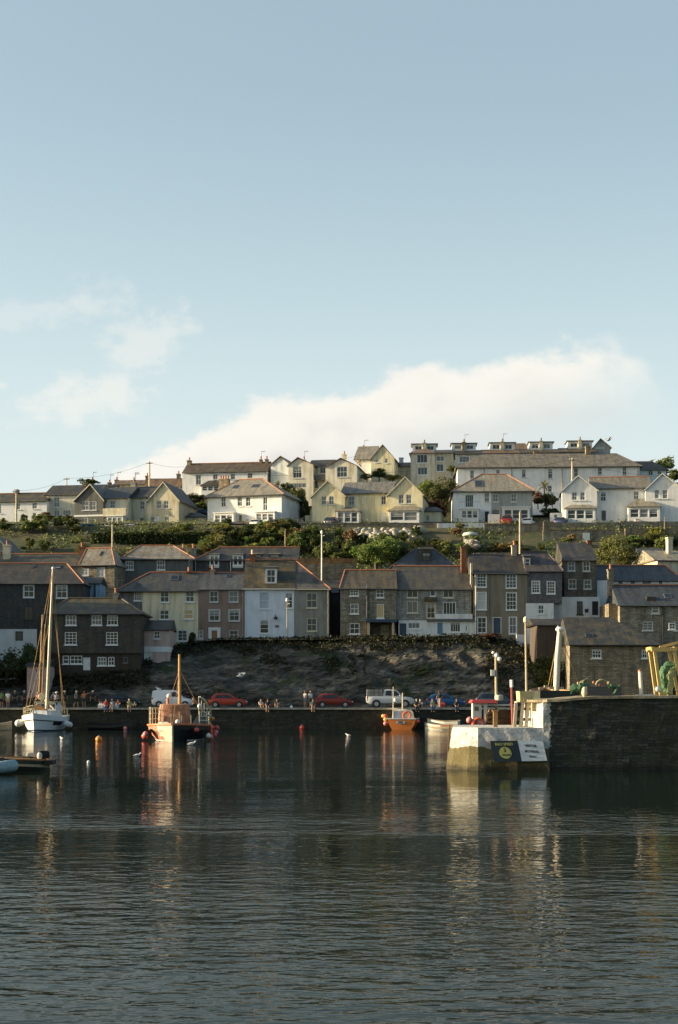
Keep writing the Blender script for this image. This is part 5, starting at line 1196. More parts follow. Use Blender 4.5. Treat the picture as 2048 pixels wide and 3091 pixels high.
# ------------------------------------------------------------------ street surface, poles and wires
mb = MB()
for i in range(60):
    a, b = -60 + 2 * i, -58 + 2 * i
    mb.face([(a, 213, Zt(a, 213) + .04), (b, 213, Zt(b, 213) + .04), (b, 217.5, Zt(b, 217.5) + .04), (a, 217.5, Zt(a, 217.5) + .04)])
tag(mb.build('upper_street', ROAD), kind='structure')
def pole(label, px, yt, yb, Y, r=.12, arm=True, mat=None, name='telegraph_pole', lamp=False):
    p = P(px, yb, Y); H_ = PZ(yt, Y) - p.z; o = empty(name, p, 0, label, 'pole' if not lamp else 'lamp post')
    mb = MB(); mb.tube([(0, 0, -1.5), (0, 0, H_ * .5), (0, 0, H_)], [r * 1.15, r, r * .75], 8); mb.build('post', mat or POLEW, o, smooth=True)
    if arm:
        mb = MB(); mb.box(-.55, .55, -.16, -.06, H_ - .45, H_ - .33); mb.build('crossarm', WOOD, o)
        for x in (-.45, 0, .45):
            mb = MB(); mb.lathe([(.03, H_ - .33), (.05, H_ - .28), (.05, H_ - .2), (.02, H_ - .15)], 6, (x, -.11, 0)); mb.build('insulator', WHITE, o)
    if lamp:
        mb = MB(); mb.lathe([(.05, H_ - .05), (.16, H_), (.14, H_ + .3), (.03, H_ + .42)], 8); mb.build('lamp_head', WHITE, o)
        mb = MB(); mb.bar((0, 0, H_ - .35), (.35, -.1, H_ - .25), .06); mb.build('bracket', WHITE, o)
    return p + Vector((0, 0, H_ - .2))
p1 = pole('telegraph pole at the town end, beside the clipped bushes', 50, 1477, 1630, 214, .14)
p2 = pole('thin telegraph pole standing behind the tall cream house', 202, 1440, 1480, 258, .1)
p3 = pole('telegraph pole on the skyline in front of the cloud', 452, 1392, 1475, 254, .16)
p4 = pole('pale pole rising beside the terracotta hip of the stone house', 340, 1570, 1662, 182, .11)
pole('white lamp pole behind the grey house, over the timber fence', 972, 1610, 1730, 177, .085, False, WHITE, 'lamp_post', True)
pole('pale wooden pole in front of the tall dark retaining wall', 1570, 1545, 1672, 186, .12, False)
p5 = pole('tall pale pole before the long white hilltop building', 1728, 1382, 1455, 232, .14)
pole('short pole on the slope above the dormer house', 862, 1600, 1652, 200, .11, False, WOOD)
pole('short brown pole leaning among shrubs left of the lamp pole', 893, 1602, 1652, 200, .11, False, WOOD)
pole('slim garden pole above the far right shed', 2007, 1560, 1640, 206, .08, False, WOOD)
def wire(a, b, sag, label, r=.018):
    a, b = Vector(a), Vector(b); mb = MB(); n = 14
    mb.tube([a.lerp(b, i / n) - Vector((0, 0, sag * 4 * (i / n) * (1 - i / n))) for i in range(n + 1)], r, 4)
    tag(mb.build('overhead_wire', BLACKP, uv=False), label, 'wire')
wire(p1, p2, .6, 'overhead wire from the town-end pole up to the thin pole'); wire(p2, p3, .8, 'overhead wire rising to the skyline pole'); wire(p3, P(575, 1406, 249), .5, 'overhead wire from the skyline pole to the white terrace chimney')
wire(P(575, 1420, 244), P(1250, 1420, 240), .9, 'long overhead wire crossing in front of the twin-gabled hilltop house'); wire(p5, P(1470, 1412, 236), .6, 'overhead wire from the tall pale pole along the white building'); wire(p5, P(2046, 1432, 236), 1.0, 'overhead wire from the tall pale pole out past the small white house'); wire(P(860, 1405, 246), P(1100, 1372, 246), .3, 'short overhead wire towards the yellow skyline gable')
pole('white post with cross-beams in front of the pale blue house', 867, 1815, 1935, 165.6, .05, False, POLEW, 'lamp_post', True)
# ------------------------------------------------------------------ cars
PAINT = {}
def paint(n, c, metal=.0): return M('car_paint_' + n, c, 'plain', .28, metal, var=.05)
CARBASE = paint('base', (.4, .05, .02)); CGLASS = M('car_glass', (.02, .025, .03), 'glass', .05); TAIL = M('tail_light', (.55, .03, .02), 'plain', .3); HEAD = M('head_light', (.75, .78, .80), 'plain', .15); PLAST = M('black_plastic', (.02, .02, .022), 'plain', .6); RIM = M('alloy_rim', (.42, .43, .45), 'plain', .35, .6)
def make_car(name, label, cat, L, Wd, low, cab, paintm, wheels, wr=.31, zb=None, windows=(), extras=None, group=None, roof_rails=False):
    """low: (x, top z) outline of the lower body from tail (0) to nose (L); cab: (x, roof z) outline of the cabin"""
    r = empty(name, (0, 0, 0), 0, label, cat, group); hw = Wd / 2
    def topz(x): return interp(low, x)
    mb = MB(); rings = []; xs_ = sorted({lerp(0, L, i / 26) for i in range(27)} | {x for x, _ in low})
    for x in xs_:
        e = min(x, L - x); k = .80 + .20 * min(1, (e / .55)) ** .6; w = hw * k; zt = topz(x); z0 = .24 + .10 * max(0, 1 - e / .35)
        for cx in wheels:
            pass
        rings.append([(x, -w * .9, z0), (x, -w, z0 + .14), (x, -w, lerp(z0, zt, .62)), (x, -w * .97, zt - .07), (x, -w * .9, zt), (x, w * .9, zt), (x, w * .97, zt - .07), (x, w, lerp(z0, zt, .62)), (x, w, z0 + .14), (x, w * .9, z0)])
    mb.ring(rings); b = mb.build('body', paintm, r, smooth=True); fix_normals(b)
    zbelt = min(topz(x) for x, _ in cab[1:-1]) - .02
    mb = MB(); rings = []
    def cw(z, zr): return lerp(hw * .95, hw * .72, max(0, min(1, (z - zbelt) / max(.1, zr - zbelt))))
    zmax = max(z for _, z in cab)
    for x, zr in cab: 
        wt = cw(zr, zmax); rings.append([(x, -hw * .93, zbelt), (x, -wt, zr - .05), (x, -wt * .86, zr), (x, wt * .86, zr), (x, wt, zr - .05), (x, hw * .93, zbelt)])
    mb.ring(rings); c = mb.build('cabin', paintm, r, smooth=True); fix_normals(c)
    for poly in windows:
        for sgn in (-1, 1):
            mb = MB(); pts = [(x, sgn * (cw(z, zmax) + .012), z) for x, z in poly]; pin = [(x, sgn * (cw(z, zmax) - .03), z) for x, z in poly]
            mb.ring([pts, pin]); mb.build('side_window', CGLASS, r)
    # windscreen and rear window
    for (xa, za), (xb, zb_), nm in ((cab[0], cab[1], 'rear_window'), (cab[-1], cab[-2], 'windscreen')):
        d = Vector((za - zb_, 0, xb - xa)); d = d.normalized() * .015 * (1 if nm == 'windscreen' else -1)
        if d.x * (1 if nm == 'windscreen' else -1) < 0: d = -d
        A = Vector((lerp(xa, xb, .14), 0, lerp(max(za, zbelt), zb_, .14))); B_ = Vector((lerp(xa, xb, .88), 0, lerp(max(za, zbelt), zb_, .88)))
        mb = MB(); wa, wb = cw(A.z, zmax) * .88, cw(B_.z, zmax) * .86
        q = [(A.x, -wa, A.z), (A.x, wa, A.z), (B_.x, wb, B_.z), (B_.x, -wb, B_.z)]
        mb.ring([[tuple(Vector(p) + d) for p in q], [tuple(Vector(p) - d) for p in q]]); mb.build(nm, CGLASS, r)
    for cx in wheels:
        for sgn in (-1, 1):
            y = sgn * (hw - .09)
            mb = MB(); mb.lathe([(wr * 1.16, -.02), (wr * 1.16, .02)], 20, (cx, sgn * (hw + .004), wr * 1.02), 'y'); mb.build('wheel_arch', PLAST, r)
            mb = MB(); mb.lathe([(wr * .6, -.1), (wr * .93, -.1), (wr, -.06), (wr, .06), (wr * .93, .12), (wr * .6, .12)] if sgn > 0 else [(wr * .6, -.12), (wr * .93, -.12), (wr, -.06), (wr, .06), (wr * .93, .1), (wr * .6, .1)], 20, (cx, y, wr), 'y'); w_ = mb.build('wheel', RUBBER, r, smooth=True)
            mb = MB(); ys_ = sgn * .125
            mb.lathe([(.05, ys_), (wr * .62, ys_ * .98), (wr * .62, ys_ * .5), (.05, ys_ * .5)], 16, (cx, y, wr), 'y'); mb.build('rim', RIM, w_)
    for sgn in (-1, 1):
        z = topz(L - .12) - .10; mb = MB(); mb.ball((L - .16, sgn * hw * .74, z), .13, 10, (1.5, .8, .6)); mb.build('headlight', HEAD, r, smooth=True)
        z = topz(.08) - .13; mb = MB(); mb.ball((.10, sgn * hw * .80, z), .13, 10, (.6, .7, 1.1)); mb.build('tail_light', TAIL, r, smooth=True)
        mx = cab[-1][0] - .38; mb = MB(); mb.ball((mx, sgn * (hw + .06), zbelt + .1), .1, 8, (.7, .9, .7)); mb.build('door_mirror', paintm, r)
    for x0, x1, nm in ((-.03, .12, 'rear_bumper'), (L - .12, L + .03, 'front_bumper')):
        mb = MB(); mb.box(x0, x1, -hw * .8, hw * .8, .26, .42); mb.build(nm, PLAST, r)
    for sgn in (-1, 1):
        mb = MB(); mb.box(wheels[0] + .4, wheels[1] - .4, sgn * hw - .03, sgn * hw + .008, .24, .33); mb.build('side_sill', PLAST, r)
    return r
HATCH_LOW = [(0, .78), (.10, .93), (.6, 1.0), (1.6, .97), (2.75, .95), (3.35, .89), (3.75, .80), (3.95, .66)]
HATCH_CAB = [(.12, .93), (.52, 1.36), (1.0, 1.45), (1.7, 1.46), (2.2, 1.40), (2.95, .95)]
HATCH_WIN = [[(.62, 1.0), (.80, 1.30), (1.42, 1.36), (1.42, .99)], [(1.5, .99), (1.5, 1.36), (2.05, 1.32), (2.6, .98)]]
hatch = make_car('parked_car', 'orange-red hatchback parked on the quay, nearest the wooden mast', 'car', 4.0, 1.7, HATCH_LOW, HATCH_CAB, CARBASE, (.72, 3.18), windows=HATCH_WIN, group='cars parked along the quay')
def on_quay(root, px0, Y, rz=0): root.location = (PX(px0, Y), Y, QZ); root.rotation_euler = (0, 0, rz); return root
on_quay(hatch, 632, 148.5); QG = 'cars parked along the quay'
def recar(src, label, px, Y, z, rz, col, nm, scale=None, group=None, metal=.0):
    c = dup(src, (PX(px, Y), Y, z), rz, scale, label, {'car_paint': paint(nm, col, metal)}); c['group'] = group or 'cars parked along the upper street'; return c
recar(hatch, 'dark red hatchback parked on the quay behind the standing couple', 954, 148.8, QZ, 0, (.20, .022, .012), 'dark_red', (.97, 1, 1), QG)
recar(hatch, 'blue hatchback parked on the quay behind the man with a red bag', 1288, 149, QZ, 0, (.015, .085, .22), 'blue', (.99, 1, .98), QG)
sal = make_car('parked_car', 'black saloon parked in deep shade at the end of the quay', 'car', 4.4, 1.75, [(0, .72), (.15, .92), (.9, .95), (2.0, .93), (3.0, .91), (3.9, .80), (4.35, .62)], [(.75, .95), (1.35, 1.33), (2.0, 1.40), (2.5, 1.36), (3.2, .93)], paint('black', (.012, .014, .017)), (.85, 3.5), windows=[[(1.2, 1.0), (1.5, 1.27), (2.0, 1.31), (2.0, .98)], [(2.08, .98), (2.08, 1.31), (2.45, 1.28), (2.9, .97)]], group=QG)
on_quay(sal, 300, 149.5)
est = make_car('parked_car', 'dark blue-grey estate car with a roof rack behind the red fishing boat', 'car', 4.5, 1.75, [(0, .8), (.1, .98), (1.0, 1.0), (2.4, .97), (3.3, .94), (4.1, .84), (4.45, .66)], [(.12, .98), (.45, 1.45), (1.2, 1.52), (2.2, 1.50), (2.7, 1.42), (3.45, .96)], paint('slate_blue', (.05, .075, .10)), (.85, 3.6), windows=[[(.5, 1.03), (.7, 1.38), (1.25, 1.42), (1.25, 1.02)], [(1.32, 1.02), (1.32, 1.42), (2.05, 1.42), (2.05, 1.0)], [(2.12, 1.0), (2.12, 1.41), (2.6, 1.36), (3.15, .99)]], group=QG)
on_quay(est, 1436, 149.2)
for y in (-.55, .55):
    mb = MB(); mb.bar((.6, y, 1.60), (2.4, y, 1.60), .05)
    for x in (.7, 2.3): mb.bar((x, y, 1.44), (x, y, 1.6), .05)
    mb.build('roof_rail', CHROME, est)
WVAN = paint('white', (.74, .75, .76))
van = make_car('parked_van', 'white panel van with faded blue lettering and a gull on its roof', 'van', 4.4, 1.8, [(0, .85), (.06, 1.05), (1.5, 1.05), (3.0, 1.05), (3.3, 1.0), (3.9, .90), (4.3, .70)], [(.02, 1.05), (.08, 1.74), (.5, 1.83), (2.3, 1.82), (2.75, 1.68), (3.4, 1.03)], WVAN, (.78, 3.5), wr=.32, windows=[[(2.05, 1.15), (2.0, 1.62), (2.55, 1.62), (3.02, 1.1)]], group=QG)
on_quay(van, 461, 148.6)
LET = M('faded_blue_ink', (.16, .24, .34), 'plain', .5)
mb = MB(); y = -.86
for pts in ([(.32, 1.60), (.40, 1.60), (.58, 1.36), (.50, 1.36)], [(.62, 1.52), (.66, 1.52), (.52, 1.40), (.48, 1.40)]): mb.ring([[(x, -.5 - (1.83 - z) * .48 - .012, z) for x, z in pts], [(x, -.5 - (1.83 - z) * .48 + .03, z) for x, z in pts]])
mb.build('emblem', LET, van)
def text_mesh(s, size, mat, name, loc, rot, parent=None, sx=1.0, align='CENTER'):
    cu = bpy.data.curves.new(name, 'FONT'); cu.body = s; cu.size = size; cu.align_x = align; cu.align_y = 'CENTER'; cu.extrude = .004; cu.offset = size * .03
    t = bpy.data.objects.new(name, cu); COL.objects.link(t); bpy.context.view_layer.update()
    me = bpy.data.meshes.new_from_object(t.evaluated_get(bpy.context.evaluated_depsgraph_get())); bpy.data.objects.remove(t)
    me.materials.clear(); me.materials.append(mat); o = bpy.data.objects.new(name, me); COL.objects.link(o); o.location = loc; o.rotation_euler = rot; o.scale = (sx, 1, 1)
    if parent: o.parent = parent
    return o
mb = MB(); mb.box(2.0, 2.18, -.905, -.895, .82, .88); mb.build('door_handle', PLAST, van)
pick = make_car('pickup_truck', 'silver-white double-cab pickup with a grey box canopy over its bed', 'pickup truck', 5.0, 1.8, [(0, 1.02), (.03, 1.06), (1.9, 1.06), (3.5, 1.04), (4.2, 1.0), (4.75, .90), (4.98, .72)], [(1.72, 1.05), (1.84, 1.70), (2.2, 1.77), (2.9, 1.75), (3.2, 1.66), (3.85, 1.04)], paint('silver_white', (.56, .58, .58)), (1.05, 4.05), wr=.38, windows=[[(1.98, 1.14), (2.04, 1.62), (2.62, 1.66), (2.62, 1.12)], [(2.72, 1.12), (2.72, 1.66), (3.1, 1.60), (3.55, 1.10)]], group=QG)
on_quay(pick, 1106, 148.8); 
for o in list(pick.children):
    if o.name.startswith(('body', 'cabin')): o.location.z += .12
    elif not o.name.startswith(('wheel',)): o.location.z += .12
mb = MB(); mb.ring([[(.06, -.82, 1.19), (1.68, -.82, 1.19), (1.68, .82, 1.19), (.06, .82, 1.19)], [(.08, -.80, 1.9), (1.64, -.80, 1.9), (1.64, .80, 1.9), (.08, .80, 1.9)]]); c_ = mb.build('canopy', M('ribbed_grey_canopy', (.33, .33, .31), 'planks', size=(4, .12)), pick)
mb = MB(); mb.box(.02, .06, -.8, .8, .7, 1.1); mb.build('tailgate', paint('silver_white', (.56, .58, .58)), pick)
# cars on the upper street: z from the wheel line the photo suggests (feet mostly hidden by the walls)
US = [('silver-grey estate half hidden by rusty bushes at the parking wall', hatch, 100, 1611, 211.5, R(35), (.16, .16, .16), 'mid_grey', 1), ('blue car with a pale bonnet below the dark grey gable villa', hatch, 236, 1610, 212, R(20), (.04, .10, .19), 'street_blue', 1), ('white car in front of the plant balcony bay', hatch, 320, 1612, 212, R(80), (.72, .73, .74), 'white', 1), ('white estate car below the cream range, beside the hedge', hatch, 384, 1611, 212, R(72), (.74, .75, .75), 'white', 1.05), ('dark car parked by the white door of the cream gabled villa', hatch, 452, 1606, 213.4, R(76), (.05, .06, .08), 'dark_grey', 1), ('pale car half hidden by flowers before the white hipped house', hatch, 766, 1594, 213.4, R(70), (.68, .68, .66), 'pale', 1), ('black car parked beside the bright green shrub', hatch, 822, 1594, 213.6, R(74), (.02, .022, .026), 'black2', 1), ('dark navy car before the conservatory of the yellow villa', hatch, 992, 1589, 213.4, R(68), (.02, .032, .06), 'navy', 1.05), ('dark blue hatchback before the grey garden wall with the white door', hatch, 1688, 1588, 212.5, R(70), (.025, .05, .13), 'deep_blue', 1)]
for lab, src, px, py, Y, rz, col, nm, sc in US: recar(src, lab, px, Y, PZ(py, Y), rz, col, nm, sc)
recar(est, 'red people carrier parked by the half-grey house', 1530, 213.2, PZ(1588, 213.2), R(80), (.25, .03, .02), 'carrier_red', (1, 1, 1.12)); 
recar(hatch, 'white saloon behind the pale wooden pole', 1590, 213.6, PZ(1590, 213.6), R(70), (.75, .76, .77), 'white', (1, 1, 1))
recar(hatch, 'silver hatchback seen from behind at the far right street wall', 1935, 212.6, PZ(1590, 212.6), R(97), (.45, .45, .46), 'silver', (1, 1, 1))
# ------------------------------------------------------------------ people
def skin_mesh(name, verts, edges, radii, sub=1):
    me = bpy.data.meshes.new(name); me.from_pydata(verts, edges, []); o = bpy.data.objects.new(name, me); COL.objects.link(o)
    o.modifiers.new('skin', 'SKIN'); 
    for i, r in enumerate(radii):
        sv = me.skin_vertices[0].data[i]; sv.radius = (r, r) if not isinstance(r, tuple) else r; sv.use_root = (i == 0)
    ss_ = o.modifiers.new('sub', 'SUBSURF'); ss_.levels = sub; ss_.render_levels = sub
    bpy.context.view_layer.update(); dg = bpy.context.evaluated_depsgraph_get()
    res = bpy.data.meshes.new_from_object(o.evaluated_get(dg)); bpy.data.objects.remove(o)
    res.polygons.foreach_set('use_smooth', [True] * len(res.polygons)); add_uv(res); return res
POSES = {
    'stand': dict(hip=(0, 0, .93), ch=(0, 0, 1.27), nk=(0, .01, 1.47), hd=(0, -.03, 1.60), tp=(0, -.02, 1.70), L=dict(sh=(.18, 0, 1.40), el=(.23, .04, 1.13), wr=(.22, -.06, .90), hj=(.095, 0, .88), kn=(.11, -.03, .49), an=(.11, .02, .09), to=(.13, -.15, .04))),
    'edge': dict(hip=(0, 0, .13), ch=(0, .03, .46), nk=(0, .01, .66), hd=(0, -.04, .78), tp=(0, -.03, .89), L=dict(sh=(.18, .01, .59), el=(.24, -.02, .33), wr=(.13, -.24, .22), hj=(.10, -.05, .11), kn=(.12, -.46, .10), an=(.12, -.50, -.33), to=(.13, -.64, -.37))),
    'knees': dict(hip=(0, 0, .13), ch=(0, -.03, .45), nk=(0, -.10, .63), hd=(0, -.16, .74), tp=(0, -.16, .85), L=dict(sh=(.18, -.06, .57), el=(.23, -.26, .38), wr=(.12, -.46, .36), hj=(.10, -.04, .11), kn=(.14, -.36, .46), an=(.13, -.52, .07), to=(.14, -.66, .04))),
    'point': dict(hip=(0, 0, .93), ch=(0, 0, 1.27), nk=(0, .01, 1.47), hd=(.02, -.03, 1.60), tp=(.02, -.02, 1.70), L=dict(sh=(.18, 0, 1.41), el=(.44, -.06, 1.47), wr=(.68, -.10, 1.58), hj=(.095, 0, .88), kn=(.11, -.03, .49), an=(.11, .02, .09), to=(.13, -.15, .04)), Rr=dict(sh=(-.18, 0, 1.40), el=(-.30, -.04, 1.16), wr=(-.16, -.16, 1.02))),
    'walk': dict(hip=(0, 0, .92), ch=(0, -.04, 1.26), nk=(0, -.06, 1.46), hd=(0, -.11, 1.58), tp=(0, -.10, 1.69), L=dict(sh=(.18, -.04, 1.39), el=(.24, .08, 1.14), wr=(.23, .02, .90), hj=(.095, 0, .87), kn=(.11, -.16, .50), an=(.11, -.14, .09), to=(.12, -.31, .05)), Rr=dict(sh=(-.18, -.04, 1.39), el=(-.24, -.10, 1.13), wr=(-.2, -.26, .98), hj=(-.095, 0, .87), kn=(-.11, .02, .48), an=(-.11, .22, .12), to=(-.12, .08, .05))),
}
PM = {}
def pose_meshes(k):
    p = POSES[k]; Ls = p['L']; Rs = {a: (-b[0], b[1], b[2]) for a, b in Ls.items()}; Rs.update(p.get('Rr', {}))
    V = Vector; v, e, r = [], [], []
    def add(q, rad, par=None):
        v.append(tuple(q)); r.append(rad); i = len(v) - 1
        if par is not None: e.append((par, i))
        return i
    hip = add(p['hip'], .125); ch = add(p['ch'], .13, hip); nk = add(p['nk'], .055, ch); hd = add(p['hd'], (.082, .095), nk); add(p['tp'], .06, hd)
    add(V(p['hd']) + V((0, -.105, .0)), .014, hd)
    for s in (Ls, Rs):
        sh = add(s['sh'], .06, ch); el = add(s['el'], .042, sh); wr = add(s['wr'], .028, el); d = (V(s['wr']) - V(s['el'])).normalized()
        pm = add(V(s['wr']) + d * .07, .034, wr); sd_ = d.cross(V((0, 1, .2))).normalized()
        for i, l in enumerate((.07, .08, .075, .06)):
            f1 = add(V(s['wr']) + d * .12 + sd_ * (.027 - .018 * i), .009, pm); add(V(s['wr']) + d * (.12 + l * .6) + sd_ * (.027 - .018 * i) + V((0, -.015, 0)), .007, f1)
        add(V(s['wr']) + d * .06 + sd_ * .055 + V((0, -.02, 0)), .010, pm)
        hj = add(s['hj'], .085, hip); kn = add(s['kn'], .058, hj); an = add(s['an'], .038, kn); add(s['to'], .035, an)
    PM[k, 'body'] = skin_mesh('body', v, e, r)
    def limb(nm, chains, sub=1):
        v.clear(); e.clear(); r.clear(); root = None
        for chn in chains:
            par = None
            for q, rad in chn:
                if isinstance(q, int): par = q; continue
                par = add(q, rad, par)
        PM[k, nm] = skin_mesh(nm, list(v), list(e), list(r), sub)
    mid = V(Ls['sh']).lerp(V(Ls['el']), .75), V(Rs['sh']).lerp(V(Rs['el']), .75)
    limb('shirt', [[(V(p['hip']) + V((0, 0, .02)), .145), (p['ch'], .155), (V(p['ch']).lerp(V(p['nk']), .75), .085)], [(1, 0), (Ls['sh'], .078), (mid[0], .06)], [(1, 0), (Rs['sh'], .078), (mid[1], .06)]])
    kl, kr = V(Ls['hj']).lerp(V(Ls['kn']), .8), V(Rs['hj']).lerp(V(Rs['kn']), .8)
    limb('shorts', [[(p['hip'], .14)], [(0, 0), (Ls['hj'], .10), (kl, .085)], [(0, 0), (Rs['hj'], .10), (kr, .085)]])
    limb('trousers', [[(p['hip'], .14)], [(0, 0), (Ls['hj'], .10), (Ls['kn'], .075), (Ls['an'], .058)], [(0, 0), (Rs['hj'], .10), (Rs['kn'], .075), (Rs['an'], .058)]])
    mb = MB(); c = V(p['hd']) + V((0, .025, .055)); mb.ball(c, .112, 10, (.92, 1.0, .88)); o = mb.build('hair', BLACKP, smooth=True); PM[k, 'hair'] = o.data; bpy.data.objects.remove(o)
    mb = MB(); c = V(p['tp']) + V((0, 0, -.02)); mb.lathe([(.20, -.01), (.20, .005), (.11, .01), (.10, .09), (.03, .11)], 12, c); o = mb.build('hat', BLACKP, smooth=True); PM[k, 'hat'] = o.data; bpy.data.objects.remove(o)
    mb = MB()
    for s in (-1, 1): mb.ball(V(p['hd']) + V((s * .034, -.088, .012)), .011, 6)
    o = mb.build('eyes', BLACKP); PM[k, 'eyes'] = o.data; bpy.data.objects.remove(o)
for k in POSES: pose_meshes(k)
SKIN = M('skin', (.40, .235, .16), 'plain', .6, var=.06); CLO = {}
def cl(c):
    n = 'cloth_%d_%d_%d' % tuple(int(x * 99) for x in c); return M(n, c, 'plain', .9, var=.12)
def person(label, px, Y, z, pose, shirt, legs, hair=(.05, .03, .02), rz=0.0, short=True, hat=None, scale=1.0, group=None):
    r = empty('person', (PX(px, Y), Y, z), rz, label, 'person', group); r.scale = (scale,) * 3
    def ad(nm, mat):
        o = bpy.data.objects.new(nm, PM[pose, nm]); COL.objects.link(o); o.parent = r
        if not o.data.materials: o.data.materials.append(SKIN)
        o.material_slots[0].link = 'OBJECT'; o.material_slots[0].material = mat
    ad('body', SKIN); ad('shirt', cl(shirt)); ad('shorts' if short else 'trousers', cl(legs)); ad('hair', cl(hair)); ad('eyes', BLACKP)
    if hat: ad('hat', cl(hat))
    return r
wt, bk, nv, gy, rd, og, tl, bg, gn = (.75, .75, .73), (.02, .02, .022), (.03, .05, .12), (.3, .31, .32), (.45, .05, .03), (.6, .2, .07), (.05, .30, .27), (.45, .36, .22), (.12, .25, .10)
Yq = 147.0
for a in (
    ('person in a green top at the far end of the quay', 6, Yq, QZ, 'stand', gn, bk), ('person in a white T-shirt and tan shorts on the quay end', 25, Yq - .2, QZ, 'stand', wt, bg), ('person in a wide straw hat and dark clothes on the quay end', 46, Yq, QZ, 'stand', bk, bk, (.1, .06, .03), 0, False, (.45, .36, .2)),
    ('person in a pale blue cap and black clothes near the yacht', 74, Yq, QZ, 'stand', bk, bk, (.3, .4, .5), .3, False, (.35, .48, .58)), ('person in grey standing among the crowd behind the yacht stern', 92, Yq + 1, QZ, 'stand', gy, bk, (.1, .07, .05), 0, False),
    ('person in black with a white cap behind the yacht rigging', 198, Yq - .1, QZ, 'walk', bk, bk, (.5, .5, .5), -.6, True, wt), ('person with a light headscarf and bare legs stepping along the quay', 230, Yq - .3, QZ, 'walk', (.2, .2, .2), bk, (.6, .55, .45), .9, True, (.62, .56, .42)), ('person in an orange top pointing towards the harbour', 254, Yq - .2, QZ, 'point', og, (.05, .05, .06), (.35, .12, .05), .2), ('person in dark clothes with a white cap behind the pointing one', 281, Yq + .6, QZ, 'stand', bk, bk, (.5, .5, .5), 0, False, wt),
    ('person in a red top and blue trousers sitting on the quay edge', 321, QY + .22, QZ, 'edge', rd, (.04, .08, .2), (.12, .07, .04), .1, False), ('person in grey with bare legs dangling over the quay edge', 340, QY + .2, QZ, 'edge', (.34, .35, .36), gy, (.2, .15, .1), -.1), ('person in dark red sitting back from the quay edge under the black car', 358, QY + .9, QZ, 'knees', (.25, .06, .04), bk), ('blond person in olive and yellow sitting by the quay edge', 391, QY + .3, QZ, 'edge', (.35, .36, .14), (.5, .5, .06), (.6, .5, .28), .15), ('small child in beige sitting beside the blond person', 408, QY + .7, QZ, 'knees', bg, bk, (.4, .3, .2), 0, True, None, .7),
    ('person in pale clothes hunched on the quay beyond the orange-red hatchback', 787, QY + .7, QZ, 'knees', (.55, .50, .46), bk, (.3, .2, .12), .4), ('person in a black top with bare legs hanging over the quay wall', 809, QY + .2, QZ, 'edge', bk, bk, (.14, .07, .04)), ('person in dark clothes sitting cross-kneed at the end of the trio', 838, QY + .5, QZ, 'knees', (.05, .05, .06), (.45, .4, .36), (.35, .22, .12), -.2),
    ('person in a pale top and blue shorts standing by the dark red car', 922, 147.6, QZ, 'stand', (.60, .52, .46), (.10, .18, .26), (.25, .14, .07), -.7), ('person in a white top and dark shorts standing by the dark red car', 938, 147.6, QZ, 'stand', wt, (.06, .09, .10), (.42, .28, .12), .7), ('person in dark green sitting on the edge below the standing couple', 946, QY + .2, QZ, 'edge', (.07, .10, .10), (.06, .06, .06), (.2, .12, .07)),
    ('person in black sitting behind the orange boat cabin', 1258, QY + .2, QZ, 'edge', bk, bk, (.5, .42, .32), .1, False), ('grey-haired person tucked close beside the person in black', 1269, QY + .7, QZ, 'knees', gy, bk, (.5, .5, .5)), ('person in a khaki top and blue jeans sitting on the edge before the blue car', 1306, QY + .2, QZ, 'edge', (.36, .34, .18), (.03, .07, .17), (.35, .18, .1), 0, False), ('person in a black top standing before the blue car', 1327, 146.4, QZ, 'walk', bk, (.40, .32, .24), (.12, .07, .05), -.5, False), ('person in black with pale cuffs sitting below the blue car bonnet', 1379, QY + .2, QZ, 'edge', bk, (.03, .05, .1), (.3, .15, .08), 0, False),
): person(*a, group='people on the harbour quay')
def bag(label, px, Y, col, s=.22, hang=False, z=None):
    mb = MB(); mb.ring([[(-s, -s * .6, 0), (s, -s * .6, 0), (s, s * .6, 0), (-s, s * .6, 0)], [(-s * 1.1, -s * .7, s), (s * 1.1, -s * .7, s), (s * 1.1, s * .7, s), (-s * 1.1, s * .7, s)], [(-s * .7, -s * .3, s * 1.8), (s * .7, -s * .3, s * 1.8), (s * .7, s * .3, s * 1.8), (-s * .7, s * .3, s * 1.8)]])
    mb.tube([(-s * .5, 0, s * 1.7), (-s * .3, 0, s * 2.4), (s * .3, 0, s * 2.4), (s * .5, 0, s * 1.7)], .018, 5)
    tag(mb.build('bag', cl(col), loc=(PX(px, Y), Y, QZ if z is None else z)), label, 'bag')
bag('red carrier bag hanging beside the person in black before the blue car', 1337, 146.1, (.42, .07, .05), .24, z=QZ + .12); bag('small white bag between the seated jeans wearer and the red bag', 1320, QY + .3, wt, .14); bag('white bag slumped on the quay edge left of the person in red', 305, QY + .5, (.7, .72, .76), .26); bag('pale bundle on the quay edge in front of the person in dark red', 352, QY + .35, (.6, .62, .66), .2); bag('white paper bag alone on the quay edge between the trio and the couple', 880, QY + .3, wt, .13)
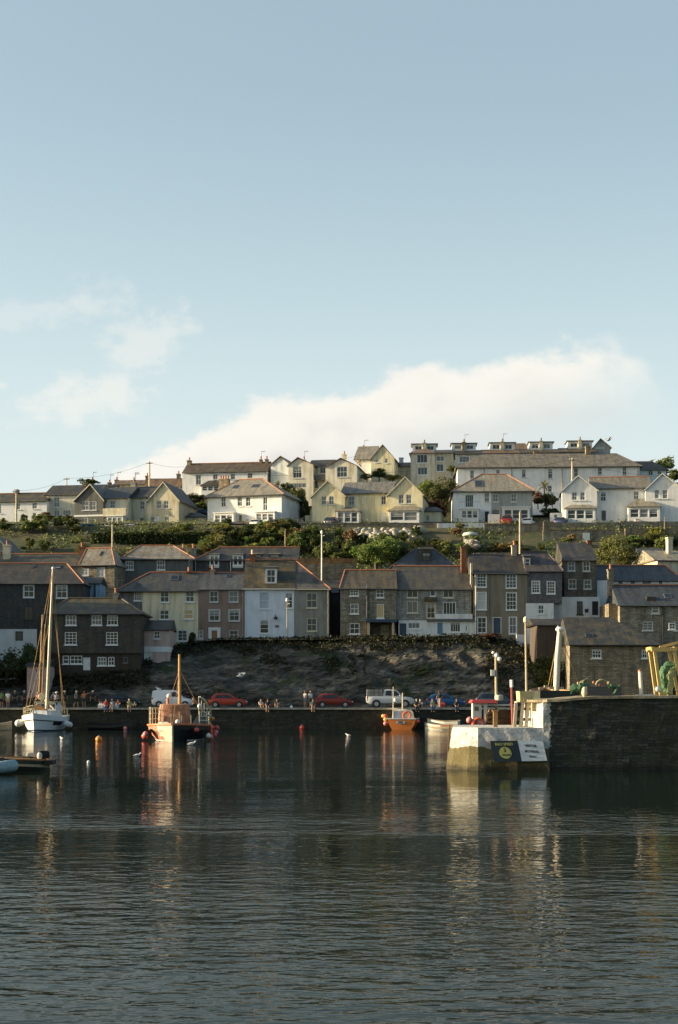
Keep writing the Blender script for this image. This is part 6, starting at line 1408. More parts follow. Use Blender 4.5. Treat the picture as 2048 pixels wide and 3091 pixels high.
# ------------------------------------------------------------------ boats
def hull_mesh(L, Bm, z_st, z_mid, z_bow, zk, tw=.8, n=18, bowp=2.0, flare=.82, deck=.12, rake=.0, split=None, band=None):
    """lofted hull, stern at x = 0, bow at x = L; materials: 0 topsides, 1 lower band, 2 deck and inside, 3 the other side when split"""
    mb = MB(); st = []
    for i in range(n + 1):
        t = i / n
        b = Bm / 2 * (min(1, tw + (1 - tw) * (t / .4)) if t < .4 else max(.012, 1 - ((t - .4) / .6) ** bowp))
        zs = z_mid + (z_st - z_mid) * max(0, 1 - t / .5) ** 2 + (z_bow - z_mid) * max(0, (t - .35) / .65) ** 2
        x = L * t; lv = (0, .22, .5, .78, 1.0); wd = (.02, flare * .72, flare * .93, .98, 1.0)
        pts = []
        for k, w in zip(lv, wd):
            z = lerp(zk, zs, k); xo = x + (rake * (k - 1) * max(0, (t - .6) / .4)); pts.append((xo, b * w, z))
        st.append(pts)
    def q(a, b, c, d, m): mb.mi = m; mb.face([a, b, c, d])
    fl = lambda p: (p[0], -p[1], p[2])
    for i in range(n):
        for j in range(4):
            a, b, c, d = st[i][j], st[i + 1][j], st[i + 1][j + 1], st[i][j + 1]
            lo = 1 if j < (band or 0) else 0
            q(a, b, c, d, lo); q(fl(b), fl(a), fl(d), fl(c), lo if split is None or lo else 3)
        t0, t1 = st[i][4], st[i + 1][4]; k = .93
        dk = lambda p: (p[0], p[1] * k, p[2] - deck)
        rm = lambda p: (p[0], p[1] * k, p[2] + .012)
        q(t0, t1, rm(t1), rm(t0), 2); q(rm(t0), rm(t1), dk(t1), dk(t0), 2); q(fl(t1), fl(t0), fl(rm(t0)), fl(rm(t1)), 2); q(fl(rm(t1)), fl(rm(t0)), fl(dk(t0)), fl(dk(t1)), 2)
        q(dk(t0), dk(t1), fl(dk(t1)), fl(dk(t0)), 2)
    mb.mi = 0; p = st[0]; mb.face([p[0], p[1], p[2], p[3], p[4], fl(p[4]), fl(p[3]), fl(p[2]), fl(p[1]), fl(p[0])])
    return mb, st
def rail(st, i0, i1, h, side, inset=.9, r=.022, posts=5, mids=1):
    mb = MB(); pts = [Vector((st[i][4][0], side * st[i][4][1] * inset, st[i][4][2])) for i in range(i0, i1 + 1)]
    for k in range(mids + 1): mb.tube([p + Vector((0, 0, h * (k + 1) / (mids + 1))) for p in pts], r, 6)
    for k in range(posts): p = pts[round(k * (len(pts) - 1) / (posts - 1))]; mb.tube([p, p + Vector((0, 0, h))], r, 6)
    return mb
def fender(name, label, loc, r, mat, group=None, long=False, cat='fender'):
    mb = MB()
    if long: mb.lathe([(.03, -r * 2), (r * .8, -r * 1.7), (r, 0), (r * .8, r * 1.7), (.03, r * 2)], 12)
    else: mb.ball((0, 0, 0), r, 12)
    mb.lathe([(.03, r * (1.9 if long else .95)), (.04, r * (2.1 if long else 1.03)), (.02, r * (2.3 if long else 1.1))], 8)
    o = mb.build(name, mat, smooth=True, loc=loc); return tag(o, label, cat, group)
RBALL = M('red_buoy', (.62, .09, .07), 'plain', .4, var=.15); PBALL = M('pink_buoy', (.66, .22, .22), 'plain', .4, var=.15); OBALL = M('orange_buoy', (.72, .25, .03), 'plain', .4, var=.15); WBALL = M('white_float', (.74, .74, .72), 'plain', .5, var=.12); YBALL = M('yellow_buoy', (.66, .45, .10), 'plain', .5, var=.15)
RIG = M('golden_rigging', (.42, .25, .07), 'plain', .6); STEEL = M('stainless_rail', (.62, .56, .40), 'plain', .35, .3)
def yacht():
    Y = 140.5; s = Y / F; r = empty('sailing_yacht', (PX(145, Y), Y, 0), R(-90 - 3), 'white ketch moored bow-on with two masts and bulging fenders', 'yacht'); r.scale = (1, -1, 1)
    HW = M('yacht_white', (.74, .745, .74), 'plain', .35, var=.06)
    L_ = 8.0; mb, st = hull_mesh(L_, 4.2, 1.45, 1.35, 1.75, -.5, .75, 20, 2.6, .86, .1, .5)
    r.location.y = Y + 3.2
    h = mb.build('hull', [HW, HW, M('yacht_deck', (.55, .53, .46), 'plain', .7)], r, smooth=True); fix_normals(h)
    for nm, z0, z1, m_, k in (('rubbing_stripe', .70, .74, BLACKP, 1.012), ('boot_stripe', .02, .12, DKBLUE, 1.012)):
        mb = MB()
        for sd_ in (1, -1):
            rows = []
            for p in st:
                def at(z):
                    for a, b in zip(p, p[1:]):
                        if a[2] <= lerp(p[0][2], p[4][2], z) <= b[2] + 1e-6: t = (lerp(p[0][2], p[4][2], z) - a[2]) / max(1e-6, b[2] - a[2]); return (lerp(a[0], b[0], t) + .01, sd_ * (lerp(a[1], b[1], t) * k + .012), lerp(p[0][2], p[4][2], z))
                    return (p[4][0], sd_ * p[4][1], p[4][2])
                rows.append([at(z0), at(z1)] if nm != 'boot_stripe' else [at(.24), at(.31)])
            mb.ring(rows, close=False, caps=False)
        mb.build(nm, m_, h)
    # dark hull window panels on both bows
    for sd_ in (1, -1):
        mb = MB(); i0, i1 = 11, 15
        def side(p, k): a, b = p[2], p[3]; return (lerp(a[0], b[0], k) + .0, sd_ * (lerp(a[1], b[1], k) + .02), lerp(a[2], b[2], k))
        mb.ring([[side(st[i], .15), side(st[i], .75)] for i in range(i0, i1 + 1)], close=False, caps=False); mb.build('hull_window', CGLASS, h)
    # cabin trunk, wheelhouse
    mb = MB(); mb.ring([[(1.8, -1.3, 1.3), (6.0, -.85, 1.55), (6.0, .85, 1.55), (1.8, 1.3, 1.3)], [(1.9, -1.15, 1.95), (5.7, -.7, 2.0), (5.7, .7, 2.0), (1.9, 1.15, 1.95)]]); cb = mb.build('cabin_trunk', HW, r)
    mb = MB(); mb.ring([[(1.2, -1.15, 1.9), (3.6, -1.1, 1.95), (3.6, 1.1, 1.95), (1.2, 1.15, 1.9)], [(1.3, -1.0, 2.75), (3.3, -.95, 2.75), (3.3, .95, 2.75), (1.3, 1.0, 2.75)]]); wh = mb.build('wheelhouse', HW, r)
    for y0, y1 in ((-.95, -.5), (-.4, .05), (.15, .5), (.58, .92)):
        mb = MB(); mb.ring([[(3.57, y0, 2.12), (3.57, y1, 2.12), (3.42, y1 * .93, 2.58), (3.42, y0 * .93, 2.58)], [(3.5, y0, 2.12), (3.5, y1, 2.12), (3.35, y1 * .93, 2.58), (3.35, y0 * .93, 2.58)]]); mb.build('window', CGLASS, wh)
    mb = MB(); mb.box(1.1, 3.5, -1.12, 1.12, 2.75, 2.83); mb.build('roof', M('cream_canvas', (.5, .44, .3), 'plain', .8), wh)
    mb = MB(); mb.box(4.2, 5.0, -.45, .1, 2.0, 2.16); mb.box(3.75, 3.95, .25, .95, 1.98, 2.5); mb.build('deck_hatch', OAK, r)
    for sd_ in (1, -1): rail(st, 2, 20, .75, sd_, .92, .02, 9, 1).build('guard_rail', STEEL, r)
    mb = MB(); mb.tube([(7.9, -.35, 1.7), (8.05, 0, 2.5), (7.9, .35, 1.7)], .03, 6); mb.tube([(7.6, -.7, 2.4), (8.05, 0, 2.5), (7.6, .7, 2.4)], .025, 6); mb.build('pulpit', STEEL, r)
    # masts: main (leaning a little), mizzen; boom, stays
    top = Vector((4.4, -1.0, PZ(1720, Y))); base = Vector((4.6, -.42, 1.95))
    mb = MB(); mb.tube([base, base.lerp(top, .5), top], [.16, .15, .10], 10); m1 = mb.build('mast', M('varnished_mast', (.62, .50, .33), 'plain', .45, scale=2), r, smooth=True)
    mb = MB(); mb.ball(top + Vector((0, 0, .05)), .16, 8); mb.bar(top + Vector((0, -.05, .1)), top + Vector((0, -.7, .12)), .05); mb.build('masthead', WHITE, m1)
    for dy, tp_, rr in ((1.05, 1856, .1), (.72, 1884, .12), (1.0, 2010, .07)):
        mb = MB(); mb.tube([(1.4, dy * .9 + .3, 1.6), (1.2, dy * .85 + .0, PZ(tp_, Y + 2))], [rr, rr * .7], 8); mb.build('mizzen_mast', M('tan_spar', (.36, .22, .10), 'plain', .6), r)
    mb = MB(); mb.tube([(4.3, -.15, 3.0), (4.9, -1.25, 2.1)], .09, 8); mb.build('gaff_spar', POLEW, r)
    mb = MB()
    for a, b in (((7.9, 0, 1.7), top), ((4.2, -1.95, 1.4), top), ((3.6, -2.0, 1.4), top - Vector((0, 0, 3))), ((4.2, 1.9, 1.4), top), ((3.2, 1.95, 1.4), top - Vector((0, 0, 4))), ((1.2, 1.0, 7.5), top), ((.3, .9, 1.5), (1.2, .9, 7.6)), ((.8, 1.6, 1.5), (1.2, .9, 7.6))): mb.tube([a, Vector(a).lerp(Vector(b), .5), b], .022, 5)
    mb.build('rigging', RIG, r)
    mb = MB(); mb.lathe([(.32, -.02), (.36, 0), (.32, .02)], 18, (3.2, .45, 3.3), 'x'); mb.build('steering_wheel', STEEL, r)
    mb = MB(); mb.bar((3.2, .45, 2.8), (3.2, .45, 3.3), .06); mb.build('binnacle', STEEL, r)
    FG = 'white fenders on the ketch'
    W_ = lambda x, y, z: r.matrix_basis @ Vector((x, y, z))
    bpy.context.view_layer.update(); M_ = r.matrix_world
    for i, (x, y, z, rr, lab) in enumerate(((4.6, 2.38, .72, .36, 'fat white fender on the sunlit bow of the ketch'), (3.6, 2.42, .75, .34, 'white fender behind the fat one on the sunlit side of the ketch'), (4.6, -2.38, .66, .34, 'white fender on the shaded bow of the ketch'), (3.5, -2.42, .55, .3, 'rearmost white fender on the shaded side of the ketch'))):
        fender('fender', lab, M_ @ Vector((x, y, z)), rr, WBALL, FG)
    ps = [('person in orange sitting aboard the ketch by the wheel', 2.6, .95, 'edge', og, bk, (.5, .3, .2)), ('person in a teal jacket aboard the ketch', 2.4, .25, 'edge', tl, bk, (.15, .08, .05)), ('person in navy aboard the ketch beside the mast', 2.2, -.5, 'edge', nv, bk, (.05, .05, .06)), ('person in a white sunhat aboard the ketch', 2.6, -.9, 'edge', gy, bk, (.5, .4, .3))]
    for i, (lab, x, y, po, sh, lg, ha) in enumerate(ps):
        q = M_ @ Vector((x, y, 2.84)); o = person(lab, CX, q.y, q.z, po, sh, lg, ha, 0, False, wt if i == 3 else None); o.location = q; o['group'] = 'people aboard the ketch'
yacht()
def red_lifeboat():
    Y = 108.7; r = empty('workboat', (PX(531, Y), Y, 0), R(-90 - 2), 'old workboat with a rusty copper-coloured wheelhouse, half sunlit pale and half black bow', 'boat'); r.scale = (1, -1, 1)
    r.location.y = Y + 7.0
    RW = M('boat_weathered_sunlit_side', (.50, .44, .36), 'rust', .5, col2=(.66, .60, .50)); BL = M('boat_black_side', (.012, .013, .015), 'plain', .35); ORG = M('orange_rail_paint', (.62, .17, .06), 'plain', .5)  # sunward bow half painted pale for the sun's glare, other half left black
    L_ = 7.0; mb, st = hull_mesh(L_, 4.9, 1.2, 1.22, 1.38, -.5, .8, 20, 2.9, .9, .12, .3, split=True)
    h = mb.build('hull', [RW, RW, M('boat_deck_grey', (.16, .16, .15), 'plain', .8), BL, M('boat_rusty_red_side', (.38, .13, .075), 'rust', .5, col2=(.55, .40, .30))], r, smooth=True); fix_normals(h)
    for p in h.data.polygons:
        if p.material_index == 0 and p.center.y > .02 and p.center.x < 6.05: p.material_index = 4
    mb = MB()
    for sd_ in (1, -1):
        mb.ring([[(p[4][0], sd_ * p[4][1], p[4][2] - .1), (p[4][0] + .03, sd_ * (p[4][1] + .09), p[4][2] - .06), (p[4][0] + .03, sd_ * (p[4][1] + .09), p[4][2] + .06), (p[4][0], sd_ * p[4][1], p[4][2] + .07)] for p in st])
    mb.build('rubbing_strake', ORG, h)
    mb = MB()
    for sd_ in (1, -1): mb.ring([[(p[0][0], sd_ * lerp(p[1][1], p[2][1], .4) * 1.01 + sd_ * .015, .04), (p[0][0], sd_ * lerp(p[1][1], p[2][1], .6) * 1.01 + sd_ * .015, .13)] for p in st], close=False, caps=False)
    mb.build('waterline_stripe', WHITE, h)
    mb = MB(); mb.bar((6.88, 0, -.3), (7.06, 0, 1.5), .1); mb.build('stem_post', M('stem_cream', (.62, .56, .42), 'plain', .6), h)
    for y, w_, hh in ((1.35, .5, .62),):
        mb = MB(); i = 15; p = st[i]; mb.lathe([(.16, -.04), (.30, -.05), (.34, .04), (.2, .06)], 16, (p[3][0] + .1, p[3][1] + .08, .66), 'y'); mb.build('tyre_fender', RUBBER, h)
    # rusty wheelhouse: rounded tapering box
    RU = M('rusty_copper', (.40, .17, .085), 'rust', .6, col2=(.46, .30, .20)); rings = []
    for z, k in ((1.15, 1.0), (1.7, .97), (2.4, .91), (2.82, .87), (2.88, .80)):
        ring = []
        for a in range(28):
            t = 2 * math.pi * a / 28; c, q = math.cos(t), math.sin(t); e = .42
            ring.append((3.2 + 1.55 * k * math.copysign(abs(c) ** e, c), 1.24 * k * math.copysign(abs(q) ** e, q) + .40, z))
        rings.append(ring)
    mb = MB(); mb.ring(rings); wh = mb.build('wheelhouse', RU, r, smooth=True)
    for y0, y1 in ((.38, .55), (-.45, -.3), (1.0, 1.15), (-1.2, -1.05)):
        mb = MB(); mb.bar((4.79, (y0 + y1) / 2, 1.2), (4.71, (y0 + y1) / 2 * .97, 2.0), .10, .05); mb.build('cream_batten', CREAMTRIM, wh)
    mb = MB(); mb.bar((4.72, -.25, 1.2), (4.66, -.22, 2.3), .14, .06); mb.build('ladder_plank', POLEW, wh)
    for y in (1.0, -1.05):
        mb = MB(); mb.lathe([(.12, 0), (.13, .35), (.1, .4), (.1, .5)], 8, (2.9, y, 2.86)); mb.build('exhaust_stub', RU, wh)
    mb = MB()
    for k in range(9):
        t = -1.08 + k * .27; mb.bar((4.76 - .02 * abs(k - 4), t * .95 + .36, 1.2), (4.56 - .03 * abs(k - 4), t * .86 + .36, 2.78), .03, .03)
    mb.build('panel_seam', M('dark_rust', (.16, .07, .04), 'plain', .8), wh)
    mb = MB()
    for q in ((6.9, 0, 1.5), (.3, 1.9, 1.3), (.3, -1.9, 1.3)): mb.tube([q, Vector(q).lerp(Vector((3.4, 0, 5.6)), .5) - Vector((0, 0, .1)), (3.4, 0, 5.6)], .016, 5)
    mb.build('stay', RIG, r)
    mb = MB(); mb.tube([(3.4, -.02, 2.8), (3.4, .0, PZ(1975, Y + 3.6))], [.14, .09], 8); mb.build('mast', M('orange_pine_mast', (.52, .27, .09), 'plain', .6, scale=3), r, smooth=True)
    for sd_, a, b, hh in ((1, 1, 14, 1.35), (-1, 1, 15, 1.0)): rail(st, a, b, hh, sd_, .95, .035, 7 if sd_ > 0 else 6, 2).build('guard_rail', STEEL, r)
    mb = MB(); p, q, t_ = Vector((4.6, -1.7, 2.55)), Vector((3.0, -2.35, 1.9)), Vector((2.6, -2.4, 1.3))
    for d in (0, .7):
        mb.tube([p + Vector((-d, 0, .9)), p + Vector((-d - .5, -.35, .65)), q + Vector((-d, 0, .55)), t_ + Vector((-d, 0, .3))], .04, 6)
    for k in range(5):
        a = p.lerp(q, k / 4); mb.tube([a + Vector((0, 0, -.5)), a + Vector((0, 0, .85 - .3 * k / 4))], .03, 6)
    mb.tube([p, q, t_], .06, 6); mb.build('cargo_frame', STEEL, r)
    mb = MB(); mb.ring([[(3.2, -1.75, 1.25), (5.8, -1.3, 1.3), (5.2, -2.0, 1.25), (3.2, -2.3, 1.2)], [(3.4, -1.8, 2.3), (4.6, -1.6, 2.0), (4.4, -1.9, 1.9), (3.3, -2.2, 2.0)]]); mb.build('tarpaulin', M('grey_green_tarp', (.12, .13, .115), 'plain', .9, scale=5), r)
    mb = MB(); mb.ring([[(5.0, .5, 1.24), (6.1, .4, 1.28), (6.0, 1.2, 1.26), (4.9, 1.5, 1.22)], [(5.1, .6, 1.5), (5.9, .5, 1.5), (5.8, 1.0, 1.5), (5.0, 1.3, 1.5)]]); mb.build('folded_cover', M('pale_cover', (.55, .52, .46), 'plain', .9), r)
    bpy.context.view_layer.update(); M_ = r.matrix_world; G = 'ball fenders round the rusty workboat'
    def fb(x, y, z, rr, m_, lab): fender('fender', lab, M_ @ Vector((x, y, z)), rr, m_, G)
    fb(3.6, 2.72, .34, .26, RBALL, 'big red ball fender at the waterline on the sunlit side of the workboat'); fb(5.3, 2.36, .55, .22, PBALL, 'pink and white ball fender beside the tyre of the workboat')
    fb(6.05, -1.72, .90, .2, RBALL, 'dark red ball fender high on the black bow of the workboat'); fb(5.0, -2.5, .42, .2, WBALL, 'white ball fender low on the black side of the workboat'); fb(4.3, -2.6, .30, .2, PBALL, 'pink ball fender next to the low white one'); fb(3.4, -2.78, .42, .2, RBALL, 'red ball fender beyond the pink one on the black side'); fb(2.6, -2.8, .62, .19, PBALL, 'mauve ball fender near the stern of the black side'); fb(2.0, -2.8, .95, .2, RBALL, 'dull red ball fender under the stern rail'); fb(2.8, -2.55, 1.7, .17, OBALL, 'small orange float hung on the cargo frame')
    for x, y, z, lab in ((5.0, -.1, 1.5, 'white float on the foredeck of the workboat'), (4.4, -1.75, 2.72, 'white float at the head of the cargo frame'), (2.9, .9, 3.5, 'white float on the wheelhouse roof of the workboat')): fb(x, y, z, .19, WBALL, lab)
red_lifeboat()
def orange_boat():
    Y = 142.0; r = empty('fishing_boat', (PX(1213, Y), Y, 0), R(90 - 8), 'small orange fishing boat seen stern-on with a white cuddy and a lifebelt', 'boat')
    OR = M('orange_hull', (.56, .17, .03), 'plain', .4, var=.1); mb, st = hull_mesh(5.6, 3.0, 1.12, 1.05, 1.5, -.4, .93, 14, 2.4, .9, .25)
    h = mb.build('hull', [OR, OR, M('boat_white', (.70, .68, .62), 'plain', .5)], r, smooth=True); fix_normals(h)
    mb = MB(); mb.box(-.06, .06, -1.45, 1.45, 1.05, 1.16)
    for sd_ in (1, -1): mb.ring([[(p[4][0], sd_ * p[4][1], p[4][2] - .06), (p[4][0], sd_ * (p[4][1] + .07), p[4][2] - .03), (p[4][0], sd_ * (p[4][1] + .07), p[4][2] + .05), (p[4][0], sd_ * p[4][1], p[4][2] + .05)] for p in st])
    mb.build('gunwale', M('boat_white', (.70, .68, .62)), h)
    mb = MB(); mb.ring([[(1.6, -1.15, .95), (4.2, -.9, 1.1), (4.2, .9, 1.1), (1.6, 1.15, .95)], [(1.65, -1.0, 1.75), (3.9, -.7, 1.75), (3.9, .75, 1.85), (1.65, 1.05, 1.95)], [(1.75, -.75, 1.98), (3.7, -.5, 1.95), (3.7, .55, 2.0), (1.75, .95, 2.12)]]); c = mb.build('cuddy', M('cuddy_cream', (.66, .62, .50), 'plain', .5), r, smooth=True)
    mb = MB(); mb.box(1.55, 1.62, .35, .95, 1.0, 1.85); mb.build('cuddy_door', M('pale_blue_panel', (.5, .55, .62), 'plain', .5), c)
    mb = MB()
    for k in range(20):
        a0, a1 = 2 * math.pi * k / 20, 2 * math.pi * (k + 1) / 20; ring = []
    pts = [(1.56, -.35 + .36 * math.cos(2 * math.pi * k / 24), 1.42 + .36 * math.sin(2 * math.pi * k / 24)) for k in range(25)]
    mb.tube(pts, .09, 8, caps=False); o = mb.build('lifebelt', M('lifebelt_orange', (.66, .15, .05), 'plain', .6), smooth=True); bpy.context.view_layer.update(); o.matrix_world = r.matrix_world; tag(o, 'orange lifebelt hung on the back of the white cuddy', 'lifebelt')
    mb = MB(); mb.tube([(1.5, .98, 1.0), (1.5, .98, PZ(2073, Y + 1.5))], [.07, .05], 8); mb.build('mast', POLEW, r)
    mb = MB(); mb.tube([(2.4, .12, 1.9), (2.4, .12, PZ(2092, Y + 2.4))], [.09, .07], 8); mb.build('exhaust_stack', POLEW, r)
    mb = MB(); mb.lathe([(.02, 0), (.16, .02), (.17, .3), (.14, .36), (.02, .38)], 10, (1.5, .78, PZ(2118, Y + 1.5))); mb.build('radar_reflector', WHITE, r)
    mb = MB(); mb.box(-.085, -.055, -.35, .55, .62, .88); pl = mb.build('name_plate', M('plate_grey', (.42, .45, .46), 'plain', .5), r)
    text_mesh('GEK', .24, BLACKP, 'lettering', (-.09, .1, .75), (R(90), 0, R(-90)), r, 1.1)
    bpy.context.view_layer.update(); M_ = r.matrix_world; G = 'bright fenders on the orange boat'
    for x, y, z, rr, m_, lab in ((.9, 1.72, 1.32, .24, RBALL, 'topmost red fender hung on the side of the orange boat'), (.5, 1.68, 1.02, .2, YBALL, 'yellow fender below the red one on the orange boat'), (.2, 1.62, .62, .24, PBALL, 'pink fender lowest on the side of the orange boat'), (.2, -1.62, .85, .18, RBALL, 'red fender between the orange boat and the white dinghies'), (1.0, 1.95, 1.35, .2, YBALL, 'outermost yellow float hung on the orange boat')): fender('fender', lab, M_ @ Vector((x, y, z)), rr, m_, G)
orange_boat()
def dinghy(name, label, px_st, Y, rz, L_, B_, z0, zb, mats, tw=.75, stripe=None, thwarts=2, z=0.0):
    r = empty(name, (PX(px_st, Y), Y, z), rz, label, 'dinghy'); mb, st = hull_mesh(L_, B_, z0, z0 * .92, zb, -.15, tw, 14, 2.2, .88, z0 * .7)
    h = mb.build('hull', mats, r, smooth=True); fix_normals(h)
    mb = MB()
    for sd_ in (1, -1): mb.ring([[(p[4][0], sd_ * (p[4][1] - .05), p[4][2] + .0), (p[4][0], sd_ * (p[4][1] + .04), p[4][2] - .03), (p[4][0], sd_ * (p[4][1] + .04), p[4][2] + .04), (p[4][0], sd_ * (p[4][1] - .05), p[4][2] + .05)] for p in st])
    mb.build('gunwale', mats[2] if stripe is None else stripe, h)
    for k in range(thwarts):
        i = 4 + 4 * k; p = st[i]; mb = MB(); mb.box(p[4][0] - .12, p[4][0] + .12, -p[4][1] * .9, p[4][1] * .9, p[4][2] - .14, p[4][2] - .1); mb.build('thwart', WOOD, r)
    return r, st
DW = M('dinghy_white', (.70, .68, .60), 'plain', .45, var=.12); DC = M('dinghy_cream', (.60, .52, .36), 'plain', .5, var=.12); DIN = M('dinghy_inside', (.34, .27, .17), 'plain', .8)
r_, st_ = dinghy('dinghy', 'cream rowing dinghy with a red stripe, nearest the orange boat', 1378, 140.6, R(152), 3.4, 1.25, .55, .72, [DW, DC, DIN], .6); mb = MB()
for sd_ in (1, -1): mb.ring([[(p[3][0], sd_ * (p[3][1] + .012), p[3][2]), (p[4][0], sd_ * (p[4][1] + .012), p[4][2] - .06)] for p in st_[1:7]], close=False, caps=False)
mb.build('side_stripe', M('faded_red', (.55, .16, .07), 'plain', .5), r_)
dinghy('dinghy', 'slim white rowing dinghy lying behind the red-striped one', 1386, 142.4, R(155), 3.4, 1.2, .92, 1.08, [DW, DW, DIN], .6)
dinghy('dinghy', 'grey rowing dinghy with a cream gunwale at the left picture edge', -70, 141.0, R(0), 3.5, 1.5, .62, .86, [M('grey_clinker', (.45, .44, .40), 'planks', size=(4, .12)), DC, DIN], .8, DC)
dinghy('dinghy', 'low dark rowing boat moored in shade under the quay wall', 268, 144.0, R(0), 4.4, 1.5, .7, .95, [M('dark_hull', (.03, .03, .028), 'plain', .6), RUBBER, M('dark_inside', (.06, .05, .035), 'plain', .8)], .8, RUBBER)
def skiff():
    Y = 70.5; G = M('skiff_dark_green', (.035, .038, .028), 'plain', .6); r = empty('motor_skiff', (PX(-40, Y), Y, 0), R(0), 'dark open skiff with a varnished gunwale, at the left picture edge', 'boat')
    mb, st = hull_mesh(3.15, 1.5, .74, .60, .5, -.15, .8, 14, 5.0, .88, .35)
    h = mb.build('hull', [G, M('weedy_bottom', (.12, .13, .07), 'plain', .8), DIN], r, smooth=True); fix_normals(h)
    mb = MB()
    for sd_ in (1, -1): mb.ring([[(p[4][0], sd_ * (p[4][1] - .06), p[4][2] + .02), (p[4][0], sd_ * (p[4][1] + .05), p[4][2] - .03), (p[4][0], sd_ * (p[4][1] + .05), p[4][2] + .04), (p[4][0], sd_ * (p[4][1] - .06), p[4][2] + .06)] for p in st])
    mb.build('gunwale', OAK, h)
    mb = MB(); mb.box(2.95, 3.35, -.5, .5, .30, .52); mb.build('transom_bracket', RUBBER, r)
    def outboard(label, px, py, k, col):
        o = empty('outboard_motor', (PX(px, Y), Y - .1, PZ(py, Y)), R(12), label, 'outboard motor'); o.scale = (k,) * 3
        mb = MB(); mb.ring([[(-.28, -.14, .0), (.26, -.14, .0), (.26, .14, .0), (-.28, .14, .0)], [(-.30, -.17, .14), (.30, -.17, .14), (.30, .17, .14), (-.30, .17, .14)], [(-.26, -.15, .32), (.26, -.15, .34), (.26, .15, .34), (-.26, .15, .32)], [(-.14, -.08, .40), (.16, -.08, .40), (.16, .08, .40), (-.14, .08, .40)]]); mb.build('cowling', col, o, smooth=True)
        mb = MB(); mb.ring([[(-.12, -.07, 0), (.12, -.07, 0), (.12, .07, 0), (-.12, .07, 0)], [(-.1, -.05, -1.0), (.06, -.05, -1.0), (.06, .05, -1.0), (-.1, .05, -1.0)]]); mb.build('leg', RUBBER, o)
        mb = MB(); mb.bar((-.3, 0, .02), (-.75, 0, .1), .05); mb.build('tiller', RUBBER, o); return o
    outboard('black outboard motor with a pale cowling front on the skiff stern', 134, 2290, 1.0, RUBBER)
    o = outboard('cream-coloured small outboard motor tilted inside the skiff', 96, 2287, .62, M('cream_cowl', (.60, .48, .34), 'plain', .5))
    mb = MB(); mb.ball((PX(124, Y) , Y - .28, PZ(2282, Y) + .02), .17, 10, (.8, .6, 1.1)); tag(mb.build('bailer_jug', M('cream_plastic', (.66, .60, .48), 'plain', .5), smooth=True), 'cream plastic jug wedged against the black outboard', 'jug')
    Yb = 67.5; b = empty('tender', (PX(-120, Yb), Yb, 0), 0, 'pale blue inflatable tender poking in at the left picture edge', 'boat'); mb = MB()
    mb.tube([(-1.2, -.6, .28), (1.2, -.6, .29), (2.1, -.45, .34), (2.48, 0, .40), (2.1, .45, .34), (1.2, .6, .29), (-1.2, .6, .28)], [.26, .28, .29, .30, .29, .28, .26], 14); t_ = mb.build('tube', M('pale_blue_rubber', (.27, .38, .41), 'plain', .5, var=.25), b, smooth=True)
    mb = MB(); mb.box(-1.2, 2.2, -.5, .5, .12, .2); mb.build('floor', LEAD, b)
    mb = MB(); mb.box(1.9, 2.05, -.2, .2, .62, .78); mb.tube([(1.9, 0, .72), (2.5, 0, .70)], .03, 6); mb.build('bow_handle', RUBBER, b)
skiff()
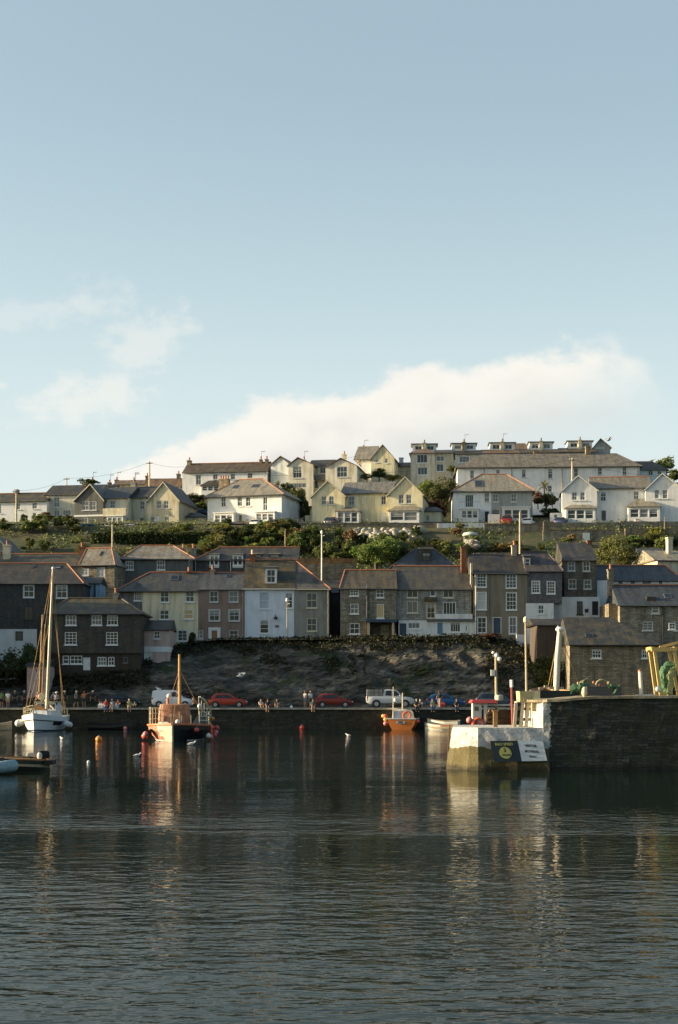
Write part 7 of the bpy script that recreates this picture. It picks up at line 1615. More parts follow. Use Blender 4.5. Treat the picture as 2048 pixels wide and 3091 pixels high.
def red_boat():
    Y = 86.0; r = empty('fishing_boat', (PX(1445, Y), Y + 1.0, 0), R(0), 'red and white fishing boat half hidden behind the pier landing, with a tall pole mast', 'boat')
    mb, st = hull_mesh(6.4, 2.8, 1.0, 1.0, 1.5, -.4, .85, 14, 2.4, .9, .25); h = mb.build('hull', [M('boat_red', (.42, .06, .04), 'plain', .5), BLACKP, DIN], r, smooth=True); fix_normals(h); h.location.x = -1.0
    e = lambda px, py, dy=0: (PX(px, Y + 1 + dy) - PX(1445, Y), PZ(py, Y + 1 + dy))
    x0, zt = e(1423, 2122); x1, zb_ = e(1449, 2185)
    mb = MB(); mb.box(x0, x1, -1.1, -.2, zb_, zt); wh = mb.build('wheelhouse', DW, r)
    x2, _ = e(1456, 2122); x3, _ = e(1466, 2122); mb = MB(); mb.box(x2, x3, -1.1, -.9, zb_ + .2, zt); mb.build('pillar', DW, wh)
    xa, za = e(1428, 2132); xb, zc = e(1440, 2140); mb = MB(); mb.box(xa, xb, -1.115, -1.1, zc - .1, za); mb.build('window', M('olive_glass', (.1, .09, .05), 'glass', .2), wh)
    xr0, zr = e(1418, 2112); xr1, _ = e(1552, 2112); mb = MB(); mb.ring([[(xr0, -1.25, zt + .002), (xr0 + 1.6, -1.25, zt + .002), (xr0 + 1.6, .9, zt + .002), (xr0, .9, zt + .002)], [(xr0 + .1, -1.1, zr), (xr0 + 1.5, -1.1, zr), (xr0 + 1.5, .8, zr), (xr0 + .1, .8, zr)]]); mb.build('roof', M('roof_red', (.33, .05, .045), 'plain', .5), wh)
    mb = MB(); mb.box(xr0 + .3, xr1, -1.0, -.9, zt - .16, zt - .06)
    mb.build('awning_beam', DW, r)
    xw0, zw0 = e(1462, 2150); xw1, zw1 = e(1552, 2195); mb = MB(); mb.ring([[(xw0, .0, zw1), (xw1, .0, zw1), (xw1, .9, zw1), (xw0, .9, zw1)], [(xw0 + .35, .1, zw0 + .15), (xw1 - .3, .1, zw0 + .1), (xw1 - .3, .8, zw0 + .1), (xw0 + .35, .8, zw0 + .15)]]); mb.build('shelter', M('varnished_planks', (.20, .10, .045), 'planks', size=(4, .14)), r)
    for k, (a, b) in enumerate((((1459, 2160), (1490, 2143)), ((1459, 2168), (1480, 2163)), ((1459, 2178), (1500, 2178)))):
        p, q = e(*a), e(*b); mb = MB(); mb.bar((p[0], -1.12, p[1]), (q[0], -.6, q[1]), .14, .12); mb.build('timber', M('rusty_timber', (.40, .19, .07), 'plain', .7), r)
    xm, zm = e(1497, 1985); mb = MB(); mb.tube([(xm, -.4, .8), (xm, -.4, 3.0), (xm - .04, -.4, zm)], [.10, .09, .07], 8); ms = mb.build('mast', M('cream_pole', (.46, .38, .23), 'plain', .6), r, smooth=True)
    mb = MB(); mb.box(xm - .34, xm - .1, -.5, -.3, e(0, 2040)[1], e(0, 2022)[1]); mb.build('white_box', WHITE, ms)
    mb = MB(); mb.ball((xm, -.4, zm + .14), .13, 8, (1, 1, 1.3)); mb.ball((xm - .2, -.4, zm + .30), .09, 8); mb.ball((xm + .17, -.4, zm - .1), .16, 8); mb.bar((xm - .25, -.4, zm + .1), (xm + .2, -.4, zm + .0), .06); mb.build('masthead_lights', WHITE, ms)
    xd, zd = e(1503, 2106); mb = MB(); mb.lathe([(.02, -.18), (.24, -.16), (.27, 0), (.24, .16), (.02, .18)], 14, (xd, -.7, zd)); mb.build('radar_dome', M('cream_dome', (.62, .55, .40), 'plain', .4), ms, smooth=True)
    bpy.context.view_layer.update(); M_ = r.matrix_world
    for px, py, rr, m_, lab in ((1418, 2174, .2, PBALL, 'pink ball fender on the outer side of the red boat'), (1432, 2180, .22, RBALL, 'red ball fender nearest the landing on the red boat'), (1458, 2184, .2, PBALL, 'pale pink fender under the timbers of the red boat'), (1455, 2112, .0, None, '')):
        if m_: fender('fender', lab, (PX(px, Y - .4), Y - .4, PZ(py, Y - .4)), rr, m_, 'fenders on the red boat')
    mb = MB(); c = (PX(1444, Y - .5), Y - .5, PZ(2185, Y - .5)); pts = [(c[0] + .30 * math.cos(6.283 * k / 18), c[1], c[2] + .30 * math.sin(6.283 * k / 18)) for k in range(19)]; mb.tube(pts, .09, 8, caps=False); tag(mb.build('lifebelt', M('lifebelt_orange', (.66, .15, .05)), smooth=True), 'orange-red lifebelt low on the red boat, just over the landing', 'lifebelt')
red_boat()
# ------------------------------------------------------------------ the pier
RUSTB = M('dull_red_float', (.36, .12, .07), 'plain', .7); TANB = M('tan_float', (.42, .29, .15), 'plain', .7)
PY = 70.7
def pier_mat(name, base, white):
    m, nt, N, L, b = nodes(name); b.inputs['Roughness'].default_value = .85
    geo = N.new('ShaderNodeNewGeometry'); v = geo.outputs['Position']; sp = N.new('ShaderNodeSeparateXYZ'); L.new(v, sp.inputs[0])
    u = uvvec(N, L)
    nn = N.new('ShaderNodeTexNoise'); nn.inputs['Scale'].default_value = 1.6; nn.inputs['Detail'].default_value = 4; L.new(u, nn.inputs['Vector'])
    sc = N.new('ShaderNodeVectorMath'); sc.operation = 'SCALE'; sc.inputs['Scale'].default_value = .22; L.new(nn.outputs['Color'], sc.inputs[0]); ad = N.new('ShaderNodeVectorMath'); L.new(u, ad.inputs[0]); L.new(sc.outputs[0], ad.inputs[1])
    br = N.new('ShaderNodeTexBrick'); L.new(ad.outputs[0], br.inputs['Vector']); br.inputs['Scale'].default_value = 1; br.inputs['Brick Width'].default_value = .62; br.inputs['Row Height'].default_value = .15; br.inputs['Mortar Size'].default_value = .016; br.inputs['Mortar Smooth'].default_value = .4
    br.inputs['Color1'].default_value = (*mul(base, .55), 1); br.inputs['Color2'].default_value = (*mul(base, 1.9), 1); br.inputs['Mortar'].default_value = (*mul(base, .3), 1)
    a = noisen(N, L, v, .9, 6, .65); f = noisen(N, L, v, 7, 5, .65)
    c = mixrgb(N, L, .9, br.outputs['Color'], ramp(N, L, f, [(.25, (.35, .35, .35)), (.75, (1.7, 1.7, 1.65))]), 'MULTIPLY')
    c = mixrgb(N, L, ramp(N, L, a, [(.42, (0, 0, 0)), (.62, (.8, .8, .8))]), c, (.030, .036, .012))
    zn = mathn(N, L, 'ADD', sp.outputs[2], mathn(N, L, 'MULTIPLY', mathn(N, L, 'SUBTRACT', a, .5), .8))
    if white:
        weed = mixrgb(N, L, f, white[2], mul(white[2], 2.0)); 
        pa = mixrgb(N, L, ramp(N, L, a, [(.35, (0, 0, 0)), (.6, (1, 1, 1))]), (.66, .66, .64), (.42, .42, .40)); pa = mixrgb(N, L, .9, pa, ramp(N, L, f, [(.30, (.35, .33, .28)), (.44, (.85, .84, .8)), (.6, (1, 1, 1))]), 'MULTIPLY')
        zm = ramp(N, L, zn, [(0, (0, 0, 0)), (1, (0, 0, 0))]); g = mathn(N, L, 'GREATER_THAN', zn, white[0])
        if white[1] is not None:
            xn = mathn(N, L, 'ADD', sp.outputs[0], mathn(N, L, 'MULTIPLY', mathn(N, L, 'SUBTRACT', f, .5), .5)); g = mathn(N, L, 'MULTIPLY', g, mathn(N, L, 'LESS_THAN', xn, white[1])); c = mixrgb(N, L, g, c, pa)
        else: c = mixrgb(N, L, g, weed, pa)
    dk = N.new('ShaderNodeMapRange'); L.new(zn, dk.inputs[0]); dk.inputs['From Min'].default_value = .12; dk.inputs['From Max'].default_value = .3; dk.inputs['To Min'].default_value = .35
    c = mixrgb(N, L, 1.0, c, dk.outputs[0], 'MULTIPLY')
    L.new(c, b.inputs['Base Color']); bump(N, L, b, mathn(N, L, 'ADD', mathn(N, L, 'MULTIPLY', br.outputs['Fac'], -.8 if not white or white[1] is not None else -.15), mathn(N, L, 'MULTIPLY', f, 1.0)), .9, .05); return m
def pier():
    r = empty('harbour_pier', (PX(1640, PY), PY, 0), 0, 'dark stone harbour pier with a low whitewashed landing at its end', 'pier')
    ox = r.location.x; X = lambda px, Y=PY: PX(px, Y) - ox
    # landing: plan polygon with a cut corner, battered down to the water
    zt = PZ(2197, PY); plan = [(X(1658), 0), (X(1443), 0), (X(1374), 1.35), (X(1400), 5.8), (X(1658), 5.8)]
    cen = (X(1560), 3.0); rings = []
    nz_ = 10
    def dens(pl, k):
        out = []
        for (a, b) in zip(pl, pl[1:] + pl[:1]):
            n = max(1, int(math.hypot(b[0] - a[0], b[1] - a[1]) / .3))
            for i in range(n): out.append((lerp(a[0], b[0], i / n), lerp(a[1], b[1], i / n)))
        return out
    dp = dens(plan, 0)
    for j in range(nz_ + 1):
        z = lerp(-1.2, zt, j / nz_); o = .34 * (1 - j / nz_); ring = []
        for x, y in dp:
            w = .09 * noise.noise(Vector((x * 1.2, y * 1.2, z * 1.6))) if j < nz_ else .02 * noise.noise(Vector((x, y, 0)))
            ex = -o * 1.5 - w if x < X(1440) and y > .02 else 0; ey = -o - w if y < 1.3 else 0
            ring.append((x + ex, y + ey, z + (.03 * noise.noise(Vector((x * .9, y, 5))) if j == nz_ else 0)))
        rings.append(ring)
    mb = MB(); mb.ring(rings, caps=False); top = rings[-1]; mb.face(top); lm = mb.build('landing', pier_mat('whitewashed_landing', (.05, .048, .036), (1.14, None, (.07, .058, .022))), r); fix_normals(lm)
    # upper wall
    rows = []; xs_ = [X(1640) + (X(2420) - X(1640)) * i / 70 for i in range(71)]; x0 = X(1640)
    def top_z(x): return PZ(2112, PY) + .16 * sstep(x - x0, 0, 3.0) + .006 * max(0, x - x0)
    mb = MB(); front = []
    for x in xs_:
        col = []
        for j in range(13):
            k = j / 12; z = lerp(-1.2, top_z(x) - .12, k); w = .10 * noise.noise(Vector((x * .9, 2, z * 1.5))) + .05 * noise.noise(Vector((x * 3, 5, z * 5)))
            col.append((x, .04 - .22 * (1 - k) - w * .8, z))
        front.append(col)
    mb.ring(front, close=False, caps=False)
    end = [[(front[0][j][0] - .33 * t, front[0][j][1] + 1.1 * t, front[0][j][2]) for j in range(13)] for t in (1, .66, .33, 0)]
    mb.ring(end, close=False, caps=False)
    back = [[(p[0] - (.33 if i == 0 else 0), 5.0, p[2]) for p in front[i]] for i in range(0, 71, 70)]
    mb.ring([end[0], back[0]], close=False, caps=False); mb.ring([back[0], back[1]], close=False, caps=False)
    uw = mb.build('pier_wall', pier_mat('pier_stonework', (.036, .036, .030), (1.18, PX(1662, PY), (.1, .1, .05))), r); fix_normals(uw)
    rows = []
    for i, x in enumerate([X(1600)] + [X(1625)] + xs_[1:]): z = top_z(x); j = .02 * noise.noise(Vector((x * 1.3, 0, 0))); rows.append([(x, -.10 + j + (.95 if x < X(1620) else (.35 if x < X(1642) else 0)), z - .13 + j), (x, 5.1, z - .13), (x, 5.1, z + j), (x, -.08 + j + (.95 if x < X(1620) else (.35 if x < X(1642) else 0)), z + j)])
    mb = MB(); mb.ring(rows); cp = mb.build('coping', M('pier_coping', (.34, .29, .20), 'stone', size=(1.3, .8), var=.2), r); fix_normals(cp)
    mb = MB(); mb.box(X(1613), X(1628), .75, 1.6, PZ(2146, PY), PZ(2118, PY)); mb.build('corbel', M('pale_corbel', (.45, .36, .22), 'plain', .8), r)
    mb = MB(); mb.box(X(1500), X(1513), 1.5, 1.7, zt - .05, PZ(2147, PY + 1.5)); mb.box(X(1497), X(1516), 1.45, 1.75, PZ(2147, PY + 1.5), PZ(2144, PY + 1.5)); tag(mb.build('mooring_post', M('brown_post', (.34, .20, .08), 'plain', .8, scale=5), None, loc=(ox, PY, 0)), 'brown timber mooring post standing alone on the landing', 'post')
    # timber frame of pale posts with a crate on top
    t = empty('timber_staging', (PX(1577, PY + 1.3), PY + 1.3, zt), 0, 'frame of pale leaning posts at the pier step', 'frame'); ty = PY + 1.3; Q = lambda px, py: (PX(px, ty) - t.location.x, PZ(py, ty) - zt)
    zt_ = Q(0, 2119)[1]
    for px, dx in ((1553, 6), (1572, 7), (1588, 8)):
        for y, w_, in ((-.0, .16), (.8, .14)):
            a = Q(px + (6 if y else 0), 2199); b = Q(px + dx + (6 if y else 0), 2121); mb = MB(); mb.bar((a[0], y, a[1] - .05), (b[0], y, b[1]), w_, .14); mb.build('post', M('pale_timber', (.50, .45, .34), 'plain', .8, scale=6), t)
    for py in (2140, 2172):
        for y in (.1, .72): a, b = Q(1556, py), Q(1602, py); mb = MB(); mb.bar((a[0], y, a[1]), (b[0], y, b[1]), .07, .14); mb.build('rail', WOOD, t)
    a, b = Q(1560, 2121), Q(1622, 2121); mb = MB(); mb.box(a[0], b[0], -.1, .9, a[1], a[1] + .06); mb.build('deck_board', POLEW, t)
    zc = a[1] + .062 + zt; c = empty('crate', (PX(1590, ty), ty, zc), R(6), 'yellow-white fish crate on top of the pale posts', 'crate'); mb = MB(); w2 = 23 * ty / F; hh = 31 * ty / F
    mb.ring([[(-w2 * .92, -.02, 0), (w2 * .92, -.02, 0), (w2 * .92, .62, 0), (-w2 * .92, .62, 0)], [(-w2, -.06, hh), (w2, -.06, hh), (w2, .68, hh), (-w2, .68, hh)]]); mb.build('box', M('cream_yellow_plastic', (.62, .54, .28), 'plain', .5), c)
    mb = MB()
    for i in range(5): x = lerp(-w2 * .85, w2 * .85, i / 4); mb.box(x - .02, x + .02, -.075, -.05, .03, hh - .03)
    mb.box(-w2 * 1.02, w2 * 1.02, -.085, -.05, hh - .05, hh); mb.build('rib', M('cream_yellow_plastic', (.62, .54, .28)), c)
    # signs bolted to the front
    def sign(name, label, corners, mat):
        q = [Vector((PX(px, PY - .40), PY - .40, PZ(py, PY - .40))) for px, py in corners]; c0 = sum(q, Vector()) / 4; o = empty(name, c0, 0, label, 'sign')
        tl_, tr_, br_, bl_ = [p - c0 for p in q]; tilt = Vector((0, .17, 0)); tl_ += tilt; tr_ += tilt; bl_ -= tilt * .3; br_ -= tilt * .3
        mb = MB(); mb.ring([[tl_, tr_, br_, bl_], [p + Vector((0, .05, 0)) for p in (tl_, tr_, br_, bl_)]]); mb.build('board', mat, o); return o, (tl_, tr_, br_, bl_)
    SY = M('sign_yellow', (.42, .40, .10), 'plain', .6)
    NAVY = M('sign_navy', (.012, .022, .028), 'plain', .5); SW = M('sign_white', (.60, .64, .66), 'plain', .5)
    def put(text, o, cs, u, v, size, mat, sx=1.0):
        tl_, tr_, br_, bl_ = cs; p = tl_.lerp(tr_, u).lerp(bl_.lerp(br_, u), v); ex = (tr_ - tl_).normalized(); up = ((tl_ - bl_) + (tr_ - br_)).normalized(); n = ex.cross(up).normalized(); up = n.cross(ex)
        mt = Matrix((ex, up, n)).transposed().to_4x4(); t_ = text_mesh(text, size, mat, 'lettering', p + n * .012, mt.to_euler(), o, sx)
        # the lettering leans with the board: shear its mesh, not the object
        sh = ((tl_ - bl_).dot(ex)) / max(.01, (tl_ - bl_).dot(up))
        for vv in t_.data.vertices: vv.co.x += vv.co.y * sh / sx
        return p, n, mt, sh
    o, cs = sign('speed_sign', 'dark tilted board with a yellow disc, reading max speed 3 knots', ((1481, 2237), (1564, 2236), (1577, 2299), (1492, 2301)), NAVY)
    put('MAX SPEED', o, cs, .48, .17, .175, SY, .98)
    tl_, tr_, br_, bl_ = cs; ex = (tr_ - tl_).normalized(); p = tl_.lerp(tr_, .47).lerp(bl_.lerp(br_, .47), .57); up = ((tl_ - bl_) + (tr_ - br_)).normalized(); n = ex.cross(up).normalized()
    mb = MB(); R_ = 18.2 * (PY - .3) / F; rg = [[p + (ex * math.cos(6.283 * k / 28) + up * math.sin(6.283 * k / 28)) * R_ + n * d for k in range(28)] for d in (.008, .03)]; mb.ring(rg); ds = mb.build('disc', SY, o); fix_normals(ds)
    put('3', o, cs, .46, .46, .26, NAVY, 1.0); put('KNOTS', o, cs, .49, .68, .135, NAVY, .9)
    for k in o.children:
        if k.name.startswith('lettering') and k.data.materials[0] is NAVY: k.location += n * .03
    o, cs = sign('mooring_sign', 'white tilted board with three lines of dark lettering, beside the dark one', ((1564.6, 2235.5), (1641, 2238), (1652, 2296), (1576, 2298)), SW)
    put('VISITOR', o, cs, .47, .25, .165, NAVY, .98); put('MOORING', o, cs, .47, .53, .165, NAVY, .88); put('ONLY', o, cs, .47, .79, .15, NAVY, .9)
    # things standing on the pier
    zp = top_z(X(1800)); pz = lambda px: top_z(X(px)) + .003
    def on(px, dy): return Vector((PX(px, PY + dy), PY + dy, pz(px)))
    b = empty('beacon_pole', on(1590, 2.2), 0, 'slender pale beacon pole with a red foot behind the crate', 'pole'); b.location.z = PZ(2117, PY) - .1; H_ = PZ(1880, PY + 2.2) - b.location.z; xt = PX(1587, PY + 2.2) - PX(1590, PY + 2.2)
    mb = MB(); mb.tube([(0, 0, .5), (xt, 0, H_)], [.058, .045], 8); mb.build('post', M('cream_pole', (.46, .38, .23), 'plain', .6), b); mb = MB(); mb.tube([(0, 0, -.9), (0, 0, .55)], .085, 8); mb.build('red_foot', M('beacon_red', (.30, .06, .045), 'plain', .5), b); mb = MB(); mb.lathe([(.05, H_), (.11, H_ + .05), (.10, H_ + .25), (.02, H_ + .33)], 8, (xt, 0, 0)); mb.build('lamp', CREAMTRIM, b)
    b = empty('marker_post', (PX(1548, PY + 3.4), PY + 3.4, zt), 0, 'thin dark red post with a white cap behind the pale leaning posts', 'post'); H_ = PZ(2052, PY + 3.4) - zt; mb = MB(); mb.tube([(0, 0, -.1), (-.05, 0, H_ - .38)], .06, 8); mb.build('shaft', M('beacon_red', (.30, .06, .045)), b); mb = MB(); mb.tube([(-.05, 0, H_ - .38), (-.06, 0, H_)], .085, 8); mb.build('cap', WHITE, b)
    b = empty('bollard_post', on(1934, 2.0), 0, 'white round post with a rusty top and flat base on the pier', 'post'); H_ = PZ(2022, PY + 2) - b.location.z; mb = MB(); mb.tube([(.05, 0, .05), (-.02, 0, H_ - .08)], .10, 10); mb.build('shaft', M('aged_white', (.62, .57, .46), 'plain', .6), b); mb = MB(); mb.lathe([(.105, H_ - .08), (.11, H_ - .02), (.05, H_ + .02)], 10, (-.02, 0, 0)); mb.build('cap', M('rust_cap', (.36, .14, .07), 'plain', .8), b); mb = MB(); mb.box(-.22, .75, -.2, .2, 0, .07); mb.build('base', M('aged_white', (.62, .57, .46)), b)
    # yellow lifting gantry with nets hung in it
    gy_ = PY + 2.6; g = empty('net_gantry', (PX(1993, gy_), gy_, pz(1993)), 0, 'yellow steel gantry standing on the pier, cut by the picture edge', 'gantry'); YE = M('gantry_yellow', (.60, .42, .14), 'plain', .5, var=.15); q = lambda px, py, y=0: Vector((PX(px, gy_) - g.location.x, y, PZ(py, gy_) - g.location.z))
    for y in (0, 1.1):
        for a, b_, w_ in (((1995, 2098), (1976, 1962), .15), ((2064, 2098), (2035, 1962), .15)): mb = MB(); mb.bar(q(*a, y), q(*b_, y), w_, w_); mb.build('leg', YE, g)
        mb = MB(); mb.bar(q(1967, 1960, y), q(2043, 1960, y), .24, .2); mb.build('crossbeam', YE, g)
    for px in (1970, 2040): mb = MB(); mb.bar(q(px, 1957, -.1), q(px, 1957, 1.2), .16); mb.build('tie_beam', YE, g)
    mb = MB(); mb.bar(q(1998, 1953, .5), q(2110, 1925, .5), .13); mb.build('jib', YE, g); mb = MB(); mb.bar(q(1992, 2085), q(2010, 2100), .14); mb.bar(q(2040, 2080), q(2060, 2100), .14); mb.build('brace', YE, g)
    NETG = M('green_net', (.075, .17, .09), 'plain', .95, scale=9, var=.4); NETY = M('yellow_green_net', (.36, .38, .17), 'plain', .95, scale=9, var=.35)
    def net(label, pts, rad, mat, Yn):
        pp, rr = [], []
        for k in range((len(pts) - 1) * 9 + 1):
            i, t = min(k // 9, len(pts) - 2), k / 9 - min(k // 9, len(pts) - 2); q_ = [lerp(pts[i][j], pts[i + 1][j], t) for j in range(3)]
            pp.append(Vector((PX(q_[0], Yn), Yn + q_[2], PZ(q_[1], Yn)))); rr.append(lerp(rad[i], rad[i + 1], t) * Yn / F)
        mb = MB(); mb.tube(pp, rr, 20)
        for k in range(len(mb.v)):
            v_ = Vector(mb.v[k]); d = noise.noise(v_ * 3.5) * .16 + noise.noise(v_ * 11) * .07; e_ = noise.noise(v_ * 6 + Vector((9, 3, 1))) * .12; mb.v[k] = tuple(v_ + Vector((d, d * .5, e_)))
        tag(mb.build('fishing_net', mat, smooth=True), label, 'net')
    net('green net looped over the yellow gantry', ((2046, 2004, .4), (2022, 2012, .4), (2005, 2035, .35), (2006, 2062, .3), (2018, 2095, .3)), (9, 11, 13, 12, 9), NETG, gy_); net('yellow-green net hanging straight in the gantry', ((2050, 2016, .1), (2034, 2022, .1), (2024, 2045, .1), (2027, 2075, .1), (2026, 2100, .1)), (6, 8, 10, 10, 9), NETY, gy_)
    fender('float', 'white float tied at the foot of the yellow gantry', on(1985, 2.0) + Vector((0, 0, .32)), .17, WBALL, None, cat='float')
    # heap of nets, boxes and floats
    DK = M('dark_green_timber', (.025, .032, .022), 'plain', .8)
    b = empty('fish_boxes', on(1822, 1.6), 0, 'grey stack of fish boxes under a green net on the pier', 'crate stack'); b['category'] = 'crate'
    bx = M('slate_plastic', (.085, .09, .095), 'plain', .6)
    for j in range(3):
        mb = MB(); w_ = .93 - .02 * j; mb.box(-w_ + .03 * j, w_, 0, .7, j * .16, j * .16 + .15); mb.box(-w_ - .02 + .03 * j, w_ + .02, -.03, .73, j * .16 + .12, j * .16 + .153); mb.build('box', bx, b)
    net('heaped green net on the left of the fish boxes', ((1720, 2088, 0), (1738, 2078, .1), (1760, 2074, .1), (1780, 2066, .2)), (6, 11, 12, 6), NETG, PY + 2.0); net('brownish net ridge on top of the green heap', ((1745, 2072, .2), (1762, 2058, .2), (1778, 2052, .2), (1790, 2058, .2)), (5, 6, 6, 4), M('brown_green_net', (.22, .22, .12), 'plain', .95, scale=9, var=.4), PY + 2.3); net('thin green net draped over the fish boxes', ((1838, 2074, 0), (1858, 2070, 0), (1870, 2068, 0), (1862, 2080, 0), (1848, 2094, -.1)), (4, 4, 3, 3, 3), NETG, PY + 1.45)
    mb = MB(); c = Vector((PX(1818, PY + 2), PY + 2, PZ(2068, PY + 2))); mb.tube([c + Vector((.30 * math.cos(t_), 0, .26 * math.sin(t_))) for t_ in [math.pi * k / 10 for k in range(11)]], .06, 8); tag(mb.build('hose_coil', M('olive_hose', (.26, .25, .14), 'plain', .7)), 'dark hoop of hose behind the floats', 'hose')
    for px, py, rr, m_, lab in ((1793, 2060, .08, RUSTB, 'dull red net float left of the hose hoop'), (1811, 2066, .08, RUSTB, 'dull red net float under the hose hoop'), (1746, 2062, .07, TANB, 'orange-tan net float on the green net heap'), (1838, 2061, .07, TANB, 'tan net float right of the hose hoop')): fender('float', lab, (PX(px, PY + 1.6), PY + 1.6, PZ(py, PY + 1.6)), rr, m_, 'net floats on the pier', cat='float')
    mb = MB(); a = on(1765, 1.2); mb.lathe([(.08, 0), (.16, .15), (.12, .42), (.05, .5)], 10, (0, 0, 0)); tag(mb.build('sack', M('cream_sack', (.55, .47, .33), 'plain', .9), loc=a, smooth=True), 'small cream sack against the end of the fish boxes', 'sack')
    # trawler moored beyond the pier, only its rail and mast in view
    Yt = 79.5; t = empty('trawler', (PX(1612, Yt), Yt + 1.2, 0), 0, 'dark trawler moored behind the pier with a stout white mast', 'boat'); mb, st = hull_mesh(6.5, 2.6, 3.95, 3.92, 4.2, -.5, .85, 14, 2.4, .95, .3); h = mb.build('hull', [DK, RUBBER, WOOD], t, smooth=True); fix_normals(h); h.rotation_euler = (0, 0, R(90)); h.location = (PX(1690, Yt) - PX(1612, Yt), -1.25, 0)
    mp = lambda px, py: Vector((PX(px, Yt) - t.location.x, -1.0 + .6, PZ(py, Yt)))
    mb = MB(); mb.tube([mp(1685, 2110), mp(1690, 1990), mp(1697, 1900)], [.18, .17, .13], 12); m_ = mb.build('mast', M('weathered_white_mast', (.66, .60, .48), 'plain', .6, scale=3), t, smooth=True); mb = MB(); mb.ball(mp(1697, 1898), .22, 10, (1.1, 1, .7)); mb.bar(mp(1697, 1895), mp(1690, 1888), .1); mb.build('mast_cap', WHITE, m_)
    mb = MB()
    for a, b_ in (((1697, 1905), (1752, 2060)), ((1690, 1930), (1660, 2080)), ((1690, 1950), (1668, 2080))): mb.tube([mp(*a), mp(*b_)], .018, 5)
    mb.build('stay', RIG, t)
    for k, (px, py) in enumerate(((1640, 2078), (1656, 2072), (1672, 2076), (1684, 2083), (1702, 2077))):
        mb = MB(); mb.box(-.12, .12, -.1, .1, 0, .14); o = mb.build('deck_gear', M('tan_gear', (.42, .34, .22), 'plain', .8), t); o.location = mp(px, py + 4)
pier()
# iron ladder and chain at the landing end
mb = MB(); zl = PZ(2197, PY)
for d in (0, .35): mb.tube([(PX(1348, 72.4) + d * .1, 72.3 + d, -.4), (PX(1358, 72.4) + d * .1, 72.3 + d, zl + .1)], .04, 6)
for k in range(8): z = -.2 + k * .32; t = (z + .4) / (zl + .5); x = lerp(PX(1348, 72.4), PX(1358, 72.4), t); mb.tube([(x, 72.3, z), (x + .035, 72.65, z)], .03, 6)
tag(mb.build('iron_ladder', M('weedy_iron', (.10, .06, .03), 'plain', .9)), 'weedy rusty ladder clinging to the sunlit end of the landing', 'ladder')
# ------------------------------------------------------------------ buoys and gulls
def yw(py): return EYE * F / (py - HY)
def buoy(label, px, py, r_px, mat):
    Y = yw(py + r_px * .8); r = r_px * Y / F; o = empty('mooring_buoy', (PX(px, Y), Y, r * .55), random.random() * 6, label, 'buoy', 'mooring buoys afloat in the harbour'); mb = MB(); mb.ball((0, 0, 0), r, 16); mb.build('float', mat, o, smooth=True)
    mb = MB(); mb.lathe([(r * .2, r * .93), (r * .2, r * 1.02), (r * .08, r * 1.05)], 8); pts = [(r * .16 * math.cos(6.283 * k / 10), 0, r * 1.08 + r * .16 * math.sin(6.283 * k / 10)) for k in range(11)]; mb.tube(pts, r * .05, 5, caps=False); mb.build('eye_ring', CHROME, o)
buoy('large orange mooring buoy between the ketch and the workboat', 299, 2229, 10, OBALL); buoy('red mooring buoy just off the stern of the workboat', 643, 2193, 9, RBALL); buoy('red mooring buoy alone in the middle of the harbour', 912, 2194, 8, RBALL); buoy('small yellow buoy between the lone red buoy and the orange boat', 1067, 2193, 5, YBALL); buoy('cream yellow buoy nearest the orange boat', 1139, 2193, 7, YBALL); buoy('small orange-white buoy under the quay left of the workboat', 379, 2197, 6, PBALL); buoy('little white float in open water right of the skiff', 268, 2299, 5, WBALL); buoy('tiny white float near the quay left of the small yellow buoy', 1024, 2187, 4, WBALL)
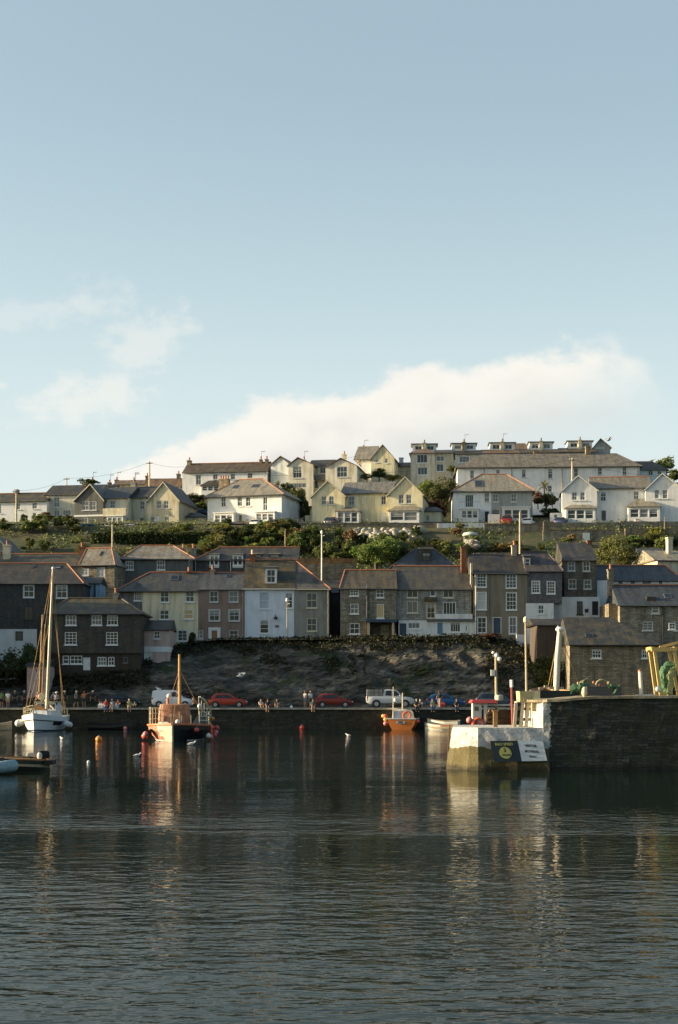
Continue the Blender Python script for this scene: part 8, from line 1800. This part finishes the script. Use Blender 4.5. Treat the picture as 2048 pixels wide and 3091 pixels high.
def gull(label, px, py, Y, k=1.0, rz=0.0, fly=False, z=None):
    o = empty('gull', P(px, py, Y) if z is None else Vector((PX(px, Y), Y, z)), rz, label, 'gull', 'white gulls'); o.scale = (k,) * 3
    mb = MB(); prof = [(-.24, .012, .10), (-.12, .07, .10), (.0, .10, .11), (.10, .085, .13), (.17, .05, .18), (.20, .052, .23), (.25, .045, .25), (.29, .012, .24)]
    mb.ring([[(x, r * math.cos(6.283 * i / 10), z_ + r * math.sin(6.283 * i / 10)) for i in range(10)] for x, r, z_ in prof]); mb.build('body', M('gull_white', (.78, .77, .74), 'plain', .7, var=.05), o, smooth=True)
    mb = MB(); mb.ring([[(.285 + x, r * math.cos(1.57 * i), .238 + r * math.sin(1.57 * i)) for i in range(4)] for x, r in ((0, .014), (.05, .004))]); mb.build('beak', M('beak_yellow', (.6, .4, .05), 'plain', .5), o)
    for s in (-1, 1):
        mb = MB()
        if fly: mb.ring([[(.1, s * .06, .15), (-.06, s * .06, .15), (-.06, s * .06, .13)], [(.08, s * .4, .30), (-.05, s * .4, .29), (-.05, s * .4, .28)], [(-.05, s * .75, .22), (-.09, s * .75, .22), (-.09, s * .75, .21)]])
        else: mb.ring([[(.08, s * .085, .15), (-.05, s * .09, .16), (-.28, s * .03, .12), (-.05, s * .095, .08)], [(.08, s * .10, .15), (-.05, s * .11, .16), (-.28, s * .035, .12), (-.05, s * .11, .08)]])
        mb.build('wing', M('gull_grey', (.40, .42, .44), 'plain', .7), o)
    return o
for lab, px, py, k, rz in (('gull afloat below the bow of the ketch', 187, 2232, 1.0, 2.2), ('gull afloat left of the workboat, wings half raised', 414, 2284, .95, .4), ('large gull afloat under the black bow of the workboat', 578, 2250, 1.25, .2), ('gull afloat in the middle of the harbour, below the yellow buoy', 1052, 2222, .95, 2.7)):
    Y = yw(py); g_ = gull(lab, px, py, Y, k, rz, z=-.03)
gull('gull standing on the white van roof', 480, 0, 149.0, 1.25, 2.8, z=QZ + 1.80); gull('gull flying in front of the dark rock face', 727, 2046, 151, 1.9, .3, True); gull('gull flying over the skyline gable house', 1838, 1332, 255, 2.2, .2, True); gull('gull perched on the small white house roof', 1968, 1394, 244, 2.0, 0, False); gull('gull perched on the net loft roof', 1858, 1925, 152.2, 1.2, .4)
